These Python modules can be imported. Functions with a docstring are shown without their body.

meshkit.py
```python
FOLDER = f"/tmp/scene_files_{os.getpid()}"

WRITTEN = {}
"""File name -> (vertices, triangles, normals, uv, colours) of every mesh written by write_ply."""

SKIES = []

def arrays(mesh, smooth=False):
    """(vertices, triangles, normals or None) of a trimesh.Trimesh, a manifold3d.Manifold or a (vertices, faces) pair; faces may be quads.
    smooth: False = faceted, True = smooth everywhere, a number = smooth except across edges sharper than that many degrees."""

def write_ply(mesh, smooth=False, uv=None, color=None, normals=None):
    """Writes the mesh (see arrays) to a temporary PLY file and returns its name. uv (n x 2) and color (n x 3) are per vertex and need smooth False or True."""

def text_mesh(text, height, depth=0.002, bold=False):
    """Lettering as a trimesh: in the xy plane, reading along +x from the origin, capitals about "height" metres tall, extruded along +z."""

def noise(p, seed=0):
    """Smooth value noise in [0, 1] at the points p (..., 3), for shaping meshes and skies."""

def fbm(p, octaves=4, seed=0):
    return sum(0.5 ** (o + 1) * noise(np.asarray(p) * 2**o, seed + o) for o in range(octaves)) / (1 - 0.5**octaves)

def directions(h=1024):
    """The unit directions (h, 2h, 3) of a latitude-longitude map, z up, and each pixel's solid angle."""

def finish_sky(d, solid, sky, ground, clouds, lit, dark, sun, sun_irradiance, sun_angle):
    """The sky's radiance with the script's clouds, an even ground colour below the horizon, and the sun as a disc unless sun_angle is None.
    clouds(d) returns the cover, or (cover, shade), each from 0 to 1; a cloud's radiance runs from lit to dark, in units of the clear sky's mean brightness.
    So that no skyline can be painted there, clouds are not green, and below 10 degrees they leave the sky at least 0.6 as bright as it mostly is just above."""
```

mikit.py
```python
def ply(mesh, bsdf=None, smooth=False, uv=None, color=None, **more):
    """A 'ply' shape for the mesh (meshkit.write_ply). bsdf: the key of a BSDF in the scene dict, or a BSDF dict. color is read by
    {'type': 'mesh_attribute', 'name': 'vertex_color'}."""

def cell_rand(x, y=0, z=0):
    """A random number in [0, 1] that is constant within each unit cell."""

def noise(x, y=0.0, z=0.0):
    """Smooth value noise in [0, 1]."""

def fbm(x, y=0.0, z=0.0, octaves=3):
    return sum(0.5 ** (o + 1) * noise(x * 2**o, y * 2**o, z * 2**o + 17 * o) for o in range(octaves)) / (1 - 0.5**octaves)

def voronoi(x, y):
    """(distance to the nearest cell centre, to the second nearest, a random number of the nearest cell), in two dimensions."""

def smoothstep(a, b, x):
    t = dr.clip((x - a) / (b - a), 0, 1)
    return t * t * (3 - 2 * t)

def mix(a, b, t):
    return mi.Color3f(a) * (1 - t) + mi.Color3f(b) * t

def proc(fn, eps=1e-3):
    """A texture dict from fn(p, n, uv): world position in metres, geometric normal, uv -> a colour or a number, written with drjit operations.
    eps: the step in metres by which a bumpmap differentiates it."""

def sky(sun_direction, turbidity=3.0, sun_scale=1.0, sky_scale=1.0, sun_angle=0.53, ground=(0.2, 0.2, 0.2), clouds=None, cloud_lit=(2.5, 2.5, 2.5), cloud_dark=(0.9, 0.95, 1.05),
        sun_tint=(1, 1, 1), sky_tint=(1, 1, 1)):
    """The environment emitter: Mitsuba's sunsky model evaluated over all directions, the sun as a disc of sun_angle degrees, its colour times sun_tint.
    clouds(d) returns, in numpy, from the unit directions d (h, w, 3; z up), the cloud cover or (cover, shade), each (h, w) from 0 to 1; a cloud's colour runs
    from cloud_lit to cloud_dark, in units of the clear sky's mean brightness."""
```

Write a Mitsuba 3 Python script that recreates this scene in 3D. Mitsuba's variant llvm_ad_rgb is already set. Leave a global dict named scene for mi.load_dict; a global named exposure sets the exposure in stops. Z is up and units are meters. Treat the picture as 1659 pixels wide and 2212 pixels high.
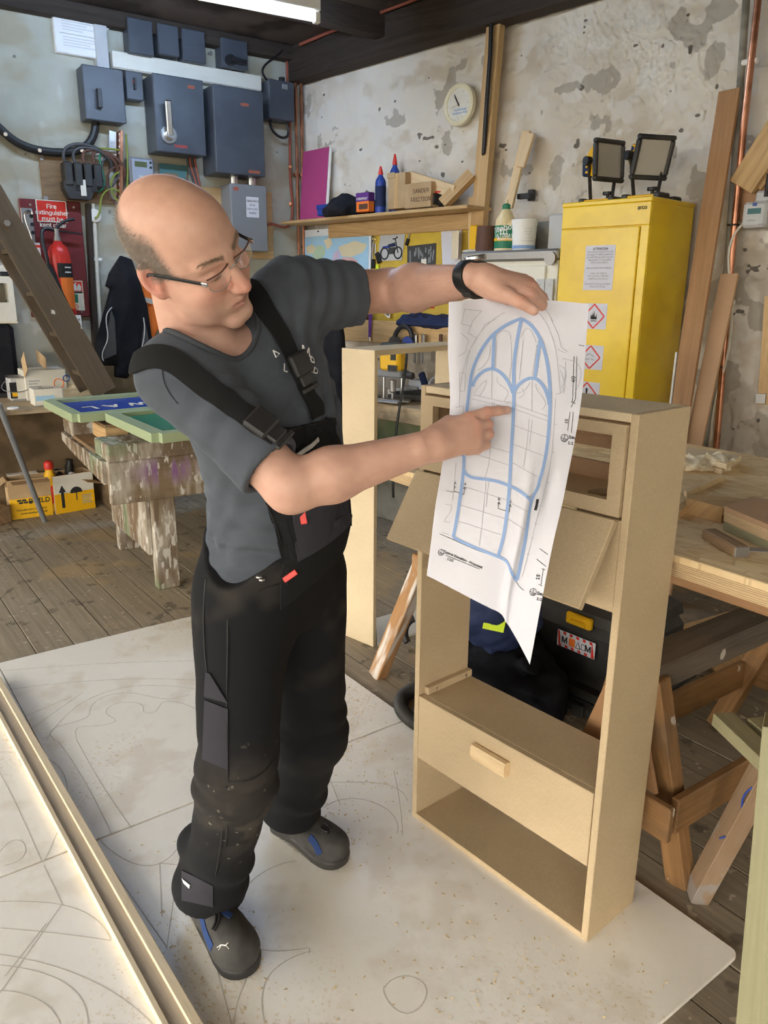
import math, random
import numpy as np, trimesh, manifold3d as m3
import mitsuba as mi, drjit as dr
import mikit, meshkit
from mikit import noise, fbm, voronoi, cell_rand, smoothstep, mix
T = mi.ScalarTransform4f
rng = np.random.default_rng(7); random.seed(7)
# ---------------------------------------------------------------- camera, sky, lights, exposure
CAM_H, FPX, PITCH, ROLL = 1.5, 1674.0, 0.2788, -0.0089
W_PX, H_PX = 1659, 2212
_f = np.array([0, math.cos(PITCH), -math.sin(PITCH)]); _r = np.array([1.0, 0, 0]); _d = np.cross(_f, _r)
_c, _s = math.cos(ROLL), math.sin(ROLL)
CAMR = np.array([_c * _r + _s * _d, -_s * _r + _c * _d, _f])          # rows: right, down, forward
EYE = np.array([0, 0, CAM_H])
scene, labels = {}, {}
scene['camera'] = {'type': 'perspective', 'fov': math.degrees(2 * math.atan(W_PX / 2 / FPX)), 'fov_axis': 'x', 'near_clip': 0.05, 'far_clip': 60.0,
                   'to_world': T().look_at(origin=EYE.tolist(), target=(EYE + _f).tolist(), up=(-CAMR[1]).tolist())}
exposure = 1.42
def overcast(d):
    return np.ones(d.shape[:2]), 0.15 + 0.0 * d[..., 2]
scene['sky'] = mikit.sky([-0.5, -0.6, 0.6], turbidity=6, sun_scale=0.0, sky_scale=1.0, clouds=overcast, cloud_lit=(25, 23.2, 20.0), cloud_dark=(18.0, 18.0, 18.0), ground=(0.25, 0.25, 0.24))
TUBE_RADIANCE = (22.0, 30.0, 42.0)
ROOM_TUBE = (23.0, 20.5, 16.5)

# ---------------------------------------------------------------- placing: a pixel of the photograph seen on a real plane of the room
def ray(x, y):
    return np.array([(x - W_PX / 2) / FPX, (y - H_PX / 2) / FPX, 1.0]) @ CAMR
def at_z(x, y, z):
    d = ray(x, y); return EYE + d * ((z - CAM_H) / d[2])
def at_y(x, y, Y):
    d = ray(x, y); return EYE + d * (Y / d[1])
def on_plane(x, y, p0, n):
    d = ray(x, y); return EYE + d * (np.dot(np.asarray(p0) - EYE, n) / np.dot(d, n))
class Axes:
    """A local frame: origin, u along azimuth az (from +y towards +x), v to the right of u, z up."""
    def __init__(s, o, az):
        a = math.radians(az); s.o = np.array([o[0], o[1], o[2] if len(o) > 2 else 0.0], float)
        s.u = np.array([math.sin(a), math.cos(a), 0]); s.v = np.array([math.cos(a), -math.sin(a), 0]); s.z = np.array([0, 0, 1.0]); s.az = az
    def __call__(s, u, v, z): return s.o + s.u * u + s.v * v + s.z * z
    def local(s, p):
        q = np.asarray(p) - s.o; return np.array([q @ s.u, q @ s.v, q[2]])
    def mat(s):
        m = np.eye(4); m[:3, 0], m[:3, 1], m[:3, 2], m[:3, 3] = s.u, s.v, s.z, s.o; return m
AL, AR, CL = 55.5, 136.0, 5.75
_al = math.radians(AL); _nl = np.array([math.cos(_al), -math.sin(_al), 0])
_d0 = ray(652, 400); CORNER = EYE + _d0 * (-CL / (_d0 @ _nl)); CORNER[2] = 0
LW = Axes(CORNER, AL)      # left wall: u runs into the corner (negative to the left), v points into the room
RW = Axes(CORNER, AR)      # right wall: u runs from the corner to the right; v points into the room
CEIL = 3.22
def on_wall(wall, x, y, off=0.0):
    """(u, z) of a pixel on the plane parallel to the wall, off metres out of it"""
    p = on_plane(x, y, wall.o + wall.v * off, wall.v); q = wall.local(p); return q[0], q[2]

# ---------------------------------------------------------------- names, parts
def numbered(k):
    if k not in scene and k not in labels: return k
    i = 1
    while f'{k}_{i:03d}' in scene or f'{k}_{i:03d}' in labels: i += 1
    return f'{k}_{i:03d}'
def thing(name, label, cat, group=None, kind=None):
    k = numbered(name); labels[k] = {'label': label, 'category': cat}
    if group: labels[k]['group'] = group
    if kind: labels[k]['kind'] = kind
    return k
def struct(name, kind='structure', label=None):
    k = numbered(name); labels[k] = {'kind': kind}
    if label: labels[k]['label'] = label
    return k
def put(key, mesh, mat, smooth=False, uv=None, color=None, **kw):
    if isinstance(mesh, M): uv = mesh.uv if uv is None else uv; color = mesh.col if color is None else color; mesh = (mesh.v, mesh.f)
    if smooth is not True and smooth is not False:
        from scipy.spatial import cKDTree
        v, f, _ = meshkit.arrays(mesh, smooth); i = cKDTree(mesh[0]).query(v)[1]
        uv = None if uv is None else np.asarray(uv)[i]; color = None if color is None else np.asarray(color)[i]; mesh, smooth = (v, f), True
    scene[key] = mikit.ply(mesh, mat, smooth=smooth, uv=uv, color=color, **kw)
    return key
def part(t, name, mesh, mat, label=None, smooth=False, kind=None, **kw):
    k = numbered(t + '__' + name); put(k, mesh, mat, smooth, **kw)
    if label or kind:
        labels[k] = {}
        if label: labels[k]['label'] = label
        if kind: labels[k]['kind'] = kind
    return k
def one(name, label, cat, mesh, mat, smooth=False, group=None, kind=None, **kw):
    k = thing(name, label, cat, group, kind); put(k, mesh, mat, smooth, **kw); return k

# ---------------------------------------------------------------- meshes (vertices, triangles, uv along the grain)
class M:
    def __init__(s, v, f, uv=None, col=None):
        s.v = np.asarray(v, float); s.f = np.asarray(f, int); s.uv = uv; s.col = col
        if s.uv is None: s.uv = np.zeros((len(s.v), 2))
    def tf(s, m):
        m = np.asarray(m); return M(s.v @ m[:3, :3].T + m[:3, 3], s.f[:, ::-1] if np.linalg.det(m[:3, :3]) < 0 else s.f, s.uv, s.col)
    def to(s, ax): return s.tf(ax.mat())
    def move(s, *p): return M(s.v + np.array(p, float), s.f, s.uv, s.col)
    def rot(s, axis, deg):
        return s.tf(trimesh.transformations.rotation_matrix(math.radians(deg), {'x': [1, 0, 0], 'y': [0, 1, 0], 'z': [0, 0, 1]}[axis]))
    def paint(s, c): s.col = np.tile(np.asarray(c, float), (len(s.v), 1)); return s
def cat(ms):
    ms = list(ms); v, f, uv, c, n = [], [], [], [], 0
    hascol = all(m.col is not None for m in ms)
    for m in ms:
        v.append(m.v); f.append(m.f + n); uv.append(m.uv); n += len(m.v)
        if hascol: c.append(m.col)
    return M(np.vstack(v), np.vstack(f), np.vstack(uv), np.vstack(c) if hascol else None)
def tm(mesh):
    if isinstance(mesh, M): return trimesh.Trimesh(mesh.v, mesh.f, process=False)
    if hasattr(mesh, 'to_mesh'):
        q = mesh.to_mesh(); return trimesh.Trimesh(q.vert_properties[:, :3], q.tri_verts, process=False)
    return mesh
def grain(m, axis=None):
    """uv: u along the longest side (metres), v across, with an offset of the piece's own"""
    v = m.v; ext = np.ptp(v, axis=0); a = int(np.argmax(ext)) if axis is None else axis
    b, c = [i for i in range(3) if i != a]
    m.uv = np.stack([v[:, a], v[:, b] + 0.73 * v[:, c]], 1) + rng.uniform(0, 50, 2)
    return m
def of(mesh):
    mesh = tm(mesh); return grain(M(mesh.vertices, mesh.faces))
def box(x0, x1, y0, y1, z0, z1, b=0.0015, axis=None):
    """a box with chamfered edges"""
    x0, x1 = sorted((x0, x1)); y0, y1 = sorted((y0, y1)); z0, z1 = sorted((z0, z1))
    b = min(b, (x1 - x0) * .3, (y1 - y0) * .3, (z1 - z0) * .3)
    p = []
    for x, sx in ((x0, 1), (x1, -1)):
        for y, sy in ((y0, 1), (y1, -1)):
            for z, sz in ((z0, 1), (z1, -1)):
                p += [(x, y + sy * b, z + sz * b), (x + sx * b, y, z + sz * b), (x + sx * b, y + sy * b, z)]
    return of_hull(p, axis)
def of_hull(p, axis=None):
    q = m3.Manifold.hull_points(np.asarray(p, float)).to_mesh()
    return grain(M(q.vert_properties[:, :3], q.tri_verts), axis)
def prism(poly, h, b=0.0):
    """an outline (xy) extruded along z"""
    import shapely
    P = poly if hasattr(poly, 'exterior') else shapely.Polygon(poly)
    return of(trimesh.creation.extrude_polygon(P, h))
def lathe(profile, n=28):
    """a profile of (radius, z) turned about z"""
    r = np.asarray(profile, float); k = len(r); a = np.arange(n) * 2 * np.pi / n
    v = np.stack([r[:, 0][:, None] * np.cos(a), r[:, 0][:, None] * np.sin(a), np.repeat(r[:, 1][:, None], n, 1)], -1).reshape(-1, 3)
    i, j = np.meshgrid(np.arange(k - 1), np.arange(n), indexing='ij'); j2 = (j + 1) % n
    q = np.stack([i * n + j, i * n + j2, (i + 1) * n + j2, (i + 1) * n + j], -1).reshape(-1, 4)
    return grain(M(v, np.vstack([q[:, [0, 1, 2]], q[:, [0, 2, 3]]])))
def smooth_path(pts, n=40, closed=False):
    from scipy.interpolate import CubicSpline
    p = np.asarray([q for q in pts if q is not None], float); d = np.r_[0, np.cumsum(np.linalg.norm(np.diff(p, axis=0), axis=1))]
    if len(p) < 3: return np.array([p[0] + (p[-1] - p[0]) * t for t in np.linspace(0, 1, n)])
    return CubicSpline(d, p)(np.linspace(0, d[-1], n))
def tube(pts, r, sides=8, caps=True):
    p = np.asarray([q for q in pts if q is not None], float); n = len(p); r = np.broadcast_to(r, (len(pts),))[:n] if np.ndim(r) else r; r = np.broadcast_to(r, (n,)).astype(float)
    t = np.gradient(p, axis=0); t /= np.linalg.norm(t, axis=1, keepdims=True) + 1e-12
    a = np.cross(t[0], [0, 0, 1.0] if abs(t[0][2]) < .9 else [1.0, 0, 0]); a /= np.linalg.norm(a)
    v, uv, d = [], [], 0
    for i in range(n):
        a = a - t[i] * (a @ t[i]); a /= np.linalg.norm(a); b = np.cross(t[i], a)
        d += np.linalg.norm(p[i] - p[i - 1]) if i else 0
        for k in range(sides):
            w = 2 * np.pi * k / sides; v.append(p[i] + r[i] * (math.cos(w) * a + math.sin(w) * b)); uv.append((d, r[i] * w))
    i, j = np.meshgrid(np.arange(n - 1), np.arange(sides), indexing='ij'); j2 = (j + 1) % sides
    q = np.stack([i * sides + j, i * sides + j2, (i + 1) * sides + j2, (i + 1) * sides + j], -1).reshape(-1, 4)
    f = [q[:, [0, 1, 2]], q[:, [0, 2, 3]]]
    if caps:
        k = np.arange(1, sides - 1); z = np.zeros_like(k)
        f.append(np.stack([z, k + 1, k], 1)); f.append(np.stack([z, k, k + 1], 1) + (n - 1) * sides)
    return M(v, np.vstack(f), np.array(uv))
def bar(p, q, w, t, up=(0, 0, 1), b=0.0015):
    """a straight board from p to q: w wide (along up x axis), t thick"""
    p, q = np.asarray(p, float), np.asarray(q, float); L = np.linalg.norm(q - p); x = (q - p) / L
    y = np.cross(np.asarray(up, float), x); y /= np.linalg.norm(y); z = np.cross(x, y)
    m = np.eye(4); m[:3, 0], m[:3, 1], m[:3, 2], m[:3, 3] = x, y, z, p
    return box(0, L, -w / 2, w / 2, -t / 2, t / 2, b, 0).tf(m)
def text(s, height, depth=0.0012, bold=False, center=True):
    t = meshkit.text_mesh(s, height, depth, bold); m = M(t.vertices, t.faces)
    if center: m = m.move(-(m.v[:, 0].min() + m.v[:, 0].max()) / 2, 0, 0)
    return m
def strip(pts, w, normal=(0, 0, 1)):
    """a flat line of width w through 3D points lying on a surface with the given normal(s)"""
    p = np.asarray(pts, float); n = np.broadcast_to(np.asarray(normal, float), p.shape)
    t = np.gradient(p, axis=0); s = np.cross(n, t); s /= np.linalg.norm(s, axis=1, keepdims=True) + 1e-12
    k = len(p); v = np.vstack([p + s * w / 2, p - s * w / 2]); i = np.arange(k - 1)
    return M(v, np.vstack([np.stack([i, i + k, i + 1], 1), np.stack([i + 1, i + k, i + k + 1], 1)]))
def sheet(nu, nv, fn):
    """a grid surface fn(u, v) -> xyz with u, v in 0..1; uv kept"""
    u, v = np.meshgrid(np.linspace(0, 1, nu), np.linspace(0, 1, nv), indexing='ij')
    p = fn(u.ravel(), v.ravel()); i, j = np.meshgrid(np.arange(nu - 1), np.arange(nv - 1), indexing='ij'); a = i * nv + j
    q = np.stack([a, a + nv, a + nv + 1, a + 1], -1).reshape(-1, 4)
    return M(p, np.vstack([q[:, [0, 1, 2]], q[:, [0, 2, 3]]]), np.stack([u.ravel(), v.ravel()], 1))
def thick(m, t):
    """a thin sheet given a thickness"""
    q = tm(m); n = np.array(trimesh.Trimesh(m.v, m.f, process=False).vertex_normals); k = len(m.v)
    e = np.sort(np.vstack([m.f[:, [0, 1]], m.f[:, [1, 2]], m.f[:, [2, 0]]]), axis=1); raw = np.vstack([m.f[:, [0, 1]], m.f[:, [1, 2]], m.f[:, [2, 0]]])
    _, idx, cnt = np.unique(e, axis=0, return_index=True, return_counts=True); be = raw[idx[cnt == 1]]
    side = np.vstack([np.stack([be[:, 1], be[:, 0], be[:, 0] + k], 1), np.stack([be[:, 1], be[:, 0] + k, be[:, 1] + k], 1)])
    return M(np.vstack([m.v, m.v - n * t]), np.vstack([m.f, m.f[:, ::-1] + k, side]), np.vstack([m.uv, m.uv]), None if m.col is None else np.vstack([m.col, m.col]))
def wall_box(wall, u0, u1, z0, z1, v0, v1, b=0.004): return box(u0, u1, v0, v1, z0, z1, b).to(wall)
def wall_text(wall, s, u, z, h, off, bold=False, flip=False):
    """lettering on a plane parallel to a wall, centred at u, base line z"""
    m = text(s, h, 0.001, bold); mm = np.eye(4); x = wall.u; nrm = wall.v
    mm[:3, 0], mm[:3, 1], mm[:3, 2] = x, [0, 0, 1], nrm; mm[:3, 3] = wall(u, off, z)
    return m.tf(mm)

# ---------------------------------------------------------------- solids from distance fields (for cloth, skin and cast shapes)
def seg(p, a, b, ra, rb):
    a, b = np.asarray(a, float), np.asarray(b, float); ab = b - a; t = np.clip(((p - a) @ ab) / (ab @ ab), 0, 1)
    return np.linalg.norm(p - a - t[:, None] * ab, axis=1) - (ra + (rb - ra) * t)
def ell(p, c, r, R=None):
    q = p - np.asarray(c, float)
    if R is not None: q = q @ R            # columns of R: the ellipsoid's axes
    r = np.asarray(r, float); k0 = np.linalg.norm(q / r, axis=1); k1 = np.linalg.norm(q / (r * r), axis=1)
    return k0 * (k0 - 1) / np.maximum(k1, 1e-9)
def smin(a, b, k):
    hh = np.maximum(k - np.abs(a - b), 0) / k; return np.minimum(a, b) - hh * hh * k * 0.25
def smax(a, b, k): return -smin(-a, -b, k)
def chain(p, pts, rad, k=0.006):
    d = None
    for i in range(len(pts) - 1):
        s = seg(p, pts[i], pts[i + 1], rad[i], rad[i + 1]); d = s if d is None else smin(d, s, k)
    return d
def npnoise(p, s, seed=0):
    """smooth value noise in -1..1 on points, s cells per metre"""
    q = p * s + seed * 17.37; i = np.floor(q).astype(np.int64); t = q - i; t = t * t * (3 - 2 * t)
    def hsh(x, y, z):
        n = (x * 374761393 + y * 668265263 + z * 2147483647) & 0xFFFFFFFF
        n = ((n ^ (n >> 13)) * 1274126177) & 0xFFFFFFFF; return ((n ^ (n >> 16)) & 0xFFFFFF) / 8388607.5 - 1
    out = 0
    for dx in (0, 1):
        for dy in (0, 1):
            for dz in (0, 1):
                w = (t[:, 0] if dx else 1 - t[:, 0]) * (t[:, 1] if dy else 1 - t[:, 1]) * (t[:, 2] if dz else 1 - t[:, 2])
                out = out + w * hsh(i[:, 0] + dx, i[:, 1] + dy, i[:, 2] + dz)
    return out
def npfbm(p, s, o=3, seed=0): return sum(0.5 ** k * npnoise(p, s * 2 ** k, seed + k) for k in range(o))
def solid(fn, lo, hi, h, band=2.2, newton=2):
    """the zero surface of a distance function as a mesh (surface nets, evaluated only near the surface)"""
    lo, hi = np.asarray(lo, float), np.asarray(hi, float); n = np.ceil((hi - lo) / h / 4).astype(int) * 4 + 1
    def fe(p): return np.concatenate([fn(p[i:i + 200000]) for i in range(0, len(p), 200000)]) if len(p) else np.zeros(0)
    nc = (n - 1) // 4
    g = np.stack(np.meshgrid(*[np.arange(k) for k in nc], indexing='ij'), -1).reshape(-1, 3)
    dc = fe(lo + (g * 4 + 2) * h)
    val = np.repeat(np.repeat(np.repeat(dc.reshape(nc), 4, 0), 4, 1), 4, 2); val = np.pad(val, ((0, 1),) * 3, mode='edge').astype(np.float32)
    near = np.abs(dc) < 4 * h * band; blk = near.reshape(nc)
    msk = np.repeat(np.repeat(np.repeat(blk, 4, 0), 4, 1), 4, 2); msk = np.pad(msk, ((0, 1),) * 3)
    msk[1:] |= msk[:-1].copy(); msk[:, 1:] |= msk[:, :-1].copy(); msk[:, :, 1:] |= msk[:, :, :-1].copy()
    idx = np.argwhere(msk); val[msk] = fe(lo + idx * h)
    val[0], val[-1], val[:, 0], val[:, -1], val[:, :, 0], val[:, :, -1] = [np.maximum(x, h * .5) for x in (val[0], val[-1], val[:, 0], val[:, -1], val[:, :, 0], val[:, :, -1])]
    ins = val < 0; cells = np.zeros(tuple(n - 1), np.int8)
    cor = [(i, j, k) for i in (0, 1) for j in (0, 1) for k in (0, 1)]
    sl = lambda c: tuple(slice(c[a], n[a] - 1 + c[a]) for a in range(3))
    for c in cor: cells += ins[sl(c)]
    act = (cells > 0) & (cells < 8); ci = np.argwhere(act); vid = -np.ones(act.shape, np.int64); vid[act] = np.arange(len(ci))
    acc, cnt = np.zeros((len(ci), 3)), np.zeros(len(ci))
    for a in cor:
        for ax in range(3):
            if a[ax]: continue
            b = list(a); b[ax] = 1
            va = val[ci[:, 0] + a[0], ci[:, 1] + a[1], ci[:, 2] + a[2]]; vb = val[ci[:, 0] + b[0], ci[:, 1] + b[1], ci[:, 2] + b[2]]
            m = (va < 0) != (vb < 0); t = np.where(m, va / np.where(m, va - vb, 1), 0); q = np.tile(np.array(a, float), (len(ci), 1)); q[:, ax] += t
            acc[m] += q[m]; cnt[m] += 1
    v = lo + (ci + acc / cnt[:, None]) * h
    f = []
    for ax in range(3):
        b, c = (ax + 1) % 3, (ax + 2) % 3
        A = [slice(None)] * 3; B = [slice(None)] * 3; A[ax] = slice(0, n[ax] - 1); B[ax] = slice(1, n[ax])
        for q in (A, B): q[b] = slice(1, n[b] - 1); q[c] = slice(1, n[c] - 1)
        ia, ib = ins[tuple(A)], ins[tuple(B)]
        for flip, mk in ((0, ia & ~ib), (1, ~ia & ib)):
            e = np.argwhere(mk)
            if not len(e): continue
            e[:, b] += 1; e[:, c] += 1
            def cid(db, dc_):
                x = e.copy(); x[:, b] -= db; x[:, c] -= dc_; return vid[x[:, 0], x[:, 1], x[:, 2]]
            q = np.stack([cid(1, 1), cid(0, 1), cid(0, 0), cid(1, 0)], 1)
            if flip: q = q[:, ::-1]
            f += [q[:, [0, 1, 2]], q[:, [0, 2, 3]]]
    f = np.vstack(f)
    for _ in range(newton):
        e = h * .35; d0 = fe(v); gr = np.stack([fe(v + np.eye(3)[k] * e) - fe(v - np.eye(3)[k] * e) for k in range(3)], 1) / (2 * e)
        g2 = np.maximum((gr ** 2).sum(1), .15); st = gr * (d0 / g2)[:, None]; ln = np.linalg.norm(st, axis=1, keepdims=True)
        v = v - st * np.minimum(1, h * .5 / np.maximum(ln, 1e-9))
    return M(v, f)
def cw(x, y, z): return np.array([x, -y, -z]) @ CAMR          # right, up, towards the camera -> world
def unit(v): return v / np.linalg.norm(v)
# ---------------------------------------------------------------- materials
def bs(key, d): scene[key] = {'type': 'twosided', 'b': d}; return key
def rgb(c): return {'type': 'rgb', 'value': [float(x) for x in c]}
def plain(key, c, rough=.6, metal=0.0, spec=.4, **kw):
    return bs(key, {'type': 'principled', 'base_color': rgb(c), 'roughness': rough, 'metallic': metal, 'specular': spec, **kw})
def textured(key, fn, rough=.7, spec=.3, bump=None, eps=1e-3, **kw):
    d = {'type': 'principled', 'base_color': mikit.proc(fn), 'roughness': rough, 'specular': spec, **kw}
    if bump: d = {'type': 'bumpmap', 'arbitrary': mikit.proc(bump[0], eps=eps), 'scale': bump[1], 'b': d}
    return bs(key, d)
VCOL = {'type': 'mesh_attribute', 'name': 'vertex_color'}
bs('painted', {'type': 'principled', 'base_color': VCOL, 'roughness': .75, 'specular': .25})
bs('painted_gloss', {'type': 'principled', 'base_color': VCOL, 'roughness': .35, 'specular': .5})
bs('cloth', {'type': 'principled', 'base_color': VCOL, 'roughness': .95, 'specular': .1, 'sheen': .25})
bs('skin', {'type': 'principled', 'base_color': VCOL, 'roughness': .48, 'specular': .35})
def wood_fn(a, b, scale=1.0, dirt=0.0, dirt_col=(.1, .08, .06), paint=None, paint_amt=.6):
    def fn(p, n, uv):
        u, v = uv.x * scale, uv.y * scale
        w = fbm(u * 1.3, v * 9, 0.0, 2)
        ring = fbm(u * .8 + 5, (v + .03 * w) * 55 + w * 6, 1.5, 3)
        fib = noise(u * 14, v * 420, 3.0)
        c = mix(a, b, dr.clip(ring * 1.25 - .15 + (fib - .5) * .35, 0, 1))
        if dirt: c = mix(c, dirt_col, smoothstep(.62 - dirt * .35, .9, fbm(p.x * 7, p.y * 7, p.z * 7, 4)) * dr.minimum(1, dirt * 1.3))
        if paint: c = mix(c, paint, smoothstep(paint_amt, paint_amt + .05, fbm(p.x * 16, p.y * 16, p.z * 11, 4)))
        return c
    return fn
def wood(key, a, b, rough=.6, scale=1.0, dirt=0.0, dirt_col=(.1, .08, .06), paint=None, paint_amt=.6, spec=.3):
    return textured(key, wood_fn(a, b, scale, dirt, dirt_col, paint, paint_amt), rough, spec)
wood('pine', (.62, .43, .22), (.40, .24, .10), .6)
wood('pale_pine', (.74, .58, .36), (.60, .43, .24), .6)
wood('old_wood', (.30, .20, .11), (.17, .10, .05), .65, dirt=.5)
wood('brown_ply', (.42, .24, .12), (.31, .17, .08), .5)
wood('trestle_wood', (.33, .18, .075), (.19, .10, .04), .55, dirt=.45, paint=(.62, .58, .52), paint_amt=.74)
wood('trestle_top', (.16, .13, .10), (.08, .065, .05), .6, dirt=.4, paint=(.5, .46, .4), paint_amt=.72)
wood('ladder_wood', (.115, .085, .055), (.06, .045, .03), .6, dirt=.3, paint=(.5, .48, .44), paint_amt=.78)
wood('sage_wood', (.30, .285, .17), (.25, .235, .135), .5)
wood('grey_batten', (.50, .43, .34), (.38, .32, .25), .7, dirt=.3, dirt_col=(.6, .5, .35))
wood('dusty_pine', (.70, .60, .44), (.58, .48, .33), .6)
wood('stand_leg', (.34, .24, .16), (.26, .17, .10), .6, paint=(.30, .26, .23), paint_amt=.56)
wood('dark_beam', (.055, .04, .03), (.025, .018, .014), .8)
_bw = wood_fn((.20, .14, .085), (.11, .075, .045), 1.0, .5)
def bench_fn(p, n, uv):
    c = _bw(p, n, uv); s = fbm(p.x * 26 + p.y * 9, p.y * 26, p.z * 5, 4); k = fbm(p.x * 5, p.y * 5, p.z * 4, 4)
    c = mix(c, (.50, .47, .40), smoothstep(.42, .70, s * .6 + k * .45) * .62)
    c = mix(c, (.60, .58, .53), smoothstep(.60, .66, fbm(p.x * 55, p.y * 55, p.z * 16, 3) * .7 + k * .35) * .7)
    c = mix(c, (.17, .06, .20), smoothstep(.24, .06, dr.sqrt(dr.square(p.x + 1.13) + dr.square(p.y - 3.86) + dr.square(p.z - .62) * 5)) * smoothstep(.4, .6, s) * .9)
    return mix(c, (.13, .19, .10), smoothstep(.6, .72, fbm(p.x * 7 + 4, p.y * 7, p.z * 4, 3)) * .6)
textured('bench_wood', bench_fn, .7, .3)
wood('bench_top', (.52, .42, .28), (.34, .25, .15), .7, dirt=.6)
_pl = wood_fn((.46, .25, .11), (.30, .16, .07))
textured('painted_leg', lambda p, n, uv: mix(_pl(p, n, uv), (.66, .63, .58), smoothstep(.50, .66, fbm(uv.x * 7, uv.y * 60, 2.0, 3) * .6 + fbm(uv.x * 2.5, uv.y * 16, 4.0, 3) * .5) * .85), .6)
def mdf_fn(c):
    def fn(p, n, uv):
        s = noise(p.x * 420, p.y * 420, p.z * 420); f = fbm(p.x * 5, p.y * 5, p.z * 5, 3)
        return mi.Color3f(c) * (.90 + .16 * (s - .5) + .18 * f)
    return fn
textured('mdf', mdf_fn((.50, .385, .24)), .62, .3)
textured('mdf_pale', mdf_fn((.66, .54, .36)), .6, .3)
textured('mdf_brown', mdf_fn((.46, .29, .17)), .6, .3)
def osb_fn(p, n, uv):
    k = 26.0; w = noise(p.x * 5, p.y * 5, 0.0) * 3
    d1, d2, r = voronoi(p.x * k + .6 * p.y * k, (p.y - .4 * p.x) * k * .42 + w * .3)
    e1, e2, r2 = voronoi((p.x - .3 * p.y) * k * .5 + 7, p.y * k * 1.3 + p.x * 3)
    c = mix((.80, .62, .36), (.56, .37, .17), r * .8); c = mix(c, (.88, .73, .48), r2 * .4)
    c = mix(c, (.42, .27, .12), smoothstep(.09, 0, d2 - d1) * .45)
    return mix(c, (.40, .27, .14), smoothstep(.62, .8, fbm(p.x * 4, p.y * 4, 1, 4)) * .55)
textured('osb', osb_fn, .6, .3)
def ply_edge(p, n, uv):
    s = dr.abs(dr.sin(p.z * 700)); return mix((.30, .20, .11), (.64, .47, .27), s * .8 + .2 * noise(p.x * 60, p.y * 60, p.z * 300))
textured('ply_edge', ply_edge, .7)
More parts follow.
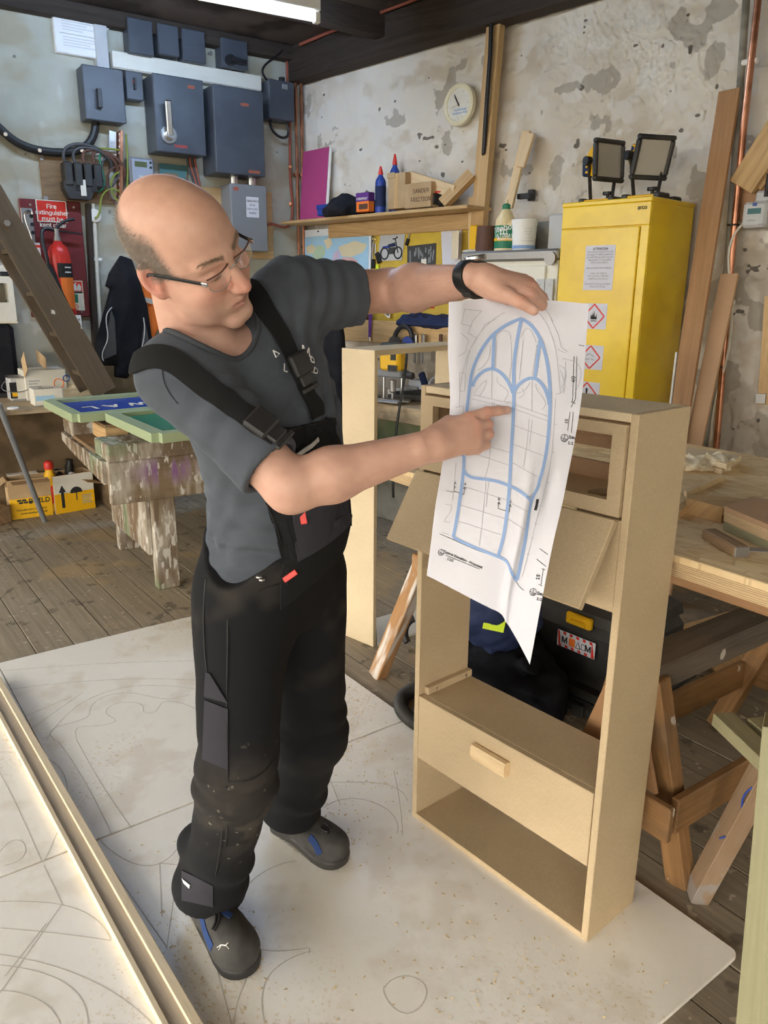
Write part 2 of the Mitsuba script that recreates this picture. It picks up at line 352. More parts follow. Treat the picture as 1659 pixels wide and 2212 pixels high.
def board_fn(p, n, uv):
    c = mix((.90, .875, .82), (.84, .80, .73), fbm(p.x * 3, p.y * 3, 0.0, 4))
    d = smoothstep(.55, .80, fbm(p.x * 9 + 3, p.y * 9, 2.0, 5)); c = mix(c, (.62, .53, .40), d * .35)
    s = smoothstep(.62, .80, fbm(p.x * 130 + 40 * p.y, p.y * 130, 5.0, 3)) * smoothstep(.46, .68, fbm(p.x * 2.2 + 9, p.y * 2.2, 7.0, 3))
    return mix(c, (.60, .47, .27), s * .6)
textured('white_board', board_fn, .38, .45)
def plank_fn(p, n, uv):
    u, v = uv.x, uv.y; w = fbm(u * 1.2, v * 8, 0.0, 2)
    ring = fbm(u * .9, (v + .03 * w) * 60, 1.5, 3); fib = noise(u * 10, v * 300, 3.0)
    a = fbm(p.x * 1.1, p.y * 1.1, 4.0, 4)
    tone = mix((.35, .29, .21), (.19, .16, .125), smoothstep(-.2, 1.0, p.x * .45 + (a - .5) * 1.4))
    c = mix(tone, tone * .62, dr.clip(ring * 1.2 - .2 + (fib - .5) * .4, 0, 1))
    c = mix(c, (.05, .042, .035), smoothstep(.67, .78, fbm(p.x * 15, p.y * 15, 1.0, 4)) * .5)
    c = mix(c, (.52, .46, .36), smoothstep(.80, .84, fbm(p.x * 38, p.y * 38, 8.0, 2)) * .5)
    return mix(c, (.45, .32, .17), smoothstep(.56, .75, fbm(p.x * 3, p.y * 3, 12.0, 4)) * .5)
textured('floor_plank', plank_fn, .75, .2)
def plaster_r(p, n, uv):
    q = uv; a = fbm(q.x * 2.3, q.y * 2.3, 0.0, 5)
    c = mix((.75, .71, .635), (.64, .585, .50), smoothstep(.35, .68, a))
    c = mix(c, (.50, .42, .31), smoothstep(.55, .75, fbm(q.x * 4 + 9, q.y * 6, 3.0, 4)) * .55)
    c = mix(c, (.74, .72, .68), smoothstep(.50, .66, fbm(q.x * 7, q.y * 9, 6.0, 4)) * .6)
    low = smoothstep(2.15, 1.55, q.y + (fbm(q.x * 3, q.y * 3, 11.0, 3) - .5) * 1.0)
    flk = fbm(q.x * 5 + 2, q.y * 5, 8.0, 5) + .045 * low + .12 * smoothstep(.45, .0, q.x)
    c = mix(c, (.30, .27, .225), smoothstep(.675, .70, flk) * .62)
    c = mix(c, (.36, .31, .25), low * smoothstep(.40, .60, fbm(q.x * 6, q.y * 6, 14.0, 4)) * .6)
    c = mix(c, (.42, .29, .22), smoothstep(.05, .045, dr.sqrt(dr.square((q.x - 1.12) * .8) + dr.square(q.y - 2.22)) + .03 * noise(q.x * 40, q.y * 40)) * .8)
    return mix(c, (.06, .05, .04), smoothstep(.82, .84, fbm(q.x * 13, q.y * 17, 21.0, 3)) * .8)
def plaster_bump(p, n, uv): return fbm(uv.x * 9, uv.y * 11, 2.0, 4) + .5 * noise(uv.x * 60, uv.y * 60)
textured('plaster_right', plaster_r, .85, .15, bump=(plaster_bump, .02), eps=2e-3)
def plaster_l(p, n, uv):
    q = uv; a = fbm(q.x * 2, q.y * 2, 0.0, 5)
    c = mix((.47, .47, .40), (.37, .37, .31), smoothstep(.35, .7, a))
    c = mix(c, (.60, .61, .56), smoothstep(.58, .64, fbm(q.x * 4 + 3, q.y * 3, 5.0, 4)) * .5)
    c = mix(c, (.36, .30, .19), smoothstep(.52, .75, fbm(q.x * 3 + 7, q.y * 5, 9.0, 4)) * .6)
    c = mix(c, (.30, .24, .16), smoothstep(1.25, .85, q.y + (a - .5) * .6) * .7)
    return mix(c, (.10, .09, .08), smoothstep(.78, .82, fbm(q.x * 10, q.y * 12, 13.0, 4)) * .7)
textured('plaster_left', plaster_l, .8, .2, bump=(plaster_bump, .008), eps=2e-3)
def panel_grime(a, b, k=5.0):
    return lambda p, n, uv: mix(a, b, smoothstep(.4, .7, fbm(p.x * k, p.y * k, p.z * k, 4)))
textured('ceiling_dark', panel_grime((.075, .055, .042), (.035, .026, .02)), .9, .1)
textured('grey_enamel', panel_grime((.062, .072, .09), (.05, .058, .073)), .42, .4)
textured('maroon', panel_grime((.155, .02, .025), (.11, .018, .02)), .4, .4)
textured('yellow_steel', panel_grime((.80, .56, .022), (.70, .46, .02), 3.0), .26, .5)
textured('black_fabric', panel_grime((.012, .013, .017), (.022, .022, .026)), .95, .1)
textured('black_plastic', panel_grime((.022, .022, .023), (.04, .038, .034)), .5, .4)
textured('carton', panel_grime((.50, .36, .21), (.42, .29, .16)), .8, .15)
textured('copper', panel_grime((.52, .235, .14), (.32, .14, .08), 12.0), .32, .5, metallic=.85)
textured('brown_grime', panel_grime((.15, .105, .06), (.085, .06, .035), 7.0), .85, .15)
textured('green_grime', panel_grime((.10, .125, .06), (.17, .155, .10), 6.0), .8, .2)
textured('stone_grey', panel_grime((.30, .29, .25), (.15, .145, .125), 7.0), .85, .2)
textured('pinboard', panel_grime((.62, .45, .055), (.50, .35, .06), 5.0), .6, .3)
plain('paper', (.63, .63, .69), .55, spec=.2); plain('white', (.80, .80, .78), .5); plain('off_white', (.70, .68, .60), .5); plain('cream', (.74, .69, .50), .4)
plain('black', (.012, .012, .013), .45); plain('dark_grey', (.05, .052, .055), .55); plain('mid_grey', (.20, .21, .225), .5); plain('light_grey', (.48, .49, .50), .5)
plain('meter_grey', (.30, .34, .42), .5); plain('red', (.62, .035, .025), .35); plain('orange', (.85, .20, .03), .7); plain('ink_grey', (.34, .34, .37), .8); plain('ink_light', (.62, .62, .65), .8); plain('ink_black', (.02, .02, .022), .8)
plain('ink_blue', (.25, .37, .62), .7); plain('draw_grey', (.42, .42, .46), .8); plain('pencil', (.52, .49, .44), .8); plain('steel', (.62, .62, .62), .28, 1.0); plain('dull_steel', (.35, .34, .33), .45, .8); plain('blue', (.02, .055, .30), .4); plain('navy', (.012, .022, .07), .8)
plain('tool_yellow', (.78, .44, .012), .4); plain('hiviz', (.62, .80, .04), .7); plain('green', (.02, .19, .10), .5); plain('teal', (.07, .17, .18), .7); plain('purple', (.12, .035, .22), .6); plain('magenta', (.42, .06, .20), .5)
plain('cream_cloth', (.70, .62, .46), .95, spec=.1); plain('glue_cream', (.74, .62, .36), .35); plain('sawdust', (.60, .49, .31), .9); plain('rust_red', (.30, .085, .05), .6); plain('wire_green', (.21, .26, .04), .5); plain('reflective', (.55, .56, .56), .3, .4)
plain('leather_brown', (.10, .045, .03), .6); plain('sage_paint', (.33, .40, .24), .4); plain('sea', (.36, .58, .76), .5); plain('map_border', (.72, .78, .86), .5)
scene['glass'] = {'type': 'thindielectric', 'int_ior': 1.5}
# ---------------------------------------------------------------- the room: floor, walls, ceiling
FA = Axes((0, 0, 0), -36.2)                       # floor boards run along u
FLOOR = -0.012
fl = struct('floor')
put(fl, box(-4.0, 6.2, -5.6, 6.2, FLOOR - .08, FLOOR - .026).to(FA), 'dark_beam')
for i in range(62):
    v0 = -5.3 + i * .155; cut = 1.2 + 3.0 * ((i * 0.618) % 1)
    for a, b in ((-2.6, cut), (cut, 6.1)):
        dz = rng.uniform(-.0015, .0015)
        part(fl, 'plank', box(a + .001, b - .001, v0 + .0015, v0 + .1535, FLOOR - .026, FLOOR + dz, .002, 0).to(FA), 'floor_plank')
def plaster_wall(name, ax, u0, u1, mat, amp, seed):
    nu, nz = int((u1 - u0) / .03), int(CEIL / .03) + 2
    def fn(u, v):
        U, Z = u0 + u * (u1 - u0), v * (CEIL + .05) - .05; q = np.stack([U, Z * 1.2, 0 * U], 1)
        V = amp * (npfbm(q, 1.6, 2, seed) + .55 * npfbm(q, 6, 3, seed + 5)) - amp * 1.2
        return ax.o + U[:, None] * ax.u + V[:, None] * ax.v + Z[:, None] * ax.z
    m = sheet(nu, nz, fn); m.uv = np.stack([u0 + m.uv[:, 0] * (u1 - u0), m.uv[:, 1] * (CEIL + .05) - .05], 1)
    struct(name); put(name, m, mat, True)
plaster_wall('wall_left', LW, -6.0, .06, 'plaster_left', .008, 3)
plaster_wall('wall_right', RW, -.06, 6.5, 'plaster_right', .022, 9)
struct('ceiling'); put('ceiling', box(-5.0, 6.0, -6, 7, CEIL, CEIL + .08).to(FA), 'ceiling_dark')
for k, u in enumerate((-2.0, -.9, .2, 1.3, 2.4, 3.5, 4.6)):
    part('ceiling', 'joist', box(u, u + .09, -5.5, 6.5, CEIL - .14, CEIL, .004).to(FA), 'dark_beam')
# the wall behind the camera: closed on the right, a wide workshop doorway open to the yard on the left
struct('wall_back'); put('wall_back', cat([box(-2.8, -2.6, -.5, 6.2, -.1, CEIL), box(-2.8, -2.6, -5.6, -.5, 2.75, CEIL)]).to(FA), 'plaster_left')
# fluorescent battens
def batten_lamp(name, p, az, L, label, tube_rad, group=None):
    a = Axes(p, az); t = thing(name, label, 'lamp', group)
    part(t, 'housing', box(-L, 0, -.035, .035, -.0, .065, .006).to(a), 'white', 'white metal batten housing')
    part(t, 'end_cap', box(-.03, .004, -.02, .02, -.055, 0, .004).to(a), 'off_white'); part(t, 'end_cap', box(-L - .004, -L + .03, -.02, .02, -.055, 0, .004).to(a), 'off_white')
    k = part(t, 'fluorescent_tube', tube([a(-L + .02, 0, -.03), a(-.02, 0, -.03)], .019, 14), 'white', 'glowing white tube')
    scene[k]['emitter'] = {'type': 'area', 'radiance': {'type': 'rgb', 'value': list(tube_rad)}}
    return t
batten_lamp('fluorescent_lamp', at_z(688, 28, CEIL - .22), 60, 1.8, 'lit fluorescent batten lamp hanging under the dark ceiling at the top left', TUBE_RADIANCE)
for u, v, lab in ((1.2, -2.3, 'lit fluorescent batten lamp over the floor boards far left of the man'), (-1.2, -1.7, 'lit fluorescent batten lamp hanging over the open workshop doorway')):
    batten_lamp('fluorescent_lamp', FA(u, v, CEIL - .21), 53.8, 1.5, lab, ROOM_TUBE)
# dark wall plates under the ceiling
struct('trim_1', label='dark timber wall plate under the ceiling'); put('trim_1', wall_box(RW, 0.02, 4.5, CEIL - .24, CEIL - .005, .0, .12), 'dark_beam')
struct('trim_2', label='dark timber wall plate above the switchgear'); put('trim_2', wall_box(LW, -4.5, -.02, CEIL - .10, CEIL - .005, .0, .09), 'dark_beam')

# ---------------------------------------------------------------- painted boards on the floor, drawn on in pencil
def floor_board(u0, u1, v0, v1, label, r=.02):
    import shapely
    poly = shapely.box(u0 + r, v0 + r, u1 - r, v1 - r).buffer(r, quad_segs=4)
    m = trimesh.creation.extrude_polygon(poly, .0115); m = M(m.vertices, m.faces).move(0, 0, -.0115)
    # extrude keeps xy; map x->u, y->v
    return one('floor_board', label, 'board', m.to(FA), 'white_board', group=None)
B1 = floor_board(.69, 1.962, .432, 1.558, 'white painted board on the floor under the man and the tall cupboard')
B2 = floor_board(1.97, 3.29, .432, 1.558, 'white painted board on the floor behind the man, dusted with shavings at its right corner', .006)
B3 = floor_board(.69, 1.962, -1.9, .428, 'white painted board on the floor left of the long wooden batten, nearest the camera', .006)
B4 = floor_board(1.97, 3.29, -1.9, .428, 'white painted board on the floor left of the batten, against the bare planks', .006)
def pencil(board, pts, w=.0022, n=30):
    P = np.array([at_z(x, y, 0.0) for x, y in pts]); P = smooth_path(P, n) if len(P) > 2 else smooth_path(P, 2)
    P[:, 2] = .0008; return strip(P, w)
lines = {B1: [[(668, 2047), (668, 2062)], [(665, 2048), (600, 2055), (535, 2040), (515, 1990), (520, 1935), (560, 1890), (640, 1860)], [(672, 2055), (620, 2075), (580, 2110), (566, 2160), (572, 2212)],
              [(700, 1745), (760, 1725), (830, 1745), (858, 1800)], [(705, 1690), (790, 1690), (850, 1700), (880, 1730)], [(850, 1665), (865, 1745), (870, 1805)], [(700, 1652), (735, 1740)],
              [(215, 1815), (345, 1865), (408, 1785)], [(345, 1865), (350, 1980)], [(345, 1865), (400, 1870)], [(360, 2050), (395, 1800)], [(212, 1830), (300, 1960), (360, 2045)], [(470, 2100), (500, 2212)], [(540, 2100), (515, 2160), (505, 2212)],
              [(830, 2130), (845, 2172), (880, 2190), (915, 2165), (918, 2130), (890, 2110), (850, 2115), (832, 2132)]],
         B2: [[(165, 1595), (175, 1570), (215, 1568), (250, 1558), (228, 1540), (245, 1522), (280, 1517), (310, 1527), (312, 1540), (330, 1540), (350, 1518), (395, 1520), (425, 1545)],
              [(118, 1600), (140, 1565), (190, 1548), (195, 1530), (235, 1502), (290, 1498), (330, 1506), (410, 1500)], [(165, 1597), (230, 1710), (285, 1790)], [(125, 1600), (190, 1700), (240, 1800)],
              [(0, 1450), (180, 1436), (430, 1428)], [(20, 1490), (180, 1472), (430, 1470)], [(60, 1580), (180, 1495)], [(100, 1598), (235, 1493), (430, 1490)], [(50, 1550), (155, 1505)]],
         B3: [[(0, 1948), (70, 1948), (133, 1955), (240, 2030)], [(133, 1955), (0, 2145)], [(0, 2005), (110, 2015), (240, 2032)], [(0, 2062), (90, 2080), (220, 2130), (330, 2212)], [(0, 2085), (100, 2105), (170, 2150), (190, 2212)], [(0, 2140), (60, 2150), (110, 2180), (130, 2212)],
              [(95, 1870), (135, 1955)], [(170, 1850), (295, 2075)], [(100, 1995), (10, 2110)]],
         B4: [[(0, 1625), (30, 1625), (95, 1860)], [(40, 1640), (165, 1838)], [(0, 1670), (50, 1770), (90, 1862)], [(0, 1840), (40, 1815), (55, 1830), (50, 1850), (10, 1870)]]}
for b, ls in lines.items():
    part(b, 'pencil_drawing', cat(pencil(b, l) for l in ls), 'pencil', 'faint pencil setting-out lines')
# long batten lying over the joint
bt = thing('wooden_batten', 'long rebated pale wooden batten lying on the white floor boards', 'batten')
def batten_pt(x, y): q = FA.local(at_z(x, y, .0)); return q[0], q[1]
part(bt, 'base', bar(FA(.55, .425, .009), FA(3.1, .375, .009), .066, .018), 'grey_batten', 'dusty grey-brown rebate')
part(bt, 'strip', bar(FA(.55, .449, .015), FA(3.1, .399, .015), .022, .03), 'dusty_pine')
part(bt, 'strip', bar(FA(.55, .398, .012), FA(3.1, .347, .012), .013, .024), 'dusty_pine')
# loose shavings on the boards
def chips(n, centre, spread, seed, z=.001, size=.0034):
    r = np.random.default_rng(seed); v, f = [], []
    for i in range(n):
        c = np.asarray(centre) + r.normal(0, 1, 2) @ np.asarray(spread); a = r.uniform(0, 6.28); l = size * r.uniform(.4, 1.6); w = .0015 + .001 * r.random()
        d = np.array([math.cos(a), math.sin(a), 0]); s = np.array([-d[1], d[0], 0]); p = FA(c[0], c[1], z); k = len(v)
        if not (.72 < c[0] < 3.27 and -1.8 < c[1] < 1.53): continue
        v += [p - d * l - s * w, p - d * l + s * w, p + d * l * .2 + s * w + [0, 0, .003 * r.random()], p + d * l * .2 - s * w, p + d * l + s * w * .5 + [0, 0, .0015]]
        f += [(k, k + 3, k + 2), (k, k + 2, k + 1), (k + 3, k + 4, k + 2)]
    return M(v, f)
one('wood_shavings', 'scattered pale wood shavings and sawdust on the white floor boards', 'shavings',
    cat([chips(900, (2.25, 1.32), [[.17, .03], [0, .10]], 1), chips(260, (1.75, 1.2), [[.2, 0], [0, .2]], 2), chips(200, (.95, 1.0), [[.2, .02], [0, .25]], 3), chips(160, (1.15, .55), [[.35, 0], [0, .08]], 4), chips(140, (.75, .85), [[.05, .0], [0, .16]], 5)]), 'sawdust', kind='stuff')
# ---------------------------------------------------------------- the tall cupboard of bare fibreboard
CA = Axes(at_z(1267.5, 2037, 0.0), -41.0)
CW, CD, CHT, TH = .617, .20, 1.271, .018
cb = thing('cupboard', 'tall narrow bare fibreboard cupboard with a drop flap and drawer on the white board', 'cupboard')
C = lambda *a, **k: box(*a, **k).to(CA)
part(cb, 'side_panel', C(0, TH, 0, CD, 0, CHT), 'mdf'); part(cb, 'side_panel', C(CW - TH, CW, 0, CD, 0, CHT), 'mdf')
part(cb, 'top_panel', C(TH, CW - TH, 0, CD, CHT - TH, CHT), 'mdf_pale'); part(cb, 'bottom_panel', C(TH, CW - TH, 0, CD, 0, .016), 'mdf')
dw = part(cb, 'drawer', C(TH + .002, CW - TH - .002, -.001, .016, .206, .404), 'mdf')
part(cb, 'shelf', C(TH, CW - TH, .0165, CD, .386, .404), 'mdf'); part(cb, 'drawer_box', C(TH + .01, CW - TH - .01, .0165, CD - .01, .215, .38), 'mdf')
hp = np.array([(0, 0), (.016, 0), (.020, -.008), (.020, -.020), (.010, -.024), (-.010, -.024), (-.020, -.020), (-.020, -.008), (-.016, 0)])
hm = trimesh.creation.extrude_polygon(__import__('shapely').Polygon(hp[1:]), .115)
hv = hm.vertices; hmesh = M(np.stack([.262 + hv[:, 2], hv[:, 1], .345 + hv[:, 0]], 1), hm.faces[:, ::-1])
part(dw, 'handle', grain(hmesh).to(CA), 'pale_pine', 'moulded pale wooden handle')
part(cb, 'cleat', C(CW - TH - .018, CW - TH, .02, CD, .405, .427), 'mdf', 'small cleat on the shelf')
for v in (.05, .17): part(cb + '__cleat', 'screw', C(CW - TH - .0195, CW - TH - .018, v, v + .007, .413, .42), 'steel')
# fixed panel behind the flap, drop flap on a brass hinge
part(cb, 'inner_panel', C(TH + .001, CW - TH - .001, .004, .02, .847, 1.05), 'mdf')
fa = math.degrees(math.atan2(.10, .165)); flap = box(TH + .004, CW - .006, -.018, 0, -.195, 0, .002).rot('x', -fa).move(0, -.002, 1.047)
fl_k = part(cb, 'flap', flap.to(CA), 'mdf')
for i in range(8): part(fl_k, 'hinge_knuckle', tube([CA(.125 + i * .05, -.004, 1.053), CA(.125 + i * .05 + .046, -.004, 1.053)], .0045, 8), 'glue_cream', 'brass hinge knuckle')
# the upper box: front frame, sides, back with a slot, floor with a round hole
import shapely
fr = shapely.box(.021, 1.058, .597, 1.248).difference(shapely.box(.052, 1.090, .566, 1.224))
def plate(poly, v0, v1):
    e = trimesh.creation.extrude_polygon(poly, v1 - v0); w = e.vertices
    return grain(M(np.stack([w[:, 0], v0 + w[:, 2], w[:, 1]], 1), e.faces[:, ::-1]), 0).to(CA)
part(cb, 'front_frame', plate(fr, -.006, .014), 'mdf')
slot = shapely.LineString([(.17, 1.135), (.30, 1.135)]).buffer(.017)
part(cb, 'back_panel', plate(shapely.box(TH, .847, CW - TH, CHT - TH).difference(slot), CD - .012, CD), 'mdf_brown')
bp = shapely.box(TH, .014, CW - TH, CD - .012).difference(shapely.Point(.10, .085).buffer(.05))
e = trimesh.creation.extrude_polygon(bp, .014); part(cb, 'box_floor', grain(M(e.vertices + [0, 0, 1.064], e.faces)).to(CA), 'mdf')
part(cb, 'partition', C(.30, .315, .015, CD - .013, 1.078, CHT - TH), 'mdf')
# ---------------------------------------------------------------- frame of pale board behind
TA = Axes(at_z(806, 1398, FLOOR), 42.0)           # u away to the right, v towards the camera's right
P0 = TA.local(at_z(742, 1372, FLOOR)); zt = at_y(806, 757, TA.o[1])[2] - FLOOR
tf = thing('door_lining', 'tall open frame of pale fibreboard standing behind the man and the cupboard', 'frame')
FD = .185; FW = .62
part(tf, 'side_panel', box(0, .02, -FD, 0, 0, zt).to(TA), 'mdf_pale'); part(tf, 'side_panel', box(FW, FW + .02, -FD, 0, 0, zt).to(TA), 'mdf_pale')
part(tf, 'top_panel', box(.02, FW, -FD, 0, zt - .022, zt).to(TA), 'mdf_pale')
for z in (.24, .46): part(tf, 'dowel', box(.02, .035, -.03, -.015, z, z + .012).to(TA), 'old_wood')
# ---------------------------------------------------------------- left wall: switchgear, fire point, coats, ladder, bench
def wr(wall, x0, y0, x1, y1, off):
    """wall coordinates (u0, u1, z0, z1) of a rectangle seen with its upper left corner at (x0, y0) and its lower right one at (x1, y1)"""
    a, b = on_wall(wall, x0, y0, off), on_wall(wall, x1, y1, off); return a[0], b[0], b[1], a[1]
def wpts(wall, pts, off): return [wall(*(lambda q: (q[0], off, q[1]))(on_wall(wall, x, y, off))) for x, y in pts]
WLIFT = .0                     # the plaster bulges up to about this far
def case_box(name, label, px, depth, mat, door=True, handle=None, cat_='electrical box'):
    u0, u1, z0, z1 = wr(LW, *px, depth); t = thing(name, label, cat_)
    part(t, 'case', wall_box(LW, u0, u1, z0, z1, -.004, depth - .02, .006), mat)
    d = part(t, 'cover', wall_box(LW, u0 - .002, u1 + .002, z0 - .002, z1 + .002, depth - .02, depth, .005), mat)
    return t, u0, u1, z0, z1
t, u0, u1, z0, z1 = case_box('switch_box', 'dark grey wall switch box with a black lever, leftmost in its row', (176, 138, 273, 267), .14, 'grey_enamel')
part(t, 'lever', bar(LW(u0 + .34 * (u1 - u0), .165, z0 + .22 * (z1 - z0)), LW(u0 + .34 * (u1 - u0), .165, z0 + .58 * (z1 - z0)), .026, .03, LW.v), 'black', 'black lever')
t, u0, u1, z0, z1 = case_box('isolator', 'small dark isolator with a red button between two larger switch boxes', (270, 152, 311, 218), .09, 'grey_enamel')
part(t, 'lever', bar(LW((u0 + u1) / 2, .10, z0 + .06), LW((u0 + u1) / 2, .10, z0 + .13), .014, .02, LW.v), 'black'); part(t, 'button', tube([LW((u0 + u1) / 2, .085, z1 - .06), LW((u0 + u1) / 2, .098, z1 - .06)], .010, 12), 'red', 'red button')
t, u0, u1, z0, z1 = case_box('switch_box', 'large dark grey switch box with a chrome lever on a round plate', (329, 157, 446, 337), .20, 'grey_enamel')
hu, hz = on_wall(LW, 365, 291, .21); part(t, 'handle_plate', tube([LW(hu, .198, hz), LW(hu, .212, hz)], .055, 24), 'steel', 'round chrome handle plate')
part(t, 'handle', bar(LW(hu, .235, hz - .01), LW(hu - .012, .26, hz + .20), .04, .022, LW.v, .006), 'steel', 'chrome lever handle'); part(t, 'handle_boss', tube([LW(hu, .21, hz), LW(hu, .245, hz)], .026, 16), 'steel')
part(t, 'badge', wall_box(LW, u1 - .11, u1 - .06, z1 - .06, z1 - .04, .2, .2015, .001), 'rust_red'); part(t, 'red_lettering', wall_text(LW, 'DANGER', u1 - .18, z0 + .035, .016, .2002, True), 'red', 'worn red lettering')
t, u0, u1, z0, z1 = case_box('switch_box', 'tallest dark grey switch box with no handle, above the pale grey box', (460, 181, 573, 382), .25, 'grey_enamel')
part(t, 'badge', wall_box(LW, u0 + .20, u0 + .26, z1 - .11, z1 - .09, .25, .2515, .001), 'rust_red'); part(t, 'label_plate', wall_box(LW, u0 + .24, u0 + .33, z0 + .015, z0 + .035, .25, .2515, .001), 'rust_red')
for k in (.18, .32): part(t, 'conduit', tube([LW(u0 + k, .12, z0 - .10), LW(u0 + k, .12, z0 + .01)], .032, 16), 'steel', 'short steel conduit')
t, u0, u1, z0, z1 = case_box('switch_box', 'small dark breaker box near the corner, with looped cables', (581, 170, 636, 262), .15, 'grey_enamel')
part(t, 'toggle', wall_box(LW, u0 + .10, u0 + .145, z0 + .20, z0 + .235, .15, .165, .003), 'mid_grey'); part(t, 'side_cover', wall_box(LW, u1 + .005, u1 + .055, z0 + .06, z1 - .10, .0, .05), 'off_white', 'white side cover')
part(t, 'cable_loop', tube(smooth_path([LW(u0 + .04, .08, z0), LW(u0 + .07, .09, z0 - .09), LW(u0 + .14, .09, z0 - .11), LW(u1 - .03, .08, z0)], 24), .009, 8), 'black'); part(t, 'cable_loop', tube(smooth_path([LW(u0 + .03, .08, z1), LW(u0 - .02, .09, z1 + .06), LW(u0 + .08, .09, z1 + .16), LW(u0 + .05, .06, z1 + .40)], 24), .008, 8), 'black')
part(t, 'gland', tube([LW(u1 - .06, .08, z1), LW(u1 - .06, .08, z1 + .04)], .022, 12), 'black')
for k, (px, lab) in enumerate((((275, 36, 333, 122), 'dark metal box above the trunking, leftmost and widest'), ((340, 49, 388, 123), 'dark metal box above the trunking, second from the left'), ((393, 60, 445, 138), 'dark metal box above the trunking, third from the left'))):
    case_box('meter_box', lab, px, .12, 'grey_enamel')
t, u0, u1, z0, z1 = case_box('meter_box', 'blue-grey box above the trunking with a black rotary switch', (478, 80, 536, 152), .12, 'grey_enamel')
ru, rz = on_wall(LW, 497, 130, .13); part(t, 'rotary_switch', tube([LW(ru, .12, rz), LW(ru, .15, rz)], .035, 18), 'black'); part(t, 'switch_arm', bar(LW(ru, .16, rz), LW(ru + .11, .16, rz - .005), .03, .02, LW.v), 'black')
u0, u1, z0, z1 = wr(LW, 113, 24, 221, 128, .05); t = thing('notice_board', 'white plastic board with faded print high on the left wall', 'board')
part(t, 'panel', wall_box(LW, u0, u1, z0, z1, -.004, .045, .006), 'white'); part(t, 'divider', wall_box(LW, u0 + .03, u1 - .02, z1 - (z1 - z0) * .50, z1 - (z1 - z0) * .48, .045, .05), 'light_grey')
for r in range(9): part(t, 'print_line', wall_box(LW, u0 + .05, u0 + .05 + rng.uniform(.10, .30), z1 - (z1 - z0) * (.12 + .07 * r + (.12 if r > 4 else 0)), z1 - (z1 - z0) * (.09 + .07 * r + (.12 if r > 4 else 0)), .044, .0462, .0003), 'ink_light')
ua, za = on_wall(LW, 242, 107, .07); ub, zb = on_wall(LW, 564, 164, .07)
t = thing('cable_trunking', 'long white cable trunking running above the dark switch boxes', 'trunking')
part(t, 'channel', wall_box(LW, ua, ub, za - .105, za, -.004, .062), 'off_white'); part(t, 'lid', wall_box(LW, ua - .002, ub + .002, za - .10, za - .005, .062, .07), 'off_white')
one('cable_trunking', 'short upright grey trunking at the left end of the white cable trunking', 'trunking', wall_box(LW, ua - .10, ua - .02, za - .12, za + .32, -.004, .06), 'light_grey')
t = thing('backing_board', 'brown backing board behind the black fuse cut-out', 'board'); u0, u1, z0, z1 = wr(LW, 84, 335, 258, 442, .02)
part(t, 'board', wall_box(LW, u0, u1, z0, z1, -.004, .02), 'old_wood')
for fu, fz in ((.03, .03), (.97, .05), (.03, .95)): part(t, 'washer', tube([LW(u0 + fu * (u1 - u0), .019, z0 + fz * (z1 - z0)), LW(u0 + fu * (u1 - u0), .024, z0 + fz * (z1 - z0))], .015, 12), 'dull_steel')
t = thing('fuse_cutout', 'black three-way electrical fuse cut-out on the brown board', 'fuse box'); u0, u1, z0, z1 = wr(LW, 138, 385, 207, 432, .13)
part(t, 'base', of_hull([LW(u0 + a * (u1 - u0), b, z0 + c * (z1 - z0)) for a, c in ((.0, .9), (0, .5), (.15, .0), (.85, 0), (1, .5), (1, .9)) for b in (.02, .12)]), 'black_plastic')
for k in range(4): part(t, 'fuse_carrier', wall_box(LW, u0 + .01 + k * .062, u0 + .062 + k * .062, z1 - .04, z1 + .105, .02, .13, .008), 'black_plastic')
for k in range(2): part(t, 'window', wall_box(LW, u0 + .07 + k * .10, u0 + .11 + k * .10, z0 + .05, z0 + .13, .12, .124), 'black')
part(t, 'tag', wall_box(LW, u0 + .10, u0 + .135, z0 + .02, z0 + .12, .124, .128, .001), 'off_white', 'pale paper tag')
for k in range(4):
    a = LW(u0 + .036 + k * .062, .08, z1 + .09); part(t, 'cable', tube(smooth_path([a, a + [0, 0, .09], LW(u0 + .14 + k * .07, .09, z1 + .22 - .02 * k), LW(u0 + .30 + .03 * k, .06, z1 + .14 - .04 * k)], 24), .011, 8), 'dark_grey' if k < 2 else 'leather_brown')
t = thing('earth_bar', 'copper earthing bar with a column of bright screws', 'busbar'); P = wpts(LW, [(259, 284), (259, 432)], .05)
part(t, 'backplate', bar(P[0] - LW.u * .045 - LW.v * .02, P[1] - LW.u * .045 - LW.v * .02, .05, .02, LW.v), 'steel'); part(t, 'bar', bar(P[0], P[1], .018, .085, LW.v), 'copper')
for k in range(11): q = P[0] + (P[1] - P[0]) * ((k + .5) / 11.0); part(t, 'screw', tube([q + LW.v * .008, q + LW.v * .022], .014, 8), 'steel')
wires = thing('earth_wires', 'loose green-yellow and dark earth wires curling from the copper bar', 'wires')
for pts, m in (([(197, 321), (225, 321), (258, 324)], 'wire_green'), ([(258, 345), (225, 345), (220, 370), (228, 400), (258, 375)], 'dark_grey'), ([(258, 372), (243, 385), (245, 420), (262, 438), (275, 436)], 'wire_green'), ([(258, 414), (230, 412), (218, 432), (215, 458), (205, 472)], 'wire_green'),
               ([(258, 360), (235, 372), (232, 400), (245, 436), (268, 446)], 'leather_brown'), ([(258, 350), (215, 340), (222, 372), (210, 415)], 'green'), ([(272, 290), (275, 340), (274, 420)], 'wire_green')):
    part(wires, 'wire', tube(smooth_path(wpts(LW, pts, .075), 30), .0065, 7), m)
t = thing('cable', 'thick black power cable clipped across the left wall into the leftmost switch box', 'cable')
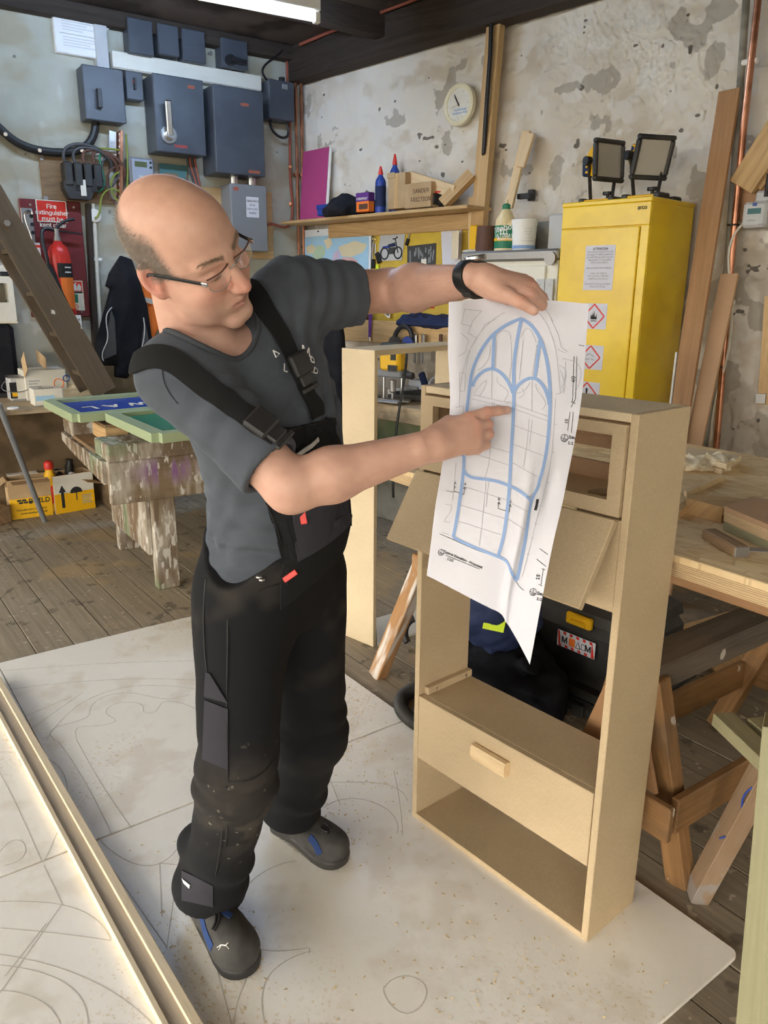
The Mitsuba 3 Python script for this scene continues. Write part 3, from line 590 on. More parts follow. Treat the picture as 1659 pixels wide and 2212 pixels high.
part(t, 'sheath', tube(smooth_path(wpts(LW, [(-220, 175), (-90, 215), (0, 278), (25, 300), (65, 320), (115, 329), (160, 327), (190, 312), (204, 285), (206, 262)], .05), 60), .026, 10), 'black')
for x, y in ((12, 290), (86, 325), (177, 325)): part(t, 'clip', tube([wpts(LW, [(x, y)], .03)[0], wpts(LW, [(x, y)], .083)[0]], .012, 8), 'steel')
t = thing('electricity_meter', 'grey electricity meter with a small display above the man\'s head', 'meter'); u0, u1, z0, z1 = wr(LW, 280, 337, 340, 440, .12)
part(t, 'case', wall_box(LW, u0, u1, z0, z1, -.004, .10, .008), 'mid_grey'); part(t, 'face', wall_box(LW, u0 + .012, u1 - .012, z1 - .20, z1 - .012, .10, .12, .006), 'meter_grey'); part(t, 'display', wall_box(LW, u0 + .03, u1 - .055, z1 - .062, z1 - .028, .12, .122), 'green_grime', 'grey-green display')
part(t, 'dial', tube([LW(u1 - .045, .119, z1 - .16), LW(u1 - .045, .125, z1 - .16)], .022, 16), 'leather_brown'); part(t, 'label_strip', wall_box(LW, u0 + .06, u1 - .04, z1 - .245, z1 - .225, .10, .1015), 'off_white')
for k in range(2): part(t, 'button', tube([LW(u1 - .03, .119, z1 - .03 - k * .03), LW(u1 - .03, .125, z1 - .03 - k * .03)], .008, 10), 'black')
part(t, 'small_print', cat([wall_box(LW, u0 + .05 + k * .06, u0 + .095 + k * .06, z1 - .16 + j * .018, z1 - .152 + j * .018, .1195, .1208, .0002) for k in range(2) for j in range(3)]), 'light_grey', kind='stuff')
u0, u1, z0, z1 = wr(LW, 343, 352, 408, 440, .02); one('teal_board', 'small brown board with flaking teal paint beside the meter', 'board', wall_box(LW, u0, u1, z0, z1, -.004, .02), 'old_wood')
pl = M(np.zeros((0, 3)), np.zeros((0, 3)));
one('paint_flakes', 'flaking teal paint on the small brown board', 'paint', cat([wall_box(LW, u0, u1, z1 - .06, z1, .02, .0215), wall_box(LW, u0 + .13, u0 + .19, z1 - .22, z1 - .06, .02, .0215), wall_box(LW, u0, u0 + .03, z1 - .14, z1 - .06, .02, .0215)]), 'teal', kind='stuff')
t = thing('cable_bundle', 'bundle of red and dark cables dropping below the chrome-handled switch box', 'cables')
for k in range(4): part(t, 'cable', tube(smooth_path(wpts(LW, [(405 + 5 * k, 336), (408 + 5 * k, 362), (416 + 4 * k, 385), (418 + 4 * k, 440)], .06), 20), .009, 8), 'rust_red' if k % 2 else 'dark_grey')
u0, u1, z0, z1 = wr(LW, 430, 402, 592, 560, .02); one('plywood_sheet', 'pale plywood panel on the wall behind the pale grey box', 'panel', wall_box(LW, u0, u1, z0, z1, -.004, .02), 'pine')
t, u0, u1, z0, z1 = case_box('distribution_box', 'pale grey metal box with a white label under the tallest dark switch box', (498, 396, 579, 543), .20, 'mid_grey')
part(t, 'notice', wall_box(LW, u0 + .115, u0 + .215, z1 - .22, z1 - .08, .2, .2012, .0003), 'paper', 'white paper notice')
for k, s in enumerate(('EMERGENCY', 'STOP', 'FOR TOOLS', 'INSIDE')): part(t, 'notice_text', wall_text(LW, s, u0 + .165, z1 - .115 - k * .027, .012, .2012), 'ink_black')
part(t, 'badge', wall_box(LW, u0 + .02, u0 + .06, z1 - .045, z1 - .02, .2, .2012, .0003), 'rust_red')
t = thing('pipe', 'thin red-brown copper pipe looping down beside the corner', 'pipe'); part(t, 'tube', tube(smooth_path(wpts(LW, [(621, 95), (622, 200), (626, 290), (628, 400), (630, 470), (622, 489), (605, 489), (578, 486)], .03), 60), .010, 8), 'rust_red')
for y in (250, 360, 440): part(t, 'clip', tube([wpts(LW, [(627, y)], .0)[0], wpts(LW, [(627, y)], .045)[0]], .012, 8), 'copper')
for k, lab in enumerate(('bright copper pipe down the corner, the left of two', 'bright copper pipe down the corner, the right of two')):
    o = LW(-.07 + .045 * k, .06, 0); t = thing('corner_pipe', lab, 'pipe'); part(t, 'tube', tube([o + [0, 0, 1.1], o + [0, 0, 2.1], o + [0, 0, CEIL - .1]], .013, 10), 'copper')
    for z in (1.6, 2.35): part(t, 'clip', bar(o + [0, 0, z] - LW.v * .05, o + [0, 0, z], .03, .02), 'copper')
# fire point
t = thing('fire_board', 'maroon painted board holding the fire extinguisher', 'board'); FU0, FU1, FZ0, FZ1 = wr(LW, 40, 428, 196, 684, .02)
part(t, 'panel', wall_box(LW, FU0, FU1, FZ0, FZ1, -.004, .02), 'maroon')
for a in (.17, .88): part(t, 'screw', tube([LW(FU0 + a * (FU1 - FU0), .019, FZ1 - .035), LW(FU0 + a * (FU1 - FU0), .024, FZ1 - .035)], .008, 8), 'steel')
t = thing('fire_sign', 'red sign with white lettering at the top of the maroon board', 'sign'); u0, u1, z0, z1 = wr(LW, 76, 430, 147, 482, .025)
part(t, 'plate', wall_box(LW, u0, u1, z0, z1, .02, .026, .001), 'off_white'); part(t, 'red_field', wall_box(LW, u0 + .006, u1 - .006, z0 + .006, z1 - .006, .026, .027, .0003), 'red')
for k, s in enumerate(('Fire', 'extinguisher', 'must be', 'kept clear')): part(t, 'lettering', wall_text(LW, s, (u0 + u1) / 2, z1 - .052 - k * .0385, .026, .0268, True), 'off_white')
t = thing('hook_plate', 'grey metal plate with a hanging steel hook on the maroon board', 'hook'); u0, u1, z0, z1 = wr(LW, 44, 448, 78, 528, .03)
part(t, 'plate', wall_box(LW, u0, u1, z0, z1, .02, .03), 'dull_steel'); part(t, 'hook', tube(smooth_path(wpts(LW, [(70, 463), (64, 454), (56, 456), (54, 470), (60, 490), (70, 528)], .045), 24), .006, 7), 'steel')
for k in range(3): part(t, 'hole', tube([LW(u0 + .06, .029, z1 - .05 - k * .05), LW(u0 + .06, .032, z1 - .05 - k * .05)], .012, 10), 'black')
t = thing('leaflet_holder', 'white and red leaflet pocket below the hook plate', 'leaflet'); u0, u1, z0, z1 = wr(LW, 70, 524, 90, 560, .03); part(t, 'pocket', wall_box(LW, u0, u1, z0, z1, .02, .035), 'white'); part(t, 'band', wall_box(LW, u0, u1, z1 - .03, z1 - .015, .035, .0365, .0003), 'red')
def extinguisher():
    t = thing('fire_extinguisher', 'red fire extinguisher with a black horn hanging on the maroon board', 'fire extinguisher')
    c = LW(on_wall(LW, 128, 560, .10)[0], .10, 0); zt = on_wall(LW, 122, 524, .10)[1]; zb = zt - .56; r = .072
    part(t, 'cylinder', lathe([(0, zb), (r - .01, zb), (r, zb + .015), (r, zt - .11), (r * .93, zt - .06), (r * .72, zt - .025), (.03, zt - .005), (.022, zt + .01), (0, zt + .01)], 28).move(*c), 'red', smooth=35)
    part(t, 'valve', lathe([(0, zt), (.02, zt), (.024, zt + .02), (.016, zt + .05), (.018, zt + .085), (0, zt + .09)], 16).move(*c), 'dull_steel', 'brass and steel valve', smooth=40)
    top = c + [0, 0, zt + .075]; part(t, 'carry_handle', bar(top, top + LW.u * .16 - [0, 0, .015], .022, .010), 'black', 'black lower handle'); part(t, 'trigger', tube(smooth_path([top + [0, 0, .01], top + LW.u * .05 + [0, 0, .055], top + LW.u * .12 + [0, 0, .075]], 12), .010, 8), 'black', 'black upper lever')
    hz = zt - .08; hp = c - LW.u * .085 + LW.v * .045; part(t, 'hose', tube(smooth_path([top - LW.u * .01, top - LW.u * .075 + [0, 0, .005], hp + [0, 0, hz - .02], hp + [0, 0, hz - .08]], 24), .012, 8), 'black')
    part(t, 'horn', tube([hp + [0, 0, hz - .06], hp + LW.u * .02 + [0, 0, hz - .12], hp + LW.u * .09 + [0, 0, hz - .37]], [.02, .027, .042], 14), 'black', 'black plastic horn')
    part(t, 'black_label', M(*lathe_patch(c, r + .001, zt - .22, zt - .13, -150, -30)), 'black', 'black instruction label'); part(t, 'orange_label', M(*lathe_patch(c, r + .001, zt - .42, zt - .22, -140, -40)), 'orange', 'orange instruction label')
    part(t, 'label_text', cat([M(*lathe_patch(c, r + .0018, zt - .16 - k * .03, zt - .152 - k * .03, -115, -75)) for k in range(2)]), 'white', kind='stuff'); part(t, 'pressure_ring', tube([c + np.array([.022 * math.cos(a), .022 * math.sin(a), zt - .0]) for a in np.linspace(0, 6.283, 20)], .004, 6, False), 'dull_steel')
    part(t, 'tag', wall_box(LW, LW.local(c)[0] - .0, LW.local(c)[0] + .085, zt - .53, zt - .46, .176, .1775, .0003), 'white', 'white paper service tag'); part(t, 'tag_text', wall_text(LW, 'SERVICE', LW.local(c)[0] + .042, zt - .495, .012, .1776, True), 'ink_black')
def lathe_patch(c, r, z0, z1, a0, a1):
    w = np.radians(np.linspace(a0, a1, 12)) + math.radians(90 - AL) + math.pi / 2 * 0; dirs = np.cos(w)[:, None] * LW.u - np.sin(w)[:, None] * LW.v * 1.0
    v = np.vstack([c + r * dirs + [0, 0, z0], c + r * dirs + [0, 0, z1]]); i = np.arange(11); f = np.vstack([np.stack([i, i + 1, i + 13], 1), np.stack([i, i + 13, i + 12], 1)]); return v, f
extinguisher()
t = thing('id_sign', 'white and red extinguisher instruction card at the lower right of the maroon board', 'sign'); u0, u1, z0, z1 = wr(LW, 153, 606, 184, 671, .025)
part(t, 'card', wall_box(LW, u0, u1, z0, z1, .02, .025, .001), 'cream'); part(t, 'red_panel', wall_box(LW, u0 + .006, u1 - .006, z1 - .07, z1 - .006, .025, .0262, .0003), 'red'); part(t, 'black_band', wall_box(LW, u0 + .006, u1 - .006, z1 - .083, z1 - .072, .025, .0262, .0003), 'ink_black'); part(t, 'green_panel', wall_box(LW, u0 + .006, u0 + .036, z1 - .145, z1 - .09, .025, .0262, .0003), 'green')
part(t, 'pictogram', cat([of_hull([LW(u0 + x, y, z1 - z) for y in (.0262, .027) for x, z in ((.012, .065), (.032, .065), (.032, .03), (.022, .018), (.012, .03))]), wall_box(LW, u0 + .022, u0 + .036, z1 - .02, z1 - .014, .0262, .027, .0002)]), 'white', 'white extinguisher symbol', kind='stuff')
part(t, 'flame', of_hull([LW(u1 - x, y, z1 - z) for y in (.0262, .027) for x, z in ((.040, .064), (.014, .064), (.012, .04), (.026, .018), (.042, .045))]), 'off_white', 'pale flame symbol')
for k in range(2): part(t, 'prohibition_ring', tube([LW(u0 + .021 + .012 * math.cos(a), .0262, z1 - .170 - k * .032 + .012 * math.sin(a)) for a in np.linspace(0, 6.283, 18)], .002, 5, False), 'red')
part(t, 'small_print', cat([wall_box(LW, u0 + .045, u1 - .012, z1 - .10 - k * .012, z1 - .096 - k * .012, .025, .0258, .0002) for k in range(10)]), 'ink_light', kind='stuff')
t = thing('conduit', 'white electrical conduit with a round junction box running down the left wall', 'conduit'); P = wpts(LW, [(200, 440), (203, 466), (208, 560), (216, 690), (222, 760)], .03)
part(t, 'tube', tube(P, .014, 10), 'off_white'); part(t, 'junction_box', tube([P[1] - LW.v * .03, P[1] + LW.v * .022], .042, 20), 'white', 'round white junction box'); part(t, 'saddle_clip', bar(P[2] - LW.u * .04, P[2] + LW.u * .04, .02, .012, LW.v), 'white')
P = wpts(LW, [(189, 440), (205, 760)], .015); one('dark_strip', 'narrow dark flaking strip on the wall right of the maroon board', 'strip', bar(P[0], P[1], .03, .075, LW.v), 'dark_beam')
# coats
def garment(outline, off, t, bulge, seed, waves=5.0):
    import shapely
    P = [on_wall(LW, x, y, off) for x, y in outline]; pol = shapely.Polygon(P); u0, z0, u1, z1 = pol.bounds
    def fn(p):
        q = (p - LW.o); a = q @ LW.u; b = q @ LW.v; z = q[:, 2]; d2 = -np.array([0.0]); pts = shapely.points(a, z); ins = shapely.contains(pol, pts); d2 = shapely.distance(pol.exterior, pts) * np.where(ins, -1, 1)
        tt = t + bulge * np.clip(-d2 / .12, 0, 1) ** .6 + .012 * np.sin(a * 2 * math.pi * waves + 2.5 * np.sin(z * 6 + seed)) * np.clip(-d2 / .05, 0, 1); return smax(d2, np.abs(b - off + .02) - tt * .5, .02)
    lo = np.min([LW(a, b, z) for a in (u0 - .05, u1 + .05) for b in (off - .2, off + .16) for z in (z0 - .05, z1 + .05)], axis=0); hi = np.max([LW(a, b, z) for a in (u0 - .05, u1 + .05) for b in (off - .2, off + .16) for z in (z0 - .05, z1 + .05)], axis=0)
    return solid(fn, lo, hi, .011, newton=1), fn
m, gfn = garment([(262, 552), (238, 590), (230, 618), (240, 624), (225, 680), (208, 745), (212, 775), (222, 790), (250, 790), (250, 815), (275, 818), (282, 803), (300, 806), (318, 800), (330, 740), (318, 660), (300, 600), (285, 560)], .12, .06, .10, 2)
t = thing('coat', 'black coat with grey side panels hanging on the left wall', 'coat'); part(t, 'shell', m, 'black_fabric', smooth=True)
for quad in ([(240, 668), (248, 690), (252, 765), (222, 778), (232, 720)], [(312, 690), (322, 735), (316, 780), (304, 770), (306, 735)]): part(t, 'side_panel', of_hull([p for x, y in quad for p in (wpts(LW, [(x, y)], .12)[0] - LW.v * .0, wpts(LW, [(x, y)], .188)[0])]), 'dark_grey', 'dark grey side panel')
part(t, 'piping', tube(smooth_path(wpts(LW, [(242, 664), (230, 700), (232, 735), (221, 765), (224, 780)], .19), 30), .004, 6), 'light_grey', 'pale piping'); part(t, 'piping', tube(smooth_path(wpts(LW, [(310, 686), (312, 720), (303, 760)], .19), 20), .004, 6), 'light_grey')
m, _ = garment([(285, 570), (300, 590), (322, 600), (345, 640), (362, 660), (350, 700), (330, 735), (318, 735), (305, 680), (295, 620)], .06, .04, .04, 4, 3)
t = thing('hi_vis_vest', 'orange high-visibility vest with a silver band behind the black coat', 'vest'); part(t, 'shell', m, 'orange', smooth=True)
part(t, 'reflective_band', of_hull([p for x, y in ((300, 638), (356, 654), (356, 664), (302, 650)) for p in wpts(LW, [(x, y)], .05) + wpts(LW, [(x, y)], .092)]), 'reflective', 'silver reflective band'); part(t, 'yellow_panel', of_hull([p for x, y in ((284, 572), (300, 592), (303, 618), (292, 606)) for p in wpts(LW, [(x, y)], .05) + wpts(LW, [(x, y)], .10)]), 'hiviz', 'lime yellow shoulder panel')
# loft ladder
t = thing('ladder', 'old dark wooden ladder with flat treads, spattered with paint, leaning over the left bench', 'ladder')
A, B = wpts(LW, [(-92, 300), (226, 848)], .80); dL = unit(B - A); A = A - dL * .9; A2, B2 = A - LW.v * .34, B - LW.v * .34; pn_ = unit(np.cross(dL, LW.v))
part(t, 'stringer', bar(A, B, .15, .035, LW.v), 'ladder_wood'); part(t, 'stringer', bar(A2, B2, .15, .035, LW.v), 'ladder_wood')
Lh_ = np.linalg.norm(B - A)
for k in range(11):
    q = B - dL * (.12 + k * .262); part(t, 'tread', bar(q - LW.v * .02, q - LW.v * .32, .115, .026, (0, 0, 1)), 'ladder_wood')
part(t, 'bolt', tube([A + dL * (Lh_ * .56) + LW.v * .015, A + dL * (Lh_ * .56) + LW.v * .03], .018, 6), 'dull_steel')
# bench along the left wall
bz = .80; bv = LW.local(at_z(60, 882, bz))[1]; t = thing('wall_bench', 'grimy wooden bench shelf along the left wall carrying cans and boxes', 'bench')
part(t, 'top', wall_box(LW, -4.6, -1.72, bz - .035, bz, .02, bv), 'bench_top'); part(t, 'back_panel', wall_box(LW, -4.6, -1.35, 0, bz - .036, .01, .03), 'brown_grime'); part(t, 'end_panel', wall_box(LW, -1.76, -1.73, 0, bz - .036, .03, bv - .03), 'brown_grime')
def bpt(x, y, z=bz): return at_z(x, y, z)
def carton(name, label, c, az, L, D, H, mat, cat_='cardboard box', open_top=False, th=.006):
    a = Axes(c, az); t = thing(name, label, cat_)
    if not open_top: part(t, 'body', box(0, L, 0, D, 0, H, .003).to(a), mat)
    else:
        part(t, 'base', box(0, L, 0, D, 0, th, .001).to(a), mat)
        for b in ((0, L, 0, th), (0, L, D - th, D), (0, th, th, D - th), (L - th, L, th, D - th)): part(t, 'wall', box(b[0], b[1], b[2], b[3], th, H, .001).to(a), mat)
    return t, a
# black cabinet, jug, tin, boxes on the bench
p = LW(LW.local(bpt(46, 868))[0], 0, bz); uR = on_wall(LW, 47, 850, .15)[0]
t = thing('speaker', 'black box with rounded top standing at the far left of the bench', 'speaker'); zT = on_wall(LW, 20, 699, .15)[1]
part(t, 'cabinet', wall_box(LW, uR - .55, uR, bz + .03, zT, .015, .15, .03), 'black_fabric'); part(t, 'stand', wall_box(LW, uR - .5, uR - .05, bz, bz + .03, .03, .14), 'black_plastic')
uJ, zJ = on_wall(LW, 38, 697, .15)
t = thing('jug_kettle', 'cream plastic jug with a side handle standing on the black box', 'jug'); jug = shapely.box(-.15, 0, 0, .27).difference(shapely.box(-.085, .13, -.045, .225).buffer(.012)).buffer(-.012).buffer(.012)
e = trimesh.creation.extrude_polygon(jug, .13); mm = np.eye(4); mm[:3, 0], mm[:3, 1], mm[:3, 2], mm[:3, 3] = LW.u, [0, 0, 1], LW.v, LW(uJ, .018, zT + .012); part(t, 'body', of(e).tf(mm), 'off_white', smooth=30); part(t, 'foot', wall_box(LW, uJ - .155, uJ + .005, zT, zT + .012, .014, .15), 'cream'); part(t, 'lid', wall_box(LW, uJ - .14, uJ - .01, zT + .278, zT + .292, .03, .14), 'cream')
t = thing('socket', 'white wall socket with a black plug at the left edge', 'socket'); u0, u1, z0, z1 = wr(LW, -25, 572, 24, 608, .03); part(t, 'plate', wall_box(LW, u0, u1, z0, z1, -.004, .02), 'off_white'); part(t, 'plug', wall_box(LW, u1 - .07, u1 - .005, z0 - .015, z0 + .06, .02, .07, .008), 'black'); part(t, 'flex', tube(smooth_path([LW(u1 - .03, .05, z0), LW(u1 - .03, .05, z0 - .08), LW(u1 - .05, .05, z0 - .14)], 10), .006, 6), 'black')
c = bpt(43, 864); t = thing('paint_tin', 'square paint tin smeared with white paint on the left bench', 'tin'); a = Axes(c, AL); s = .125
part(t, 'body', box(-s / 2, s / 2, -s / 2, s / 2, 0, .15, .012).to(a), 'light_grey'); part(t, 'rim', tube([a(x, y, .152) for x, y in ((-.06, -.06), (.06, -.06), (.06, .06), (-.06, .06), (-.06, -.06))], .005, 6), 'steel'); part(t, 'label', box(-s / 2 + .002, s / 2 - .002, s / 2, s / 2 + .0015, .02, .12, .0004).to(a), 'black', 'dark label'); part(t, 'smear', box(-.02, s / 2 - .002, s / 2 + .0015, s / 2 + .003, .015, .14, .0008).to(a), 'off_white', 'white paint smear'); part(t, 'yellow_spot', box(-.05, -.02, s / 2 + .0015, s / 2 + .0025, .03, .06, .0004).to(a), 'tool_yellow')
part(t, 'wire_handle', tube(smooth_path([a(-.065, 0, .13), a(-.10, .03, .08), a(-.05, .07, .06), a(.07, .03, .10)], 16), .0025, 6), 'steel')
t, a = carton('carton', 'white printed cardboard box with its flap open behind the paint tin', LW(on_wall(LW, 56, 840, .38)[0], .16, bz), AL, .25, .22, .19, 'off_white')
part(t, 'flap', bar(a(.0, .20, .20), a(.0, .32, .26), .12, .004, LW.u), 'carton', 'open brown flap'); part(t, 'flap', bar(a(.15, .01, .20), a(.15, .02, .28), .28, .004, LW.u), 'carton')
for k, (x, z, r) in enumerate(((.20, .10, .03), (.25, .13, .02))): part(t, 'print', tube([a(x + r * math.cos(w), .221, z + r * math.sin(w)) for w in np.linspace(0, 6.283, 18)], .003, 5, False), 'orange' if k == 0 else 'blue')
part(t, 'small_print', cat([box(.02, .02 + rng.uniform(.05, .12), .22, .221, .03 + k * .018, .037 + k * .018, .0002).to(a) for k in range(6)]), 'ink_grey', kind='stuff')
t, a = carton('tissue_box', 'low white and blue tissue box beside the paint tin', bpt(76, 878, bz) + LW.v * -.14, AL, .17, .13, .10, 'off_white'); part(t, 'opening', tube([a(.085 + .045 * math.cos(w), .065 + .025 * math.sin(w), .0955) for w in np.linspace(0, 6.283, 20)], .006, 5, False), 'black'); part(t, 'blue_end', box(.17, .1715, .002, .128, .002, .093, .0004).to(a), 'sea', 'blue printed end'); part(t, 'blue_band', box(.01, .12, .13, .1312, .03, .06, .0003).to(a), 'sea')
c = bpt(150, 872); one('dust_sheet', 'crumpled pale dust sheet heaped on the bench beside the ladder foot', 'cloth', solid(lambda p: ell(p, LW(LW.local(c)[0] + .1, .28, bz + .01), (.20, .14, .13)) + .03 * npfbm(p, 8, 3, 5), LW(LW.local(c)[0] + .1, .28, bz) - [.3, .3, .0], LW(LW.local(c)[0] + .1, .28, bz) + [.3, .3, .25], .012), 'cream_cloth', smooth=True)
one('sanding_pad', 'small white round pad lying at the front of the left bench', 'pad', lathe([(0, 0), (.03, 0), (.033, .006), (.03, .012), (0, .013)], 16).move(*bpt(28, 884)), 'white', smooth=40)
# pole, cartons and their contents under the bench
a0, a1 = at_z(97, 1127, FLOOR), at_z(2, 888, bz) + LW.v * .02; one('pole', 'grey metal pole leaning against the left bench', 'pole', tube([a0, a1 + (a1 - a0) * .06], .017, 10), 'mid_grey', smooth=40)
def open_carton(label, px_l, px_r, H, side, seed):
    p0, p1 = at_z(*px_l, FLOOR), at_z(*px_r, FLOOR); az = math.degrees(math.atan2(*(p1 - p0)[:2])); L = np.linalg.norm(p1 - p0); t, a = carton('carton', label, p0, az, L, -.24, H, 'carton', open_top=True)
    return t, a, L
def open_box(label, px_l, px_r, D, H, upper='off_white'):
    p0, p1 = at_z(*px_l, FLOOR), at_z(*px_r, FLOOR); L = np.linalg.norm((p1 - p0)[:2]); a = Axes(p0, math.degrees(math.atan2(*(p1 - p0)[:2]))); t = thing('carton', label, 'cardboard box'); th = .006
    part(t, 'base', box(0, L, -D, 0, 0, th, .001).to(a), 'carton')
    for k, b in enumerate(((0, L, -th, 0), (0, L, -D, -D + th), (0, th, -D, 0), (L - th, L, -D, 0))): part(t, 'wall', box(*b, th, H, .001).to(a), 'carton')
    part(t, 'yellow_band', box(.001, L - .001, 0, .0015, .002, H * .52, .0004).to(a), 'tool_yellow', 'yellow printed lower half'); part(t, 'white_band', box(.001, L - .001, 0, .0012, H * .52, H * .99, .0004).to(a), upper)
    return t, a, L
def box_text(t, a, s, u, z, h, v=.002, bold=True):
    m = text(s, h, .001, bold); mm = np.eye(4); mm[:3, 0], mm[:3, 1], mm[:3, 2], mm[:3, 3] = a.u, [0, 0, 1], a.v, a(u, v, z); part(t, 'lettering', m.tf(mm), 'ink_black')
t, a, L = open_box('open cardboard box with yellow lower half and brick logo on the floor at left', (25, 1124), (116, 1112), .17, .27, 'carton')
box_text(t, a, 'BUILD', L * .70, .10, .032); box_text(t, a, 'BUILDING & DIY PRODUCTS', L * .5, .055, .010); box_text(t, a, 'www.everbuild.co.uk', L * .55, .03, .012)
for k in range(5): part(t, 'brick_mark', box(L * .22 + (k % 3) * .03 - .01 * (k // 3), L * .22 + .026 + (k % 3) * .03 - .01 * (k // 3), .0015, .0025, .105 + (k // 3) * .016, .118 + (k // 3) * .016, .0003).to(a), 'ink_black')
part(t, 'flap', bar(a(.02, .03, .26), a(L - .02, .03, .26), .004, .16, a.v), 'carton', 'folded-down brown flap'); part(t, 'flap', bar(a(-.07, -.09, .22), a(.0, -.09, .27), .16, .004), 'carton'); part(t, 'flap', bar(a(.02, -.16, .28), a(L * .8, -.16, .28), .004, .09, a.v), 'white')
t, a, L = open_box('open cardboard box with a yellow arrow and umbrella panel, full of tubes', (122, 1112), (207, 1097), .17, .27)
part(t, 'arrow_head', of_hull([a(.055 + x, y, .15 + z) for y in (.0015, .003) for x, z in ((-.024, 0), (.024, 0), (0, .05))]), 'ink_black'); part(t, 'arrow_shaft', box(.045, .065, .0015, .003, .04, .15, .0003).to(a), 'ink_black')
part(t, 'umbrella_top', of_hull([a(.15 + .042 * math.cos(w), y, .135 + .042 * math.sin(w)) for y in (.0015, .003) for w in np.linspace(0, math.pi, 10)]), 'ink_black'); part(t, 'umbrella_stem', box(.147, .153, .0015, .003, .08, .135, .0003).to(a), 'ink_black')
part(t, 'flap', bar(a(L * .72, .05, .22), a(L + .02, .05, .20), .004, .12, a.v), 'carton', 'bent brown flap'); part(t, 'small_print', cat([box(L * .68, L * .68 + .07 - .01 * (k % 2), .0015, .0022, .05 + k * .014, .056 + k * .014, .0002).to(a) for k in range(5)]), 'ink_grey', kind='stuff')
def canister(name, label, c, tilt, az, r, H, mat, cap, cap_h, cat_):
    t = thing(name, label, cat_); R_ = trimesh.transformations.rotation_matrix(math.radians(tilt), [math.cos(math.radians(az)), math.sin(math.radians(az)), 0]); R_[:3, 3] = c
    part(t, 'body', lathe([(0, 0), (r, 0), (r, H * .86), (r * .7, H * .94), (r * .7, H), (0, H)], 18).tf(R_), mat, smooth=40); part(t, 'cap', lathe([(0, H), (r * .85, H), (r * .85, H + cap_h * .7), (r * .5, H + cap_h), (0, H + cap_h)], 18).tf(R_), cap, smooth=40); part(t, 'label', lathe([(r + .0008, H * .2), (r + .0008, H * .62)], 18).tf(R_), 'red' if mat != 'red' else 'white'); return t
canister('spray_can', 'yellow and red spray can with a red cap standing in the full cardboard box', a(.0, -.06, .02), 4, 30, .036, .30, 'tool_yellow', 'red', .055, 'can')
canister('sealant_tube', 'short white and red tube in the full cardboard box', a(.075, -.05, .09), 24, 120, .030, .17, 'white', 'light_grey', .03, 'tube'); canister('sealant_tube', 'tall black and white tube upright in the full cardboard box', a(.13, -.10, .06), 6, 100, .030, .29, 'black', 'black', .01, 'tube')
canister('sealant_tube', 'black tube tilted over the right rim of the full cardboard box', a(.14, -.07, .14), -48, 60, .025, .20, 'black', 'black', .05, 'tube'); canister('sealant_tube', 'dark tube lying behind the tilted one in the full cardboard box', a(.16, -.14, .16), -35, 70, .022, .18, 'dark_grey', 'black', .04, 'tube')
P0 = at_z(0, 1128, FLOOR); one('timber_block', 'rough wooden block at the left edge on the floor boards', 'block', box(-.10, .04, -.08, .08, 0, .12, .008).to(Axes(P0, 30)), 'old_wood')
# paint-spattered workbench
WB = Axes(at_z(231, 963, .775), 57.0); WB.o[2] = FLOOR; WZ = .787; WBL = 1.15; WD = 1.02          # u along its front, away to the right; v towards the camera's right: the bench lies on the -v side
t = thing('workbench', 'heavy old workbench crusted with white, purple and green paint behind the man', 'workbench')
part(t, 'top_plank', box(0, WBL, -.26, .0, WZ - .085, WZ, .006).to(WB), 'bench_wood'); part(t, 'top_plank', box(0, WBL, -WD, -.78, WZ - .085, WZ, .006).to(WB), 'bench_wood'); part(t, 'well_board', box(0, WBL, -.78, -.26, WZ - .10, WZ - .07, .004).to(WB), 'old_wood')
def slab(poly_vz, u0, u1, ax=WB): 
    e = trimesh.creation.extrude_polygon(shapely.Polygon(poly_vz), u1 - u0); w = e.vertices; return grain(M(np.stack([u0 + w[:, 2], w[:, 0], w[:, 1]], 1), e.faces)).to(ax)
part(t, 'front_apron', box(.0, WBL, -.05, -.01, WZ - .30, WZ - .086, .004).to(WB), 'bench_wood'); part(t, 'end_rail', slab([(-WD + .02, WZ - .086), (-.05, WZ - .086), (-.05, WZ - .20), (-.75, WZ - .16), (-WD + .02, WZ - .13)], -.02, .02), 'bench_wood')
lu_ = WB.local(at_z(365, 1267, FLOOR))[0] - .06; lv_ = WB.local(at_z(365, 1267, FLOOR))[1]
for u, v in ((lu_, -.055), (lu_, -.80), (WBL - .2, -.10), (WBL - .2, -.88)): part(t, 'leg', box(u, u + .115, v - .035, v + .035, 0, WZ - .086, .004).to(WB), 'bench_wood')
for k in range(5): part(t, 'end_board', box(lu_ - .024, lu_ - .001, -.80 + k * .146, -.80 + k * .146 + .144, .18 + .006 * (k % 2), WZ - .2, .003).to(WB), 'bench_wood', 'end board smeared with white paint' if k > 1 else None)
part(t, 'block', box(.05, .17, -.86, -.78, WZ, WZ + .045, .004).to(WB), 'old_wood')
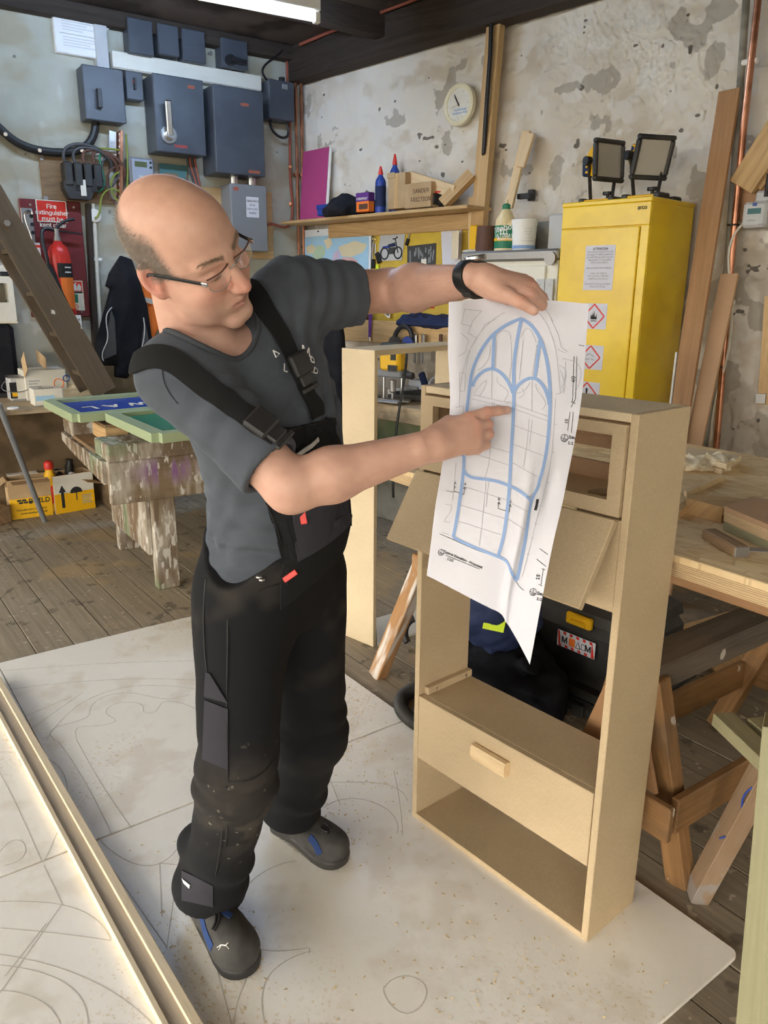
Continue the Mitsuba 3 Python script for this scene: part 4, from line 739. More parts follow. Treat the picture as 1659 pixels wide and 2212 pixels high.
# green painted frames on the bench
GF = Axes(at_z(102, 862, .88), 50.0); GZ = .875
P1, P2, P3 = at_z(102, 860, .88), at_z(170, 893, .88), at_z(218, 890, .88)
def frame_of(t, pts, w, z0, z1):
    pts = [np.array([p[0], p[1], 0]) for p in pts]
    for k in range(len(pts)):
        a_, b_ = pts[k], pts[(k + 1) % len(pts)]; part(t, 'rail', bar(a_ + [0, 0, (z0 + z1) / 2], b_ + [0, 0, (z0 + z1) / 2], w, z1 - z0), 'sage_paint')
e1 = GF.u; e2 = unit(P2 - P1) * np.array([1, 1, 0])
L2 = np.linalg.norm((P2 - P1)[:2]); t = thing('window_frame', 'sage green painted frame with a blue lettered panel lying on the workbench', 'frame')
q0 = np.array([P1[0], P1[1], 0]); q1 = np.array([P2[0], P2[1], 0]); frame_of(t, [q0 + e2 * .03, q1 - e2 * .03, q1 - e2 * .03 + e1 * 1.15, q0 + e2 * .03 + e1 * 1.15], .06, GZ - .045, GZ)
pb = part(t, 'blue_panel', of_hull([q + np.array([0, 0, z]) for q in (q0 + e2 * .055 + e1 * .03, q1 - e2 * .055 + e1 * .03, q1 - e2 * .055 + e1 * 1.12, q0 + e2 * .055 + e1 * 1.12) for z in (GZ - .03, GZ - .022)]), 'blue', 'blue panel with white letters')
for s, k in (('W A L', .30), ('NEW', .62)):
    m = text(s, .10, .001, True); mm = np.eye(4); mm[:3, 0], mm[:3, 1], mm[:3, 2], mm[:3, 3] = -e1, e2 / np.linalg.norm(e2) * -1 * -1, [0, 0, -1], q0 + e2 * .45 * L2 + e1 * k + np.array([0, 0, GZ - .020]); mm[:3, 1] = np.cross([0, 0, 1], -e1); mm[:3, 2] = [0, 0, 1]; part(pb, 'lettering', m.tf(mm), 'off_white')
t = thing('window_frame', 'second sage green frame with a dark green panel, partly behind the man', 'frame'); r0 = np.array([P3[0], P3[1], 0]); dd = e2 / np.linalg.norm(e2)
frame_of(t, [r0 + e1 * .05 + dd * .02, r0 + e1 * .05 + dd * .72, r0 + e1 * .75 + dd * .72, r0 + e1 * .75 + dd * .02], .07, GZ - .045, GZ)
part(t, 'green_panel', of_hull([q + np.array([0, 0, z]) for q in (r0 + e1 * .08 + dd * .05, r0 + e1 * .72 + dd * .05, r0 + e1 * .72 + dd * .7, r0 + e1 * .08 + dd * .7) for z in (GZ - .03, GZ - .022)]), 'green', 'dark green panel')
c = WB(.08, -.50, WZ); part_k = thing('packing_block', 'brown offcut packing up the green frames at the bench end', 'block'); part(part_k, 'offcut', box(-.0, .12, -.14, .14, -.055, .02, .004).to(Axes(c, 57)), 'pine'); part(part_k, 'spacer', box(0.01, .10, -.10, .10, .02, GZ - .045 - WZ + FLOOR, .003).to(Axes(c, 57)), 'old_wood')
# ---------------------------------------------------------------- right wall: timbers, clock, shelf, pinboard, cabinets
def rbox(px, v0, v1, b=.003): u0, u1, z0, z1 = wr(RW, *px, v1); return wall_box(RW, u0, u1, z0, z1, v0, v1, b)
def rp(x, y, off): return wpts(RW, [(x, y)], off)[0]
one('timber_post', 'tall pale timber batten fixed upright on the stone wall beside the clock', 'timber', bar(rp(1078, -30, .05), rp(1034, 500, .05), .10, .05, RW.v), 'pine')
one('black_cable', 'black cable running down the left edge of the tall timber batten', 'cable', tube([rp(1064, -30, .10), rp(1059, 120, .10), rp(1051, 230, .10), rp(1045, 330, .08), rp(1046, 345, .03)], .013, 8), 'black')
one('timber_rail', 'short horizontal timber on the wall behind the tall batten, left piece', 'timber', bar(rp(1030, 24, .03), rp(1075, 8, .03), .13, .04, RW.v), 'pine'); one('timber_rail', 'horizontal timber on the wall right of the tall batten at the top', 'timber', bar(rp(1085, 4, .03), rp(1330, -60, .03), .13, .04, RW.v), 'pine')
one('pipe', 'thin copper pipe running along the dark wall plate under the ceiling', 'pipe', tube([rp(648, 96, .15), rp(700, 74, .15), rp(780, 43, .15), rp(900, -3, .15), rp(1100, -80, .15)], .011, 8), 'rust_red')
cu, cz = on_wall(RW, 991, 226, .03); t = thing('wall_clock', 'round cream wall clock hanging on the flaking stone wall', 'clock'); mm = np.eye(4); mm[:3, 0], mm[:3, 1], mm[:3, 2], mm[:3, 3] = RW.u, [0, 0, 1], RW.v, RW(cu, .004, cz)
part(t, 'rim', lathe([(0, 0), (.118, 0), (.122, .015), (.120, .032), (.108, .038), (.094, .034), (.092, .026), (0, .026)], 48).tf(mm), 'cream', smooth=35); part(t, 'face', lathe([(0, .0275), (.0925, .0275), (.0925, .026)], 48).tf(mm), 'off_white')
hand = lambda a, l, w, z: box(-w, w, -.012, l, z, z + .0015, .0005).rot('z', -a).tf(mm)
part(t, 'hour_hand', hand(-32, .055, .0042, .0285), 'ink_black'); part(t, 'minute_hand', hand(-30, .068, .0028, .0305), 'ink_black'); part(t, 'second_hand', hand(-105, .055, .0008, .0325), 'rust_red')
for k in range(12): part(t, 'tick', box(-.0015, .0015, .074, .086, .0276, .0283, .0003).rot('z', -30 * k).tf(mm), 'ink_light')
for k, (s, b) in enumerate((('Techniclean', True), ('Solutions Plus', True))): part(t, 'lettering', text(s, .013, .0008, b).move(.012, -.035 - .019 * k, .0276).tf(mm), 'ink_blue')
one('clock_glass', 'clear glass of the cream wall clock', 'glass', lathe([(0, .036), (.096, .034)], 32).tf(mm), 'glass') if False else None
# shelf with its load
t = thing('wall_shelf', 'wooden shelf on a batten loaded with boxes, bottles and offcuts', 'shelf'); SZ = 2.0
su1 = on_wall(RW, 1013, 455, .22)[0]; part(t, 'board', wall_box(RW, .035, su1, SZ - .022, SZ, .0, .24), 'pine'); part(t, 'batten', wall_box(RW, .36, su1 - .03, SZ - .125, SZ - .024, .0, .04), 'pine')
def sh(x, y, off=.12): u = on_wall(RW, x, y, off)[0]; return u
u = sh(672, 460); fol = thing('ring_folder', 'magenta folder with a white edge standing at the left end of the shelf', 'folder'); u1 = sh(735, 460); part(fol, 'cover', bar(RW(.06, .09, SZ), RW(.055, .035, SZ + .51), .30, .006, RW.v).move(*(RW.u * .17)), 'magenta'); part(fol, 'papers', bar(RW(.075, .078, SZ + .005), RW(.07, .026, SZ + .50), .30, .012, RW.v).move(*(RW.u * .175)), 'white', 'white paper edge')
t = thing('blue_box', 'flat blue plastic case on the shelf in front of the magenta folder', 'case'); part(t, 'base', rbox((684, 446, 735, 462), .08, .22, .008), 'blue'); part(t, 'lid', rbox((682, 443, 737, 448), .075, .225, .006), 'blue')
c = RW(sh(755, 440), .11, SZ + .07); one('tool_pouch', 'slumped black and blue fabric pouch lying on the shelf', 'pouch', solid(lambda p: ell(p, c - [0, 0, .02], (.20, .20, .085)) + .035 * npfbm(p, 7, 3, 3) + np.maximum(0, (SZ + .005 - p[:, 2])) * 4, c - [.3, .3, .09], c + [.3, .3, .15], .012), 'black_fabric', smooth=True)
t = thing('screw_box', 'small orange and blue box standing on the front edge of the shelf', 'box'); px = (769, 418, 796, 456); part(t, 'body', rbox(px, .17, .225), 'orange'); u0, u1, z0, z1 = wr(RW, *px, .225); part(t, 'blue_top', wall_box(RW, u0 - .001, u1 + .001, z1 - .055, z1 + .001, .169, .2265, .001), 'purple', 'dark blue top'); part(t, 'lettering', wall_text(RW, 'FORGEFAST', (u0 + u1) / 2, z1 - .045, .014, .2266, True), 'off_white'); part(t, 'picture', wall_box(RW, u0 + .03, u1 - .01, z0 + .015, z0 + .05, .225, .2262, .0003), 'leather_brown')
def bottle(name, label, p, r, H, body, cap, lab, cat_='bottle', labtext=None):
    t = thing(name, label, cat_); part(t, 'body', lathe([(0, 0), (r, 0), (r, H * .66), (r * .86, H * .72), (r * .42, H * .80), (r * .42, H * .82), (0, H * .82)], 20).move(*p), body, smooth=40); part(t, 'nozzle', lathe([(0, H * .82), (r * .45, H * .82), (r * .42, H * .88), (r * .15, H), (0, H)], 16).move(*p), cap, smooth=40); part(t, 'label', lathe([(r + .001, H * .15), (r + .001, H * .58)], 20).move(*p), lab); return t
bottle('glue_bottle', 'blue glue bottle with a red nozzle, left of the tall carton on the shelf', RW(sh(831, 450), .16, SZ), .036, .30, 'blue', 'red', 'navy'); bottle('glue_bottle', 'blue glue bottle mostly hidden behind the tall carton, only its red nozzle showing', RW(sh(851, 430, .06), .055, SZ), .036, .385, 'blue', 'red', 'navy')
t = thing('carton', 'tall brown carton standing on end on the shelf', 'cardboard box'); part(t, 'body', rbox((838, 376, 874, 449), .10, .20), 'carton'); part(t, 'flap', rbox((836, 374, 852, 384), .20, .205), 'carton'); part(t, 'tape', rbox((852, 376, 860, 449), .2, .2012, .0003), 'pine', 'strip of brown tape')
t = thing('carton', 'brown carton with hand-written capitals lying on the shelf', 'cardboard box'); px = (874, 398, 930, 446); part(t, 'body', rbox(px, .03, .20), 'carton'); u0, u1, z0, z1 = wr(RW, *px, .20)
for k, s in enumerate(('SANDER', 'FRICTION')): part(t, 'lettering', wall_text(RW, s, (u0 + u1) / 2 + .03, z1 - (z1 - z0) * (.42 + .34 * k), .026, .2005), 'leather_brown')
one('timber_offcut', 'thick pale offcut lying slanted over the hand-written carton', 'timber', bar(rp(886, 383, .12), rp(985, 415, .14), .075, .05, RW.v), 'pale_pine'); one('timber_offcut', 'square timber propped diagonally at the right end of the shelf', 'timber', bar(rp(957, 441, .18), rp(1020, 376, .08), .07, .05, RW.v), 'pine')
t = thing('sander', 'black power sander lying on the shelf behind the diagonal timber', 'tool'); c = RW(sh(938, 432), .10, SZ); part(t, 'body', bar(c - RW.u * .14 + [0, 0, .055], c + RW.u * .13 + [0, 0, .055], .08, .08, b=.02), 'black_plastic'); part(t, 'disc', tube([c + RW.v * .03 + [0, 0, .06], c + RW.v * .08 + [0, 0, .06]], .055, 20), 'dark_grey'); part(t, 'red_trim', bar(c + RW.v * .05 - RW.u * .02 + [0, 0, .10], c + RW.v * .05 + RW.u * .10 + [0, 0, .10], .02, .012), 'red')
one('timber_post', 'short upright timber beside the yellow pinboard', 'timber', bar(rp(1021, 425, .03), rp(1021, 545, .03), .045, .035, RW.v), 'pale_pine')
# map and pinboard
t = thing('world_map', 'pale blue world map pinned to the wall below the shelf', 'map'); MP = wpts(RW, [(652, 498), (803, 487), (800, 640), (660, 650)], .03)
def mapp(u, v): a, b, c, d = MP; return (a * (1 - u)[:, None] + b * u[:, None]) * (1 - v)[:, None] + (d * (1 - u)[:, None] + c * u[:, None]) * v[:, None]
def mpoly(pts, m, name, lift=.0012, lab=None):
    import shapely
    P = np.array(pts); tri = trimesh.creation.triangulate_polygon(shapely.Polygon(P).buffer(-.012).buffer(.026, quad_segs=3).buffer(-.012, quad_segs=3)); v, f = tri[0], tri[1]; n = len(v); f = np.asarray(f); p = mapp(v[:, 0], v[:, 1]) + RW.v * lift; mesh = M(p, f)
    if tm(mesh).face_normals[0] @ RW.v < 0: mesh.f = f[:, ::-1]
    part(t, name, mesh, m, lab)
part(t, 'sheet', thick(sheet(12, 12, lambda u, v: mapp(u, v) + RW.v * (.004 * np.sin(u * 9))[:, None]), .001), 'map_border'); mpoly([(.03, .10), (.97, .10), (.97, .97), (.03, .97)], 'sea', 'ocean', .0055)
plain('land_green', (.42, .55, .40), .6); plain('land_tan', (.66, .60, .42), .6); plain('land_pink', (.66, .42, .42), .6); plain('land_lilac', (.52, .45, .60), .6)
for nm, m, pts in (('land', 'land_tan', [(.06, .24), (.16, .20), (.22, .26), (.16, .34), (.08, .33)]), ('land', 'land_green', [(.16, .34), (.24, .22), (.34, .24), (.36, .34), (.30, .42), (.24, .46), (.18, .42)]), ('land', 'land_tan', [(.34, .16), (.44, .13), (.46, .22), (.39, .30)]), ('land', 'land_lilac', [(.20, .46), (.27, .47), (.33, .56), (.29, .62), (.22, .54)]), ('land', 'land_green', [(.27, .62), (.36, .60), (.42, .72), (.34, .92), (.28, .80)]),
                   ('land', 'land_lilac', [(.47, .36), (.55, .30), (.58, .40), (.52, .47), (.46, .45)]), ('land', 'land_tan', [(.55, .27), (.78, .20), (.95, .26), (.90, .36), (.74, .42), (.60, .40)]), ('land', 'land_pink', [(.60, .42), (.74, .43), (.82, .48), (.78, .60), (.70, .56), (.64, .60), (.58, .50)]), ('land', 'land_pink', [(.46, .54), (.58, .52), (.64, .64), (.56, .86), (.50, .72)]), ('land', 'land_green', [(.80, .74), (.92, .72), (.94, .84), (.82, .86)])):
    mpoly(pts, m, nm, .0065)
for u, v in ((.02, .02), (.26, .03), (.98, .02)): q = mapp(np.array([u]), np.array([v]))[0]; part(t, 'pin', tube([q, q + RW.v * .01], .006, 8), 'black')
one('bracket_strip', 'dark green metal strip hanging left of the world map', 'strip', bar(rp(646, 520, .02), rp(648, 575, .02), .018, .01, RW.v), 'black_plastic')
t = thing('pinboard', 'yellow painted pinboard under the shelf covered with photographs and notes', 'pinboard'); PB = wpts(RW, [(806, 497), (1016, 468), (1005, 690), (800, 695)], .02); part(t, 'board', of_hull([p + RW.v * k for p in PB for k in (-.02, 0)]), 'pinboard')
part(t, 'pin', tube([rp(908, 492, .02), rp(908, 492, .035)], .008, 8), 'black')
def pin(pts, off=.024): return of_hull([p + RW.v * k for p in wpts(RW, pts, off) for k in (-.0012, .0012)])
def inner(pts, a0, b0, a1, b1, off):
    A_, B_, C_, D_ = [np.array(q, float) for q in pts]; f = lambda a, b: tuple((A_ * (1 - a) + B_ * a) * (1 - b) + (D_ * (1 - a) + C_ * a) * b); return of_hull([p + RW.v * k for p in wpts(RW, [f(a0, b0), f(a1, b0), f(a1, b1), f(a0, b1)], off) for k in (-.0006, .0006)])
def at_pic(pts, a, b, off): A_, B_, C_, D_ = [np.array(q, float) for q in pts]; q = (A_ * (1 - a) + B_ * a) * (1 - b) + (D_ * (1 - a) + C_ * a) * b; return rp(q[0], q[1], off)
t = thing('photograph', 'photograph of a dark motorcycle pinned to the yellow board', 'photograph'); px = [(822, 503), (877, 495), (868, 562), (816, 564)]; part(t, 'print', pin(px), 'light_grey')
pth = lambda pts: [at_pic(px, a, b, .0265) for a, b in pts]
for a, b in ((.25, .75), (.80, .75)): c_ = at_pic(px, a, b, .0265); part(t, 'wheel', tube([c_ + .038 * (math.cos(w) * RW.u + math.sin(w) * np.array([0, 0, 1])) for w in np.linspace(0, 6.283, 24)], .005, 6, False), 'ink_black')
part(t, 'tank', of_hull(pth([(.35, .45), (.62, .40), (.68, .52), (.40, .55)]) + [p + RW.v * .002 for p in pth([(.35, .45), (.62, .40), (.68, .52), (.40, .55)])]), 'navy'); part(t, 'engine', of_hull(pth([(.38, .56), (.66, .55), (.62, .78), (.42, .78)]) + [p + RW.v * .0015 for p in pth([(.38, .56), (.66, .55), (.62, .78), (.42, .78)])]), 'dark_grey'); part(t, 'seat', of_hull(pth([(.14, .50), (.40, .48), (.40, .56), (.16, .58)]) + [p + RW.v * .002 for p in pth([(.14, .50), (.40, .48), (.40, .56), (.16, .58)])]), 'blue'); part(t, 'fork', tube(pth([(.62, .28), (.70, .50), (.80, .75)]), .004, 6), 'ink_black'); part(t, 'handlebar', tube(pth([(.52, .27), (.62, .28), (.70, .22)]), .004, 6), 'ink_black')
t = thing('photograph', 'dark group photograph pinned right of the motorcycle picture', 'photograph'); px2 = [(880, 532), (942, 525), (940, 575), (880, 578)]; part(t, 'print', pin(px2, .025), 'dark_grey'); r = np.random.default_rng(5)
part(t, 'figures', cat([inner(px2, x, y, x + .05, y + .22, .0275) for x, y in zip(r.uniform(.03, .9, 26), r.uniform(.1, .7, 26))]), 'mid_grey', 'small pale figures', kind='stuff'); part(t, 'foreground_figure', inner(px2, .5, .65, .68, .98, .0285), 'off_white')
t = thing('list_paper', 'white typed list hanging at the right of the yellow pinboard', 'paper'); px3 = [(953, 500), (998, 494), (995, 572), (956, 577)]; part(t, 'sheet', pin(px3, .03), 'paper'); part(t, 'typed_lines', cat([inner(px3, .28, .18 + k * .05, .28 + r.uniform(.2, .5), .20 + k * .05, .032) for k in range(15)]), 'ink_light', kind='stuff')
t = thing('keys', 'bunch of keys on a black fob hanging on the yellow pinboard', 'keys')
for k, (x, y) in enumerate(((806, 522), (810, 526), (803, 540))): p = rp(x, y, .03); part(t, 'key', bar(p, p + [0, 0, -.07 - .01 * k] + RW.u * .01 * (k - 1), .016, .004, RW.v), 'steel')
part(t, 'ring', tube([rp(808, 516, .03) + .016 * (math.cos(w) * RW.u + math.sin(w) * np.array([0, 0, 1])) for w in np.linspace(0, 6.283, 16)], .0025, 5, False), 'steel'); part(t, 'fob', bar(rp(814, 546, .035), rp(820, 568, .035), .04, .018, RW.v, .006), 'black')
t = thing('keys', 'single key and torch hanging between the photographs on the pinboard', 'keys'); part(t, 'key', bar(rp(885, 503, .03), rp(881, 518, .03), .012, .006, RW.v), 'steel'); part(t, 'torch', bar(rp(882, 516, .03), rp(878, 530, .03), .02, .018, RW.v), 'black')
t = thing('key_fob', 'yellow and black tag hanging below the bunch of keys', 'keys'); part(t, 'tag', bar(rp(815, 572, .03), rp(816, 600, .03), .03, .01, RW.v), 'hiviz'); part(t, 'clip', bar(rp(807, 560, .03), rp(807, 580, .03), .03, .012, RW.v), 'black')
t = thing('ruler', 'red and white ruler lying along the lower edge of the yellow board', 'ruler'); part(t, 'strip', bar(rp(874, 661, .03), rp(937, 660, .03), .035, .006, RW.v), 'red'); part(t, 'white_line', bar(rp(876, 657, .034), rp(936, 656, .034), .006, .002, RW.v), 'off_white')
t = thing('picture', 'small bordered landscape card propped under the pinboard', 'picture'); px4 = [(822, 668), (845, 664), (840, 688), (838, 688)]; part(t, 'card', pin([(820, 667), (846, 663), (842, 687), (838, 687)], .05), 'white'); part(t, 'image', pin([(824, 669), (843, 666), (840, 682), (836, 681)], .053), 'green_grime')
one('wax_paper', 'curl of off-white paper leaning at the right of the pinboard', 'paper', thick(sheet(8, 8, lambda u, v: (rp(975, 560, .05) + np.outer(u, RW.u * .10) + np.outer(v, [0, 0, .17]) + np.outer(.05 * u * u, RW.v))), .001), 'cream_cloth', smooth=True)
# trough board and bench along the right wall
bzR = .80; t = thing('tool_trough', 'pale plywood trough along the wall holding rags and tools', 'trough'); u0, u1, z0, z1 = wr(RW, 655, 690, 985, 738, .22)
z0, z1 = on_wall(RW, 830, 742, .22)[1], on_wall(RW, 830, 693, .22)[1]; part(t, 'front', wall_box(RW, .05, 2.2, z0, z1, .20, .22), 'pine'); part(t, 'base', wall_box(RW, .05, 2.2, z0, z0 + .02, .0, .20), 'pine')
c = RW(on_wall(RW, 940, 690, .1)[0], .11, z1 - .01); one('rags', 'dark blue and grey rags heaped in the trough', 'rags', solid(lambda p: ell(p, c, (.30, .30, .06)) * 1.0 + .03 * npfbm(p, 10, 3, 8) + np.maximum(np.abs((p - c) @ RW.v) - .08, 0), c - [.4, .4, .1], c + [.4, .4, .12], .014), 'navy', smooth=True)
one('leather_glove', 'dark glove lying in the trough beside the lanyard', 'glove', solid(lambda p: ell(p, rp(772, 684, .12), (.10, .10, .05)) + .02 * npfbm(p, 14, 3, 4), rp(772, 684, .12) - [.2, .2, .1], rp(772, 684, .12) + [.2, .2, .1], .01), 'leather_brown', smooth=True)
t = thing('lanyard', 'purple lanyard hanging over the front of the trough', 'lanyard')
for k, dx in enumerate((-2, 3)): part(t, 'ribbon', bar(rp(800 + dx, 668, .235), rp(798 + dx * .3, 728, .24), .016, .002, RW.v), 'purple')
part(t, 'clip', bar(rp(798, 728, .24), rp(799, 738, .24), .012, .006, RW.v), 'steel')
t = thing('ear_defenders', 'black ear defenders with a blue cup hanging on the front of the trough', 'ear defenders'); part(t, 'headband', tube(smooth_path([rp(852, 738, .27), rp(858, 715, .27), rp(874, 705, .27), rp(888, 718, .27), rp(888, 735, .27)], 24), .016, 8), 'black_plastic'); part(t, 'cup', tube([rp(852, 738, .24), rp(852, 740, .31)], .04, 18), 'black_plastic'); part(t, 'cup', tube([rp(880, 738, .24), rp(880, 740, .31)], .036, 18), 'blue', 'blue ear cup')
for k, (x, m, lab) in enumerate(((898, 'steel', 'bright scraper blade standing in the rack below the trough'), (908, 'pine', 'wooden handled chisel in the rack below the trough'), (915, 'dull_steel', 'narrow dull chisel in the rack below the trough'), (952, 'leather_brown', 'dark round-handled chisel at the right of the rack'))):
    t = thing('chisel', lab, 'chisel'); part(t, 'handle', bar(rp(x, 722, .26), rp(x, 742, .26), .024, .02, RW.v, .005), m); part(t, 'blade', bar(rp(x, 742, .26), rp(x - 1, 785, .26), .018, .005, RW.v), 'steel')
BVR = .62; t = thing('wall_bench', 'long grimy workbench top along the stone wall behind the tall frame', 'bench'); part(t, 'top', wall_box(RW, .10, 1.96, bzR - .10, bzR, .01, BVR), 'bench_top'); part(t, 'front_board', wall_box(RW, .10, 1.96, bzR - .45, bzR - .102, BVR - .06, BVR - .02), 'green_grime', 'green stained front board'); part(t, 'lower_board', wall_box(RW, .10, 1.96, FLOOR, bzR - .452, BVR - .16, BVR - .12), 'stone_grey')
def rb(x, y): return at_z(x, y, bzR)
def router():
    p = rb(848, 872); a = Axes(p, AR - 12); t = thing('router', 'yellow and black plunge router standing on steel columns on the wall bench', 'power tool')
    part(t, 'base', box(-.09, .09, -.08, .08, .012, .026, .006).to(a), 'dull_steel'); 
    for s in (-1, 1): part(t, 'column', tube([a(s * .068, 0, .02), a(s * .068, 0, .20)], .011, 12), 'steel')
    part(t, 'spindle', lathe([(0, .03), (.010, .03), (.010, .07), (.022, .08), (.022, .15), (0, .15)], 16).to(a), 'dull_steel', smooth=40); part(t, 'carriage', box(-.095, .095, -.055, .055, .17, .215, .01).to(a), 'mid_grey'); part(t, 'motor', box(-.075, .085, -.06, .06, .205, .345, .022).to(a), 'tool_yellow', smooth=40); part(t, 'cap', box(-.07, .08, -.055, .055, .34, .385, .018).to(a), 'black_plastic')
    for s in (-1, 1): part(t, 'handle', tube([a(s * .09, 0, .19), a(s * .15, 0, .185)], .022, 14), 'black_plastic')
    part(t, 'vent_plate', box(.02, .06, .06, .062, .28, .325, .001).to(a), 'black'); part(t, 'label_plate', box(.0, .07, .06, .062, .215, .25, .001).to(a), 'black'); part(t, 'fence_rod', tube([a(-.16, .06, .03), a(.16, .06, .03)], .006, 8), 'steel'); part(t, 'flex', tube(smooth_path([a(.085, -.02, .36), a(.12, .03, .30), a(.14, .12, .05), a(.15, .20, -.25), a(.16, .22, -.55)], 24), .008, 7), 'black')
router()
t = thing('newspaper', 'printed sheet with large black letters lying on the bench behind the man', 'paper'); q = [rb(692, 858), rb(735, 856), rb(720, 838), rb(688, 834)]; part(t, 'sheet', of_hull([p + [0, 0, k] for p in q for k in (.03, .032)]), 'paper')
for k, s in enumerate(('ested @', 'arland')): m = text(s, .035, .001, True); mm2 = np.eye(4); mm2[:3, 0] = unit(q[1] - q[0]); mm2[:3, 1] = np.cross([0, 0, 1], mm2[:3, 0]); mm2[:3, 3] = (q[0] + q[1]) / 2 + mm2[:3, 1] * (.035 + .05 * k) + [0, 0, .0325] + mm2[:3, 0] * .0; part(t, 'lettering', m.tf(mm2), 'ink_black')
one('board_offcut', 'brown board lying under the printed sheet on the bench', 'board', of_hull([p + [0, 0, k] for p in (rb(690, 868), rb(738, 866), rb(730, 840), rb(688, 838)) for k in (.002, .028)]), 'mdf_brown')
for k, (x, y, az, L, w, m, nm, lab) in enumerate(((800, 862, 30, .22, .05, 'dull_steel', 'steel_rule', 'steel tool lying on the bench left of the router'), (880, 866, 100, .26, .03, 'black_plastic', 'file', 'black file lying on the bench right of the router'), (893, 862, 60, .30, .025, 'dark_grey', 'file', 'dark thin file at the right end of the bench clutter'), (822, 868, 80, .16, .06, 'pale_pine', 'wood_wedge', 'pale wooden wedge lying at the front of the bench'), (868, 852, 45, .20, .09, 'off_white', 'paper_scrap', 'crumpled white paper among the tools behind the router'), (898, 850, 20, .22, .10, 'stone_grey', 'sharpening_stone', 'grey stone block behind the files on the bench'))):
    p = rb(x, y); a = Axes(p, az); one(nm, lab, nm.replace('_', ' '), box(-L / 2, L / 2, -w / 2, w / 2, .001, .02 + .02 * (k % 3), .004).to(a), m)
t = thing('hand_plane', 'old hand plane with a blue handle and curved bow on the wall bench', 'plane'); p = rb(935, 862) + RW.v * -.05; a = Axes(p, AR); part(t, 'sole', box(-.12, .12, -.03, .03, 0, .035, .006).to(a), 'dull_steel'); part(t, 'tote', bar(a(-.10, 0, .03), a(-.16, 0, .16), .05, .03, RW.v, .01), 'navy', 'dark blue handle'); part(t, 'bow', tube(smooth_path([a(-.05, .03, .03), a(-.04, .03, .12), a(.06, .03, .15), a(.12, .03, .12)], 16), .008, 7), 'light_grey'); part(t, 'knob', lathe([(0, .03), (.02, .03), (.025, .06), (.012, .08), (0, .08)], 14).to(a), 'black', smooth=40)
t = thing('clamp', 'pair of dark steel clamp bars standing behind the tall frame', 'clamp'); 
for dx in (0, 9): part(t, 'bar', bar(rp(948 + dx, 742, .2), rp(948 + dx, 808, .2), .022, .012, RW.v), 'dark_grey')
one('tool_box_small', 'small light metal box with a red mark on the wall bench', 'box', box(-.08, .08, -.06, .06, 0, .10, .006).to(Axes(rb(912, 852), AR)), 'light_grey')
cb_ = rp(690, 790, .75); t = thing('office_chair', 'black office chair with a tall rounded back behind the man', 'chair'); ca = Axes((cb_[0], cb_[1], FLOOR), AR)
def chair_back(p):
    q = p - cb_; x, y, z_ = q @ RW.u, q @ RW.v, q[:, 2]; y = y + .6 * x * x; d = ((np.abs(x) / .215) ** 4 + (np.abs(z_) / .36) ** 4) ** .25 - 1; return smax(d * .2, np.abs(y) - .032, .03)
part(t, 'backrest', solid(chair_back, cb_ - [.32, .32, .42], cb_ + [.32, .32, .42], .013), 'black_fabric', smooth=True)
part(t, 'seat', of_hull([(x, y, z_) for x0, x1, y0, y1, z_ in ((-.23, .23, .05, .48, .44), (-.25, .25, .03, .50, .47), (-.22, .22, .06, .47, .51)) for x in (x0, x1) for y in (y0, y1)]).to(ca), 'black_fabric')
part(t, 'back_bracket', tube([ca(0, .24, .42), ca(0, -.03, .42), ca(0, -.05, .60), ca(0, -.045, .78)], .018, 8), 'black_plastic'); part(t, 'column', tube([ca(0, .25, .07), ca(0, .25, .44)], .028, 12), 'black_plastic')
for k in range(5):
    w_ = math.radians(72 * k + 20); part(t, 'foot', bar(ca(0, .25, .075), ca(.28 * math.cos(w_), .25 + .28 * math.sin(w_), .06), .045, .03), 'black_plastic'); part(t, 'castor', tube([ca(.28 * math.cos(w_) - .012, .25 + .28 * math.sin(w_), .026), ca(.28 * math.cos(w_) + .012, .25 + .28 * math.sin(w_), .026)], .026, 12), 'black')
# old metal locker with pots
t = thing('metal_locker', 'battered pale grey metal locker with rusty corners beside the yellow cabinet', 'locker'); LV = .42; u0, z1 = on_wall(RW, 998, 548, LV); u1, _ = on_wall(RW, 1204, 530, LV); z1 = on_wall(RW, 1100, 540, LV)[1]
part(t, 'body', wall_box(RW, u0, u1, FLOOR, z1 - .05, .02, LV - .02), 'off_white'); part(t, 'top', wall_box(RW, u0 - .01, u1 + .01, z1 - .06, z1, .015, LV + .005, .012), 'dull_steel'); d = part(t, 'door', wall_box(RW, u0 + .02, u1 - .07, FLOOR + .05, z1 - .085, LV - .02, LV - .004), 'off_white')
part(t, 'lock', tube([RW(u1 - .03, LV, z1 - .05), RW(u1 - .03, LV + .02, z1 - .05)], .035, 18), 'dull_steel', 'round rusty lock'); hu, hz = on_wall(RW, 1176, 628, LV); 
for k in (-1, 1): part(d, 'hinge_leaf', wall_box(RW, hu + k * .028 - .026, hu + k * .028 + .026, hz - .09, hz + .06, LV - .004, LV + .002, .001), 'light_grey')
for k in (-1, 1):
    for j in (-.06, .03): part(d, 'hinge_screw', tube([RW(hu + k * .03, LV + .001, hz + j), RW(hu + k * .03, LV + .004, hz + j)], .006, 8), 'dull_steel')
TL = z1
def on_top(x, off): return RW(on_wall(RW, x, 530, off)[0], off, TL)
p = on_top(1090, .28); t = thing('glue_bottle', 'large cream glue bottle with a green printed label on the metal locker', 'bottle'); H = on_wall(RW, 1090, 432, .28)[1] - TL; r = .060
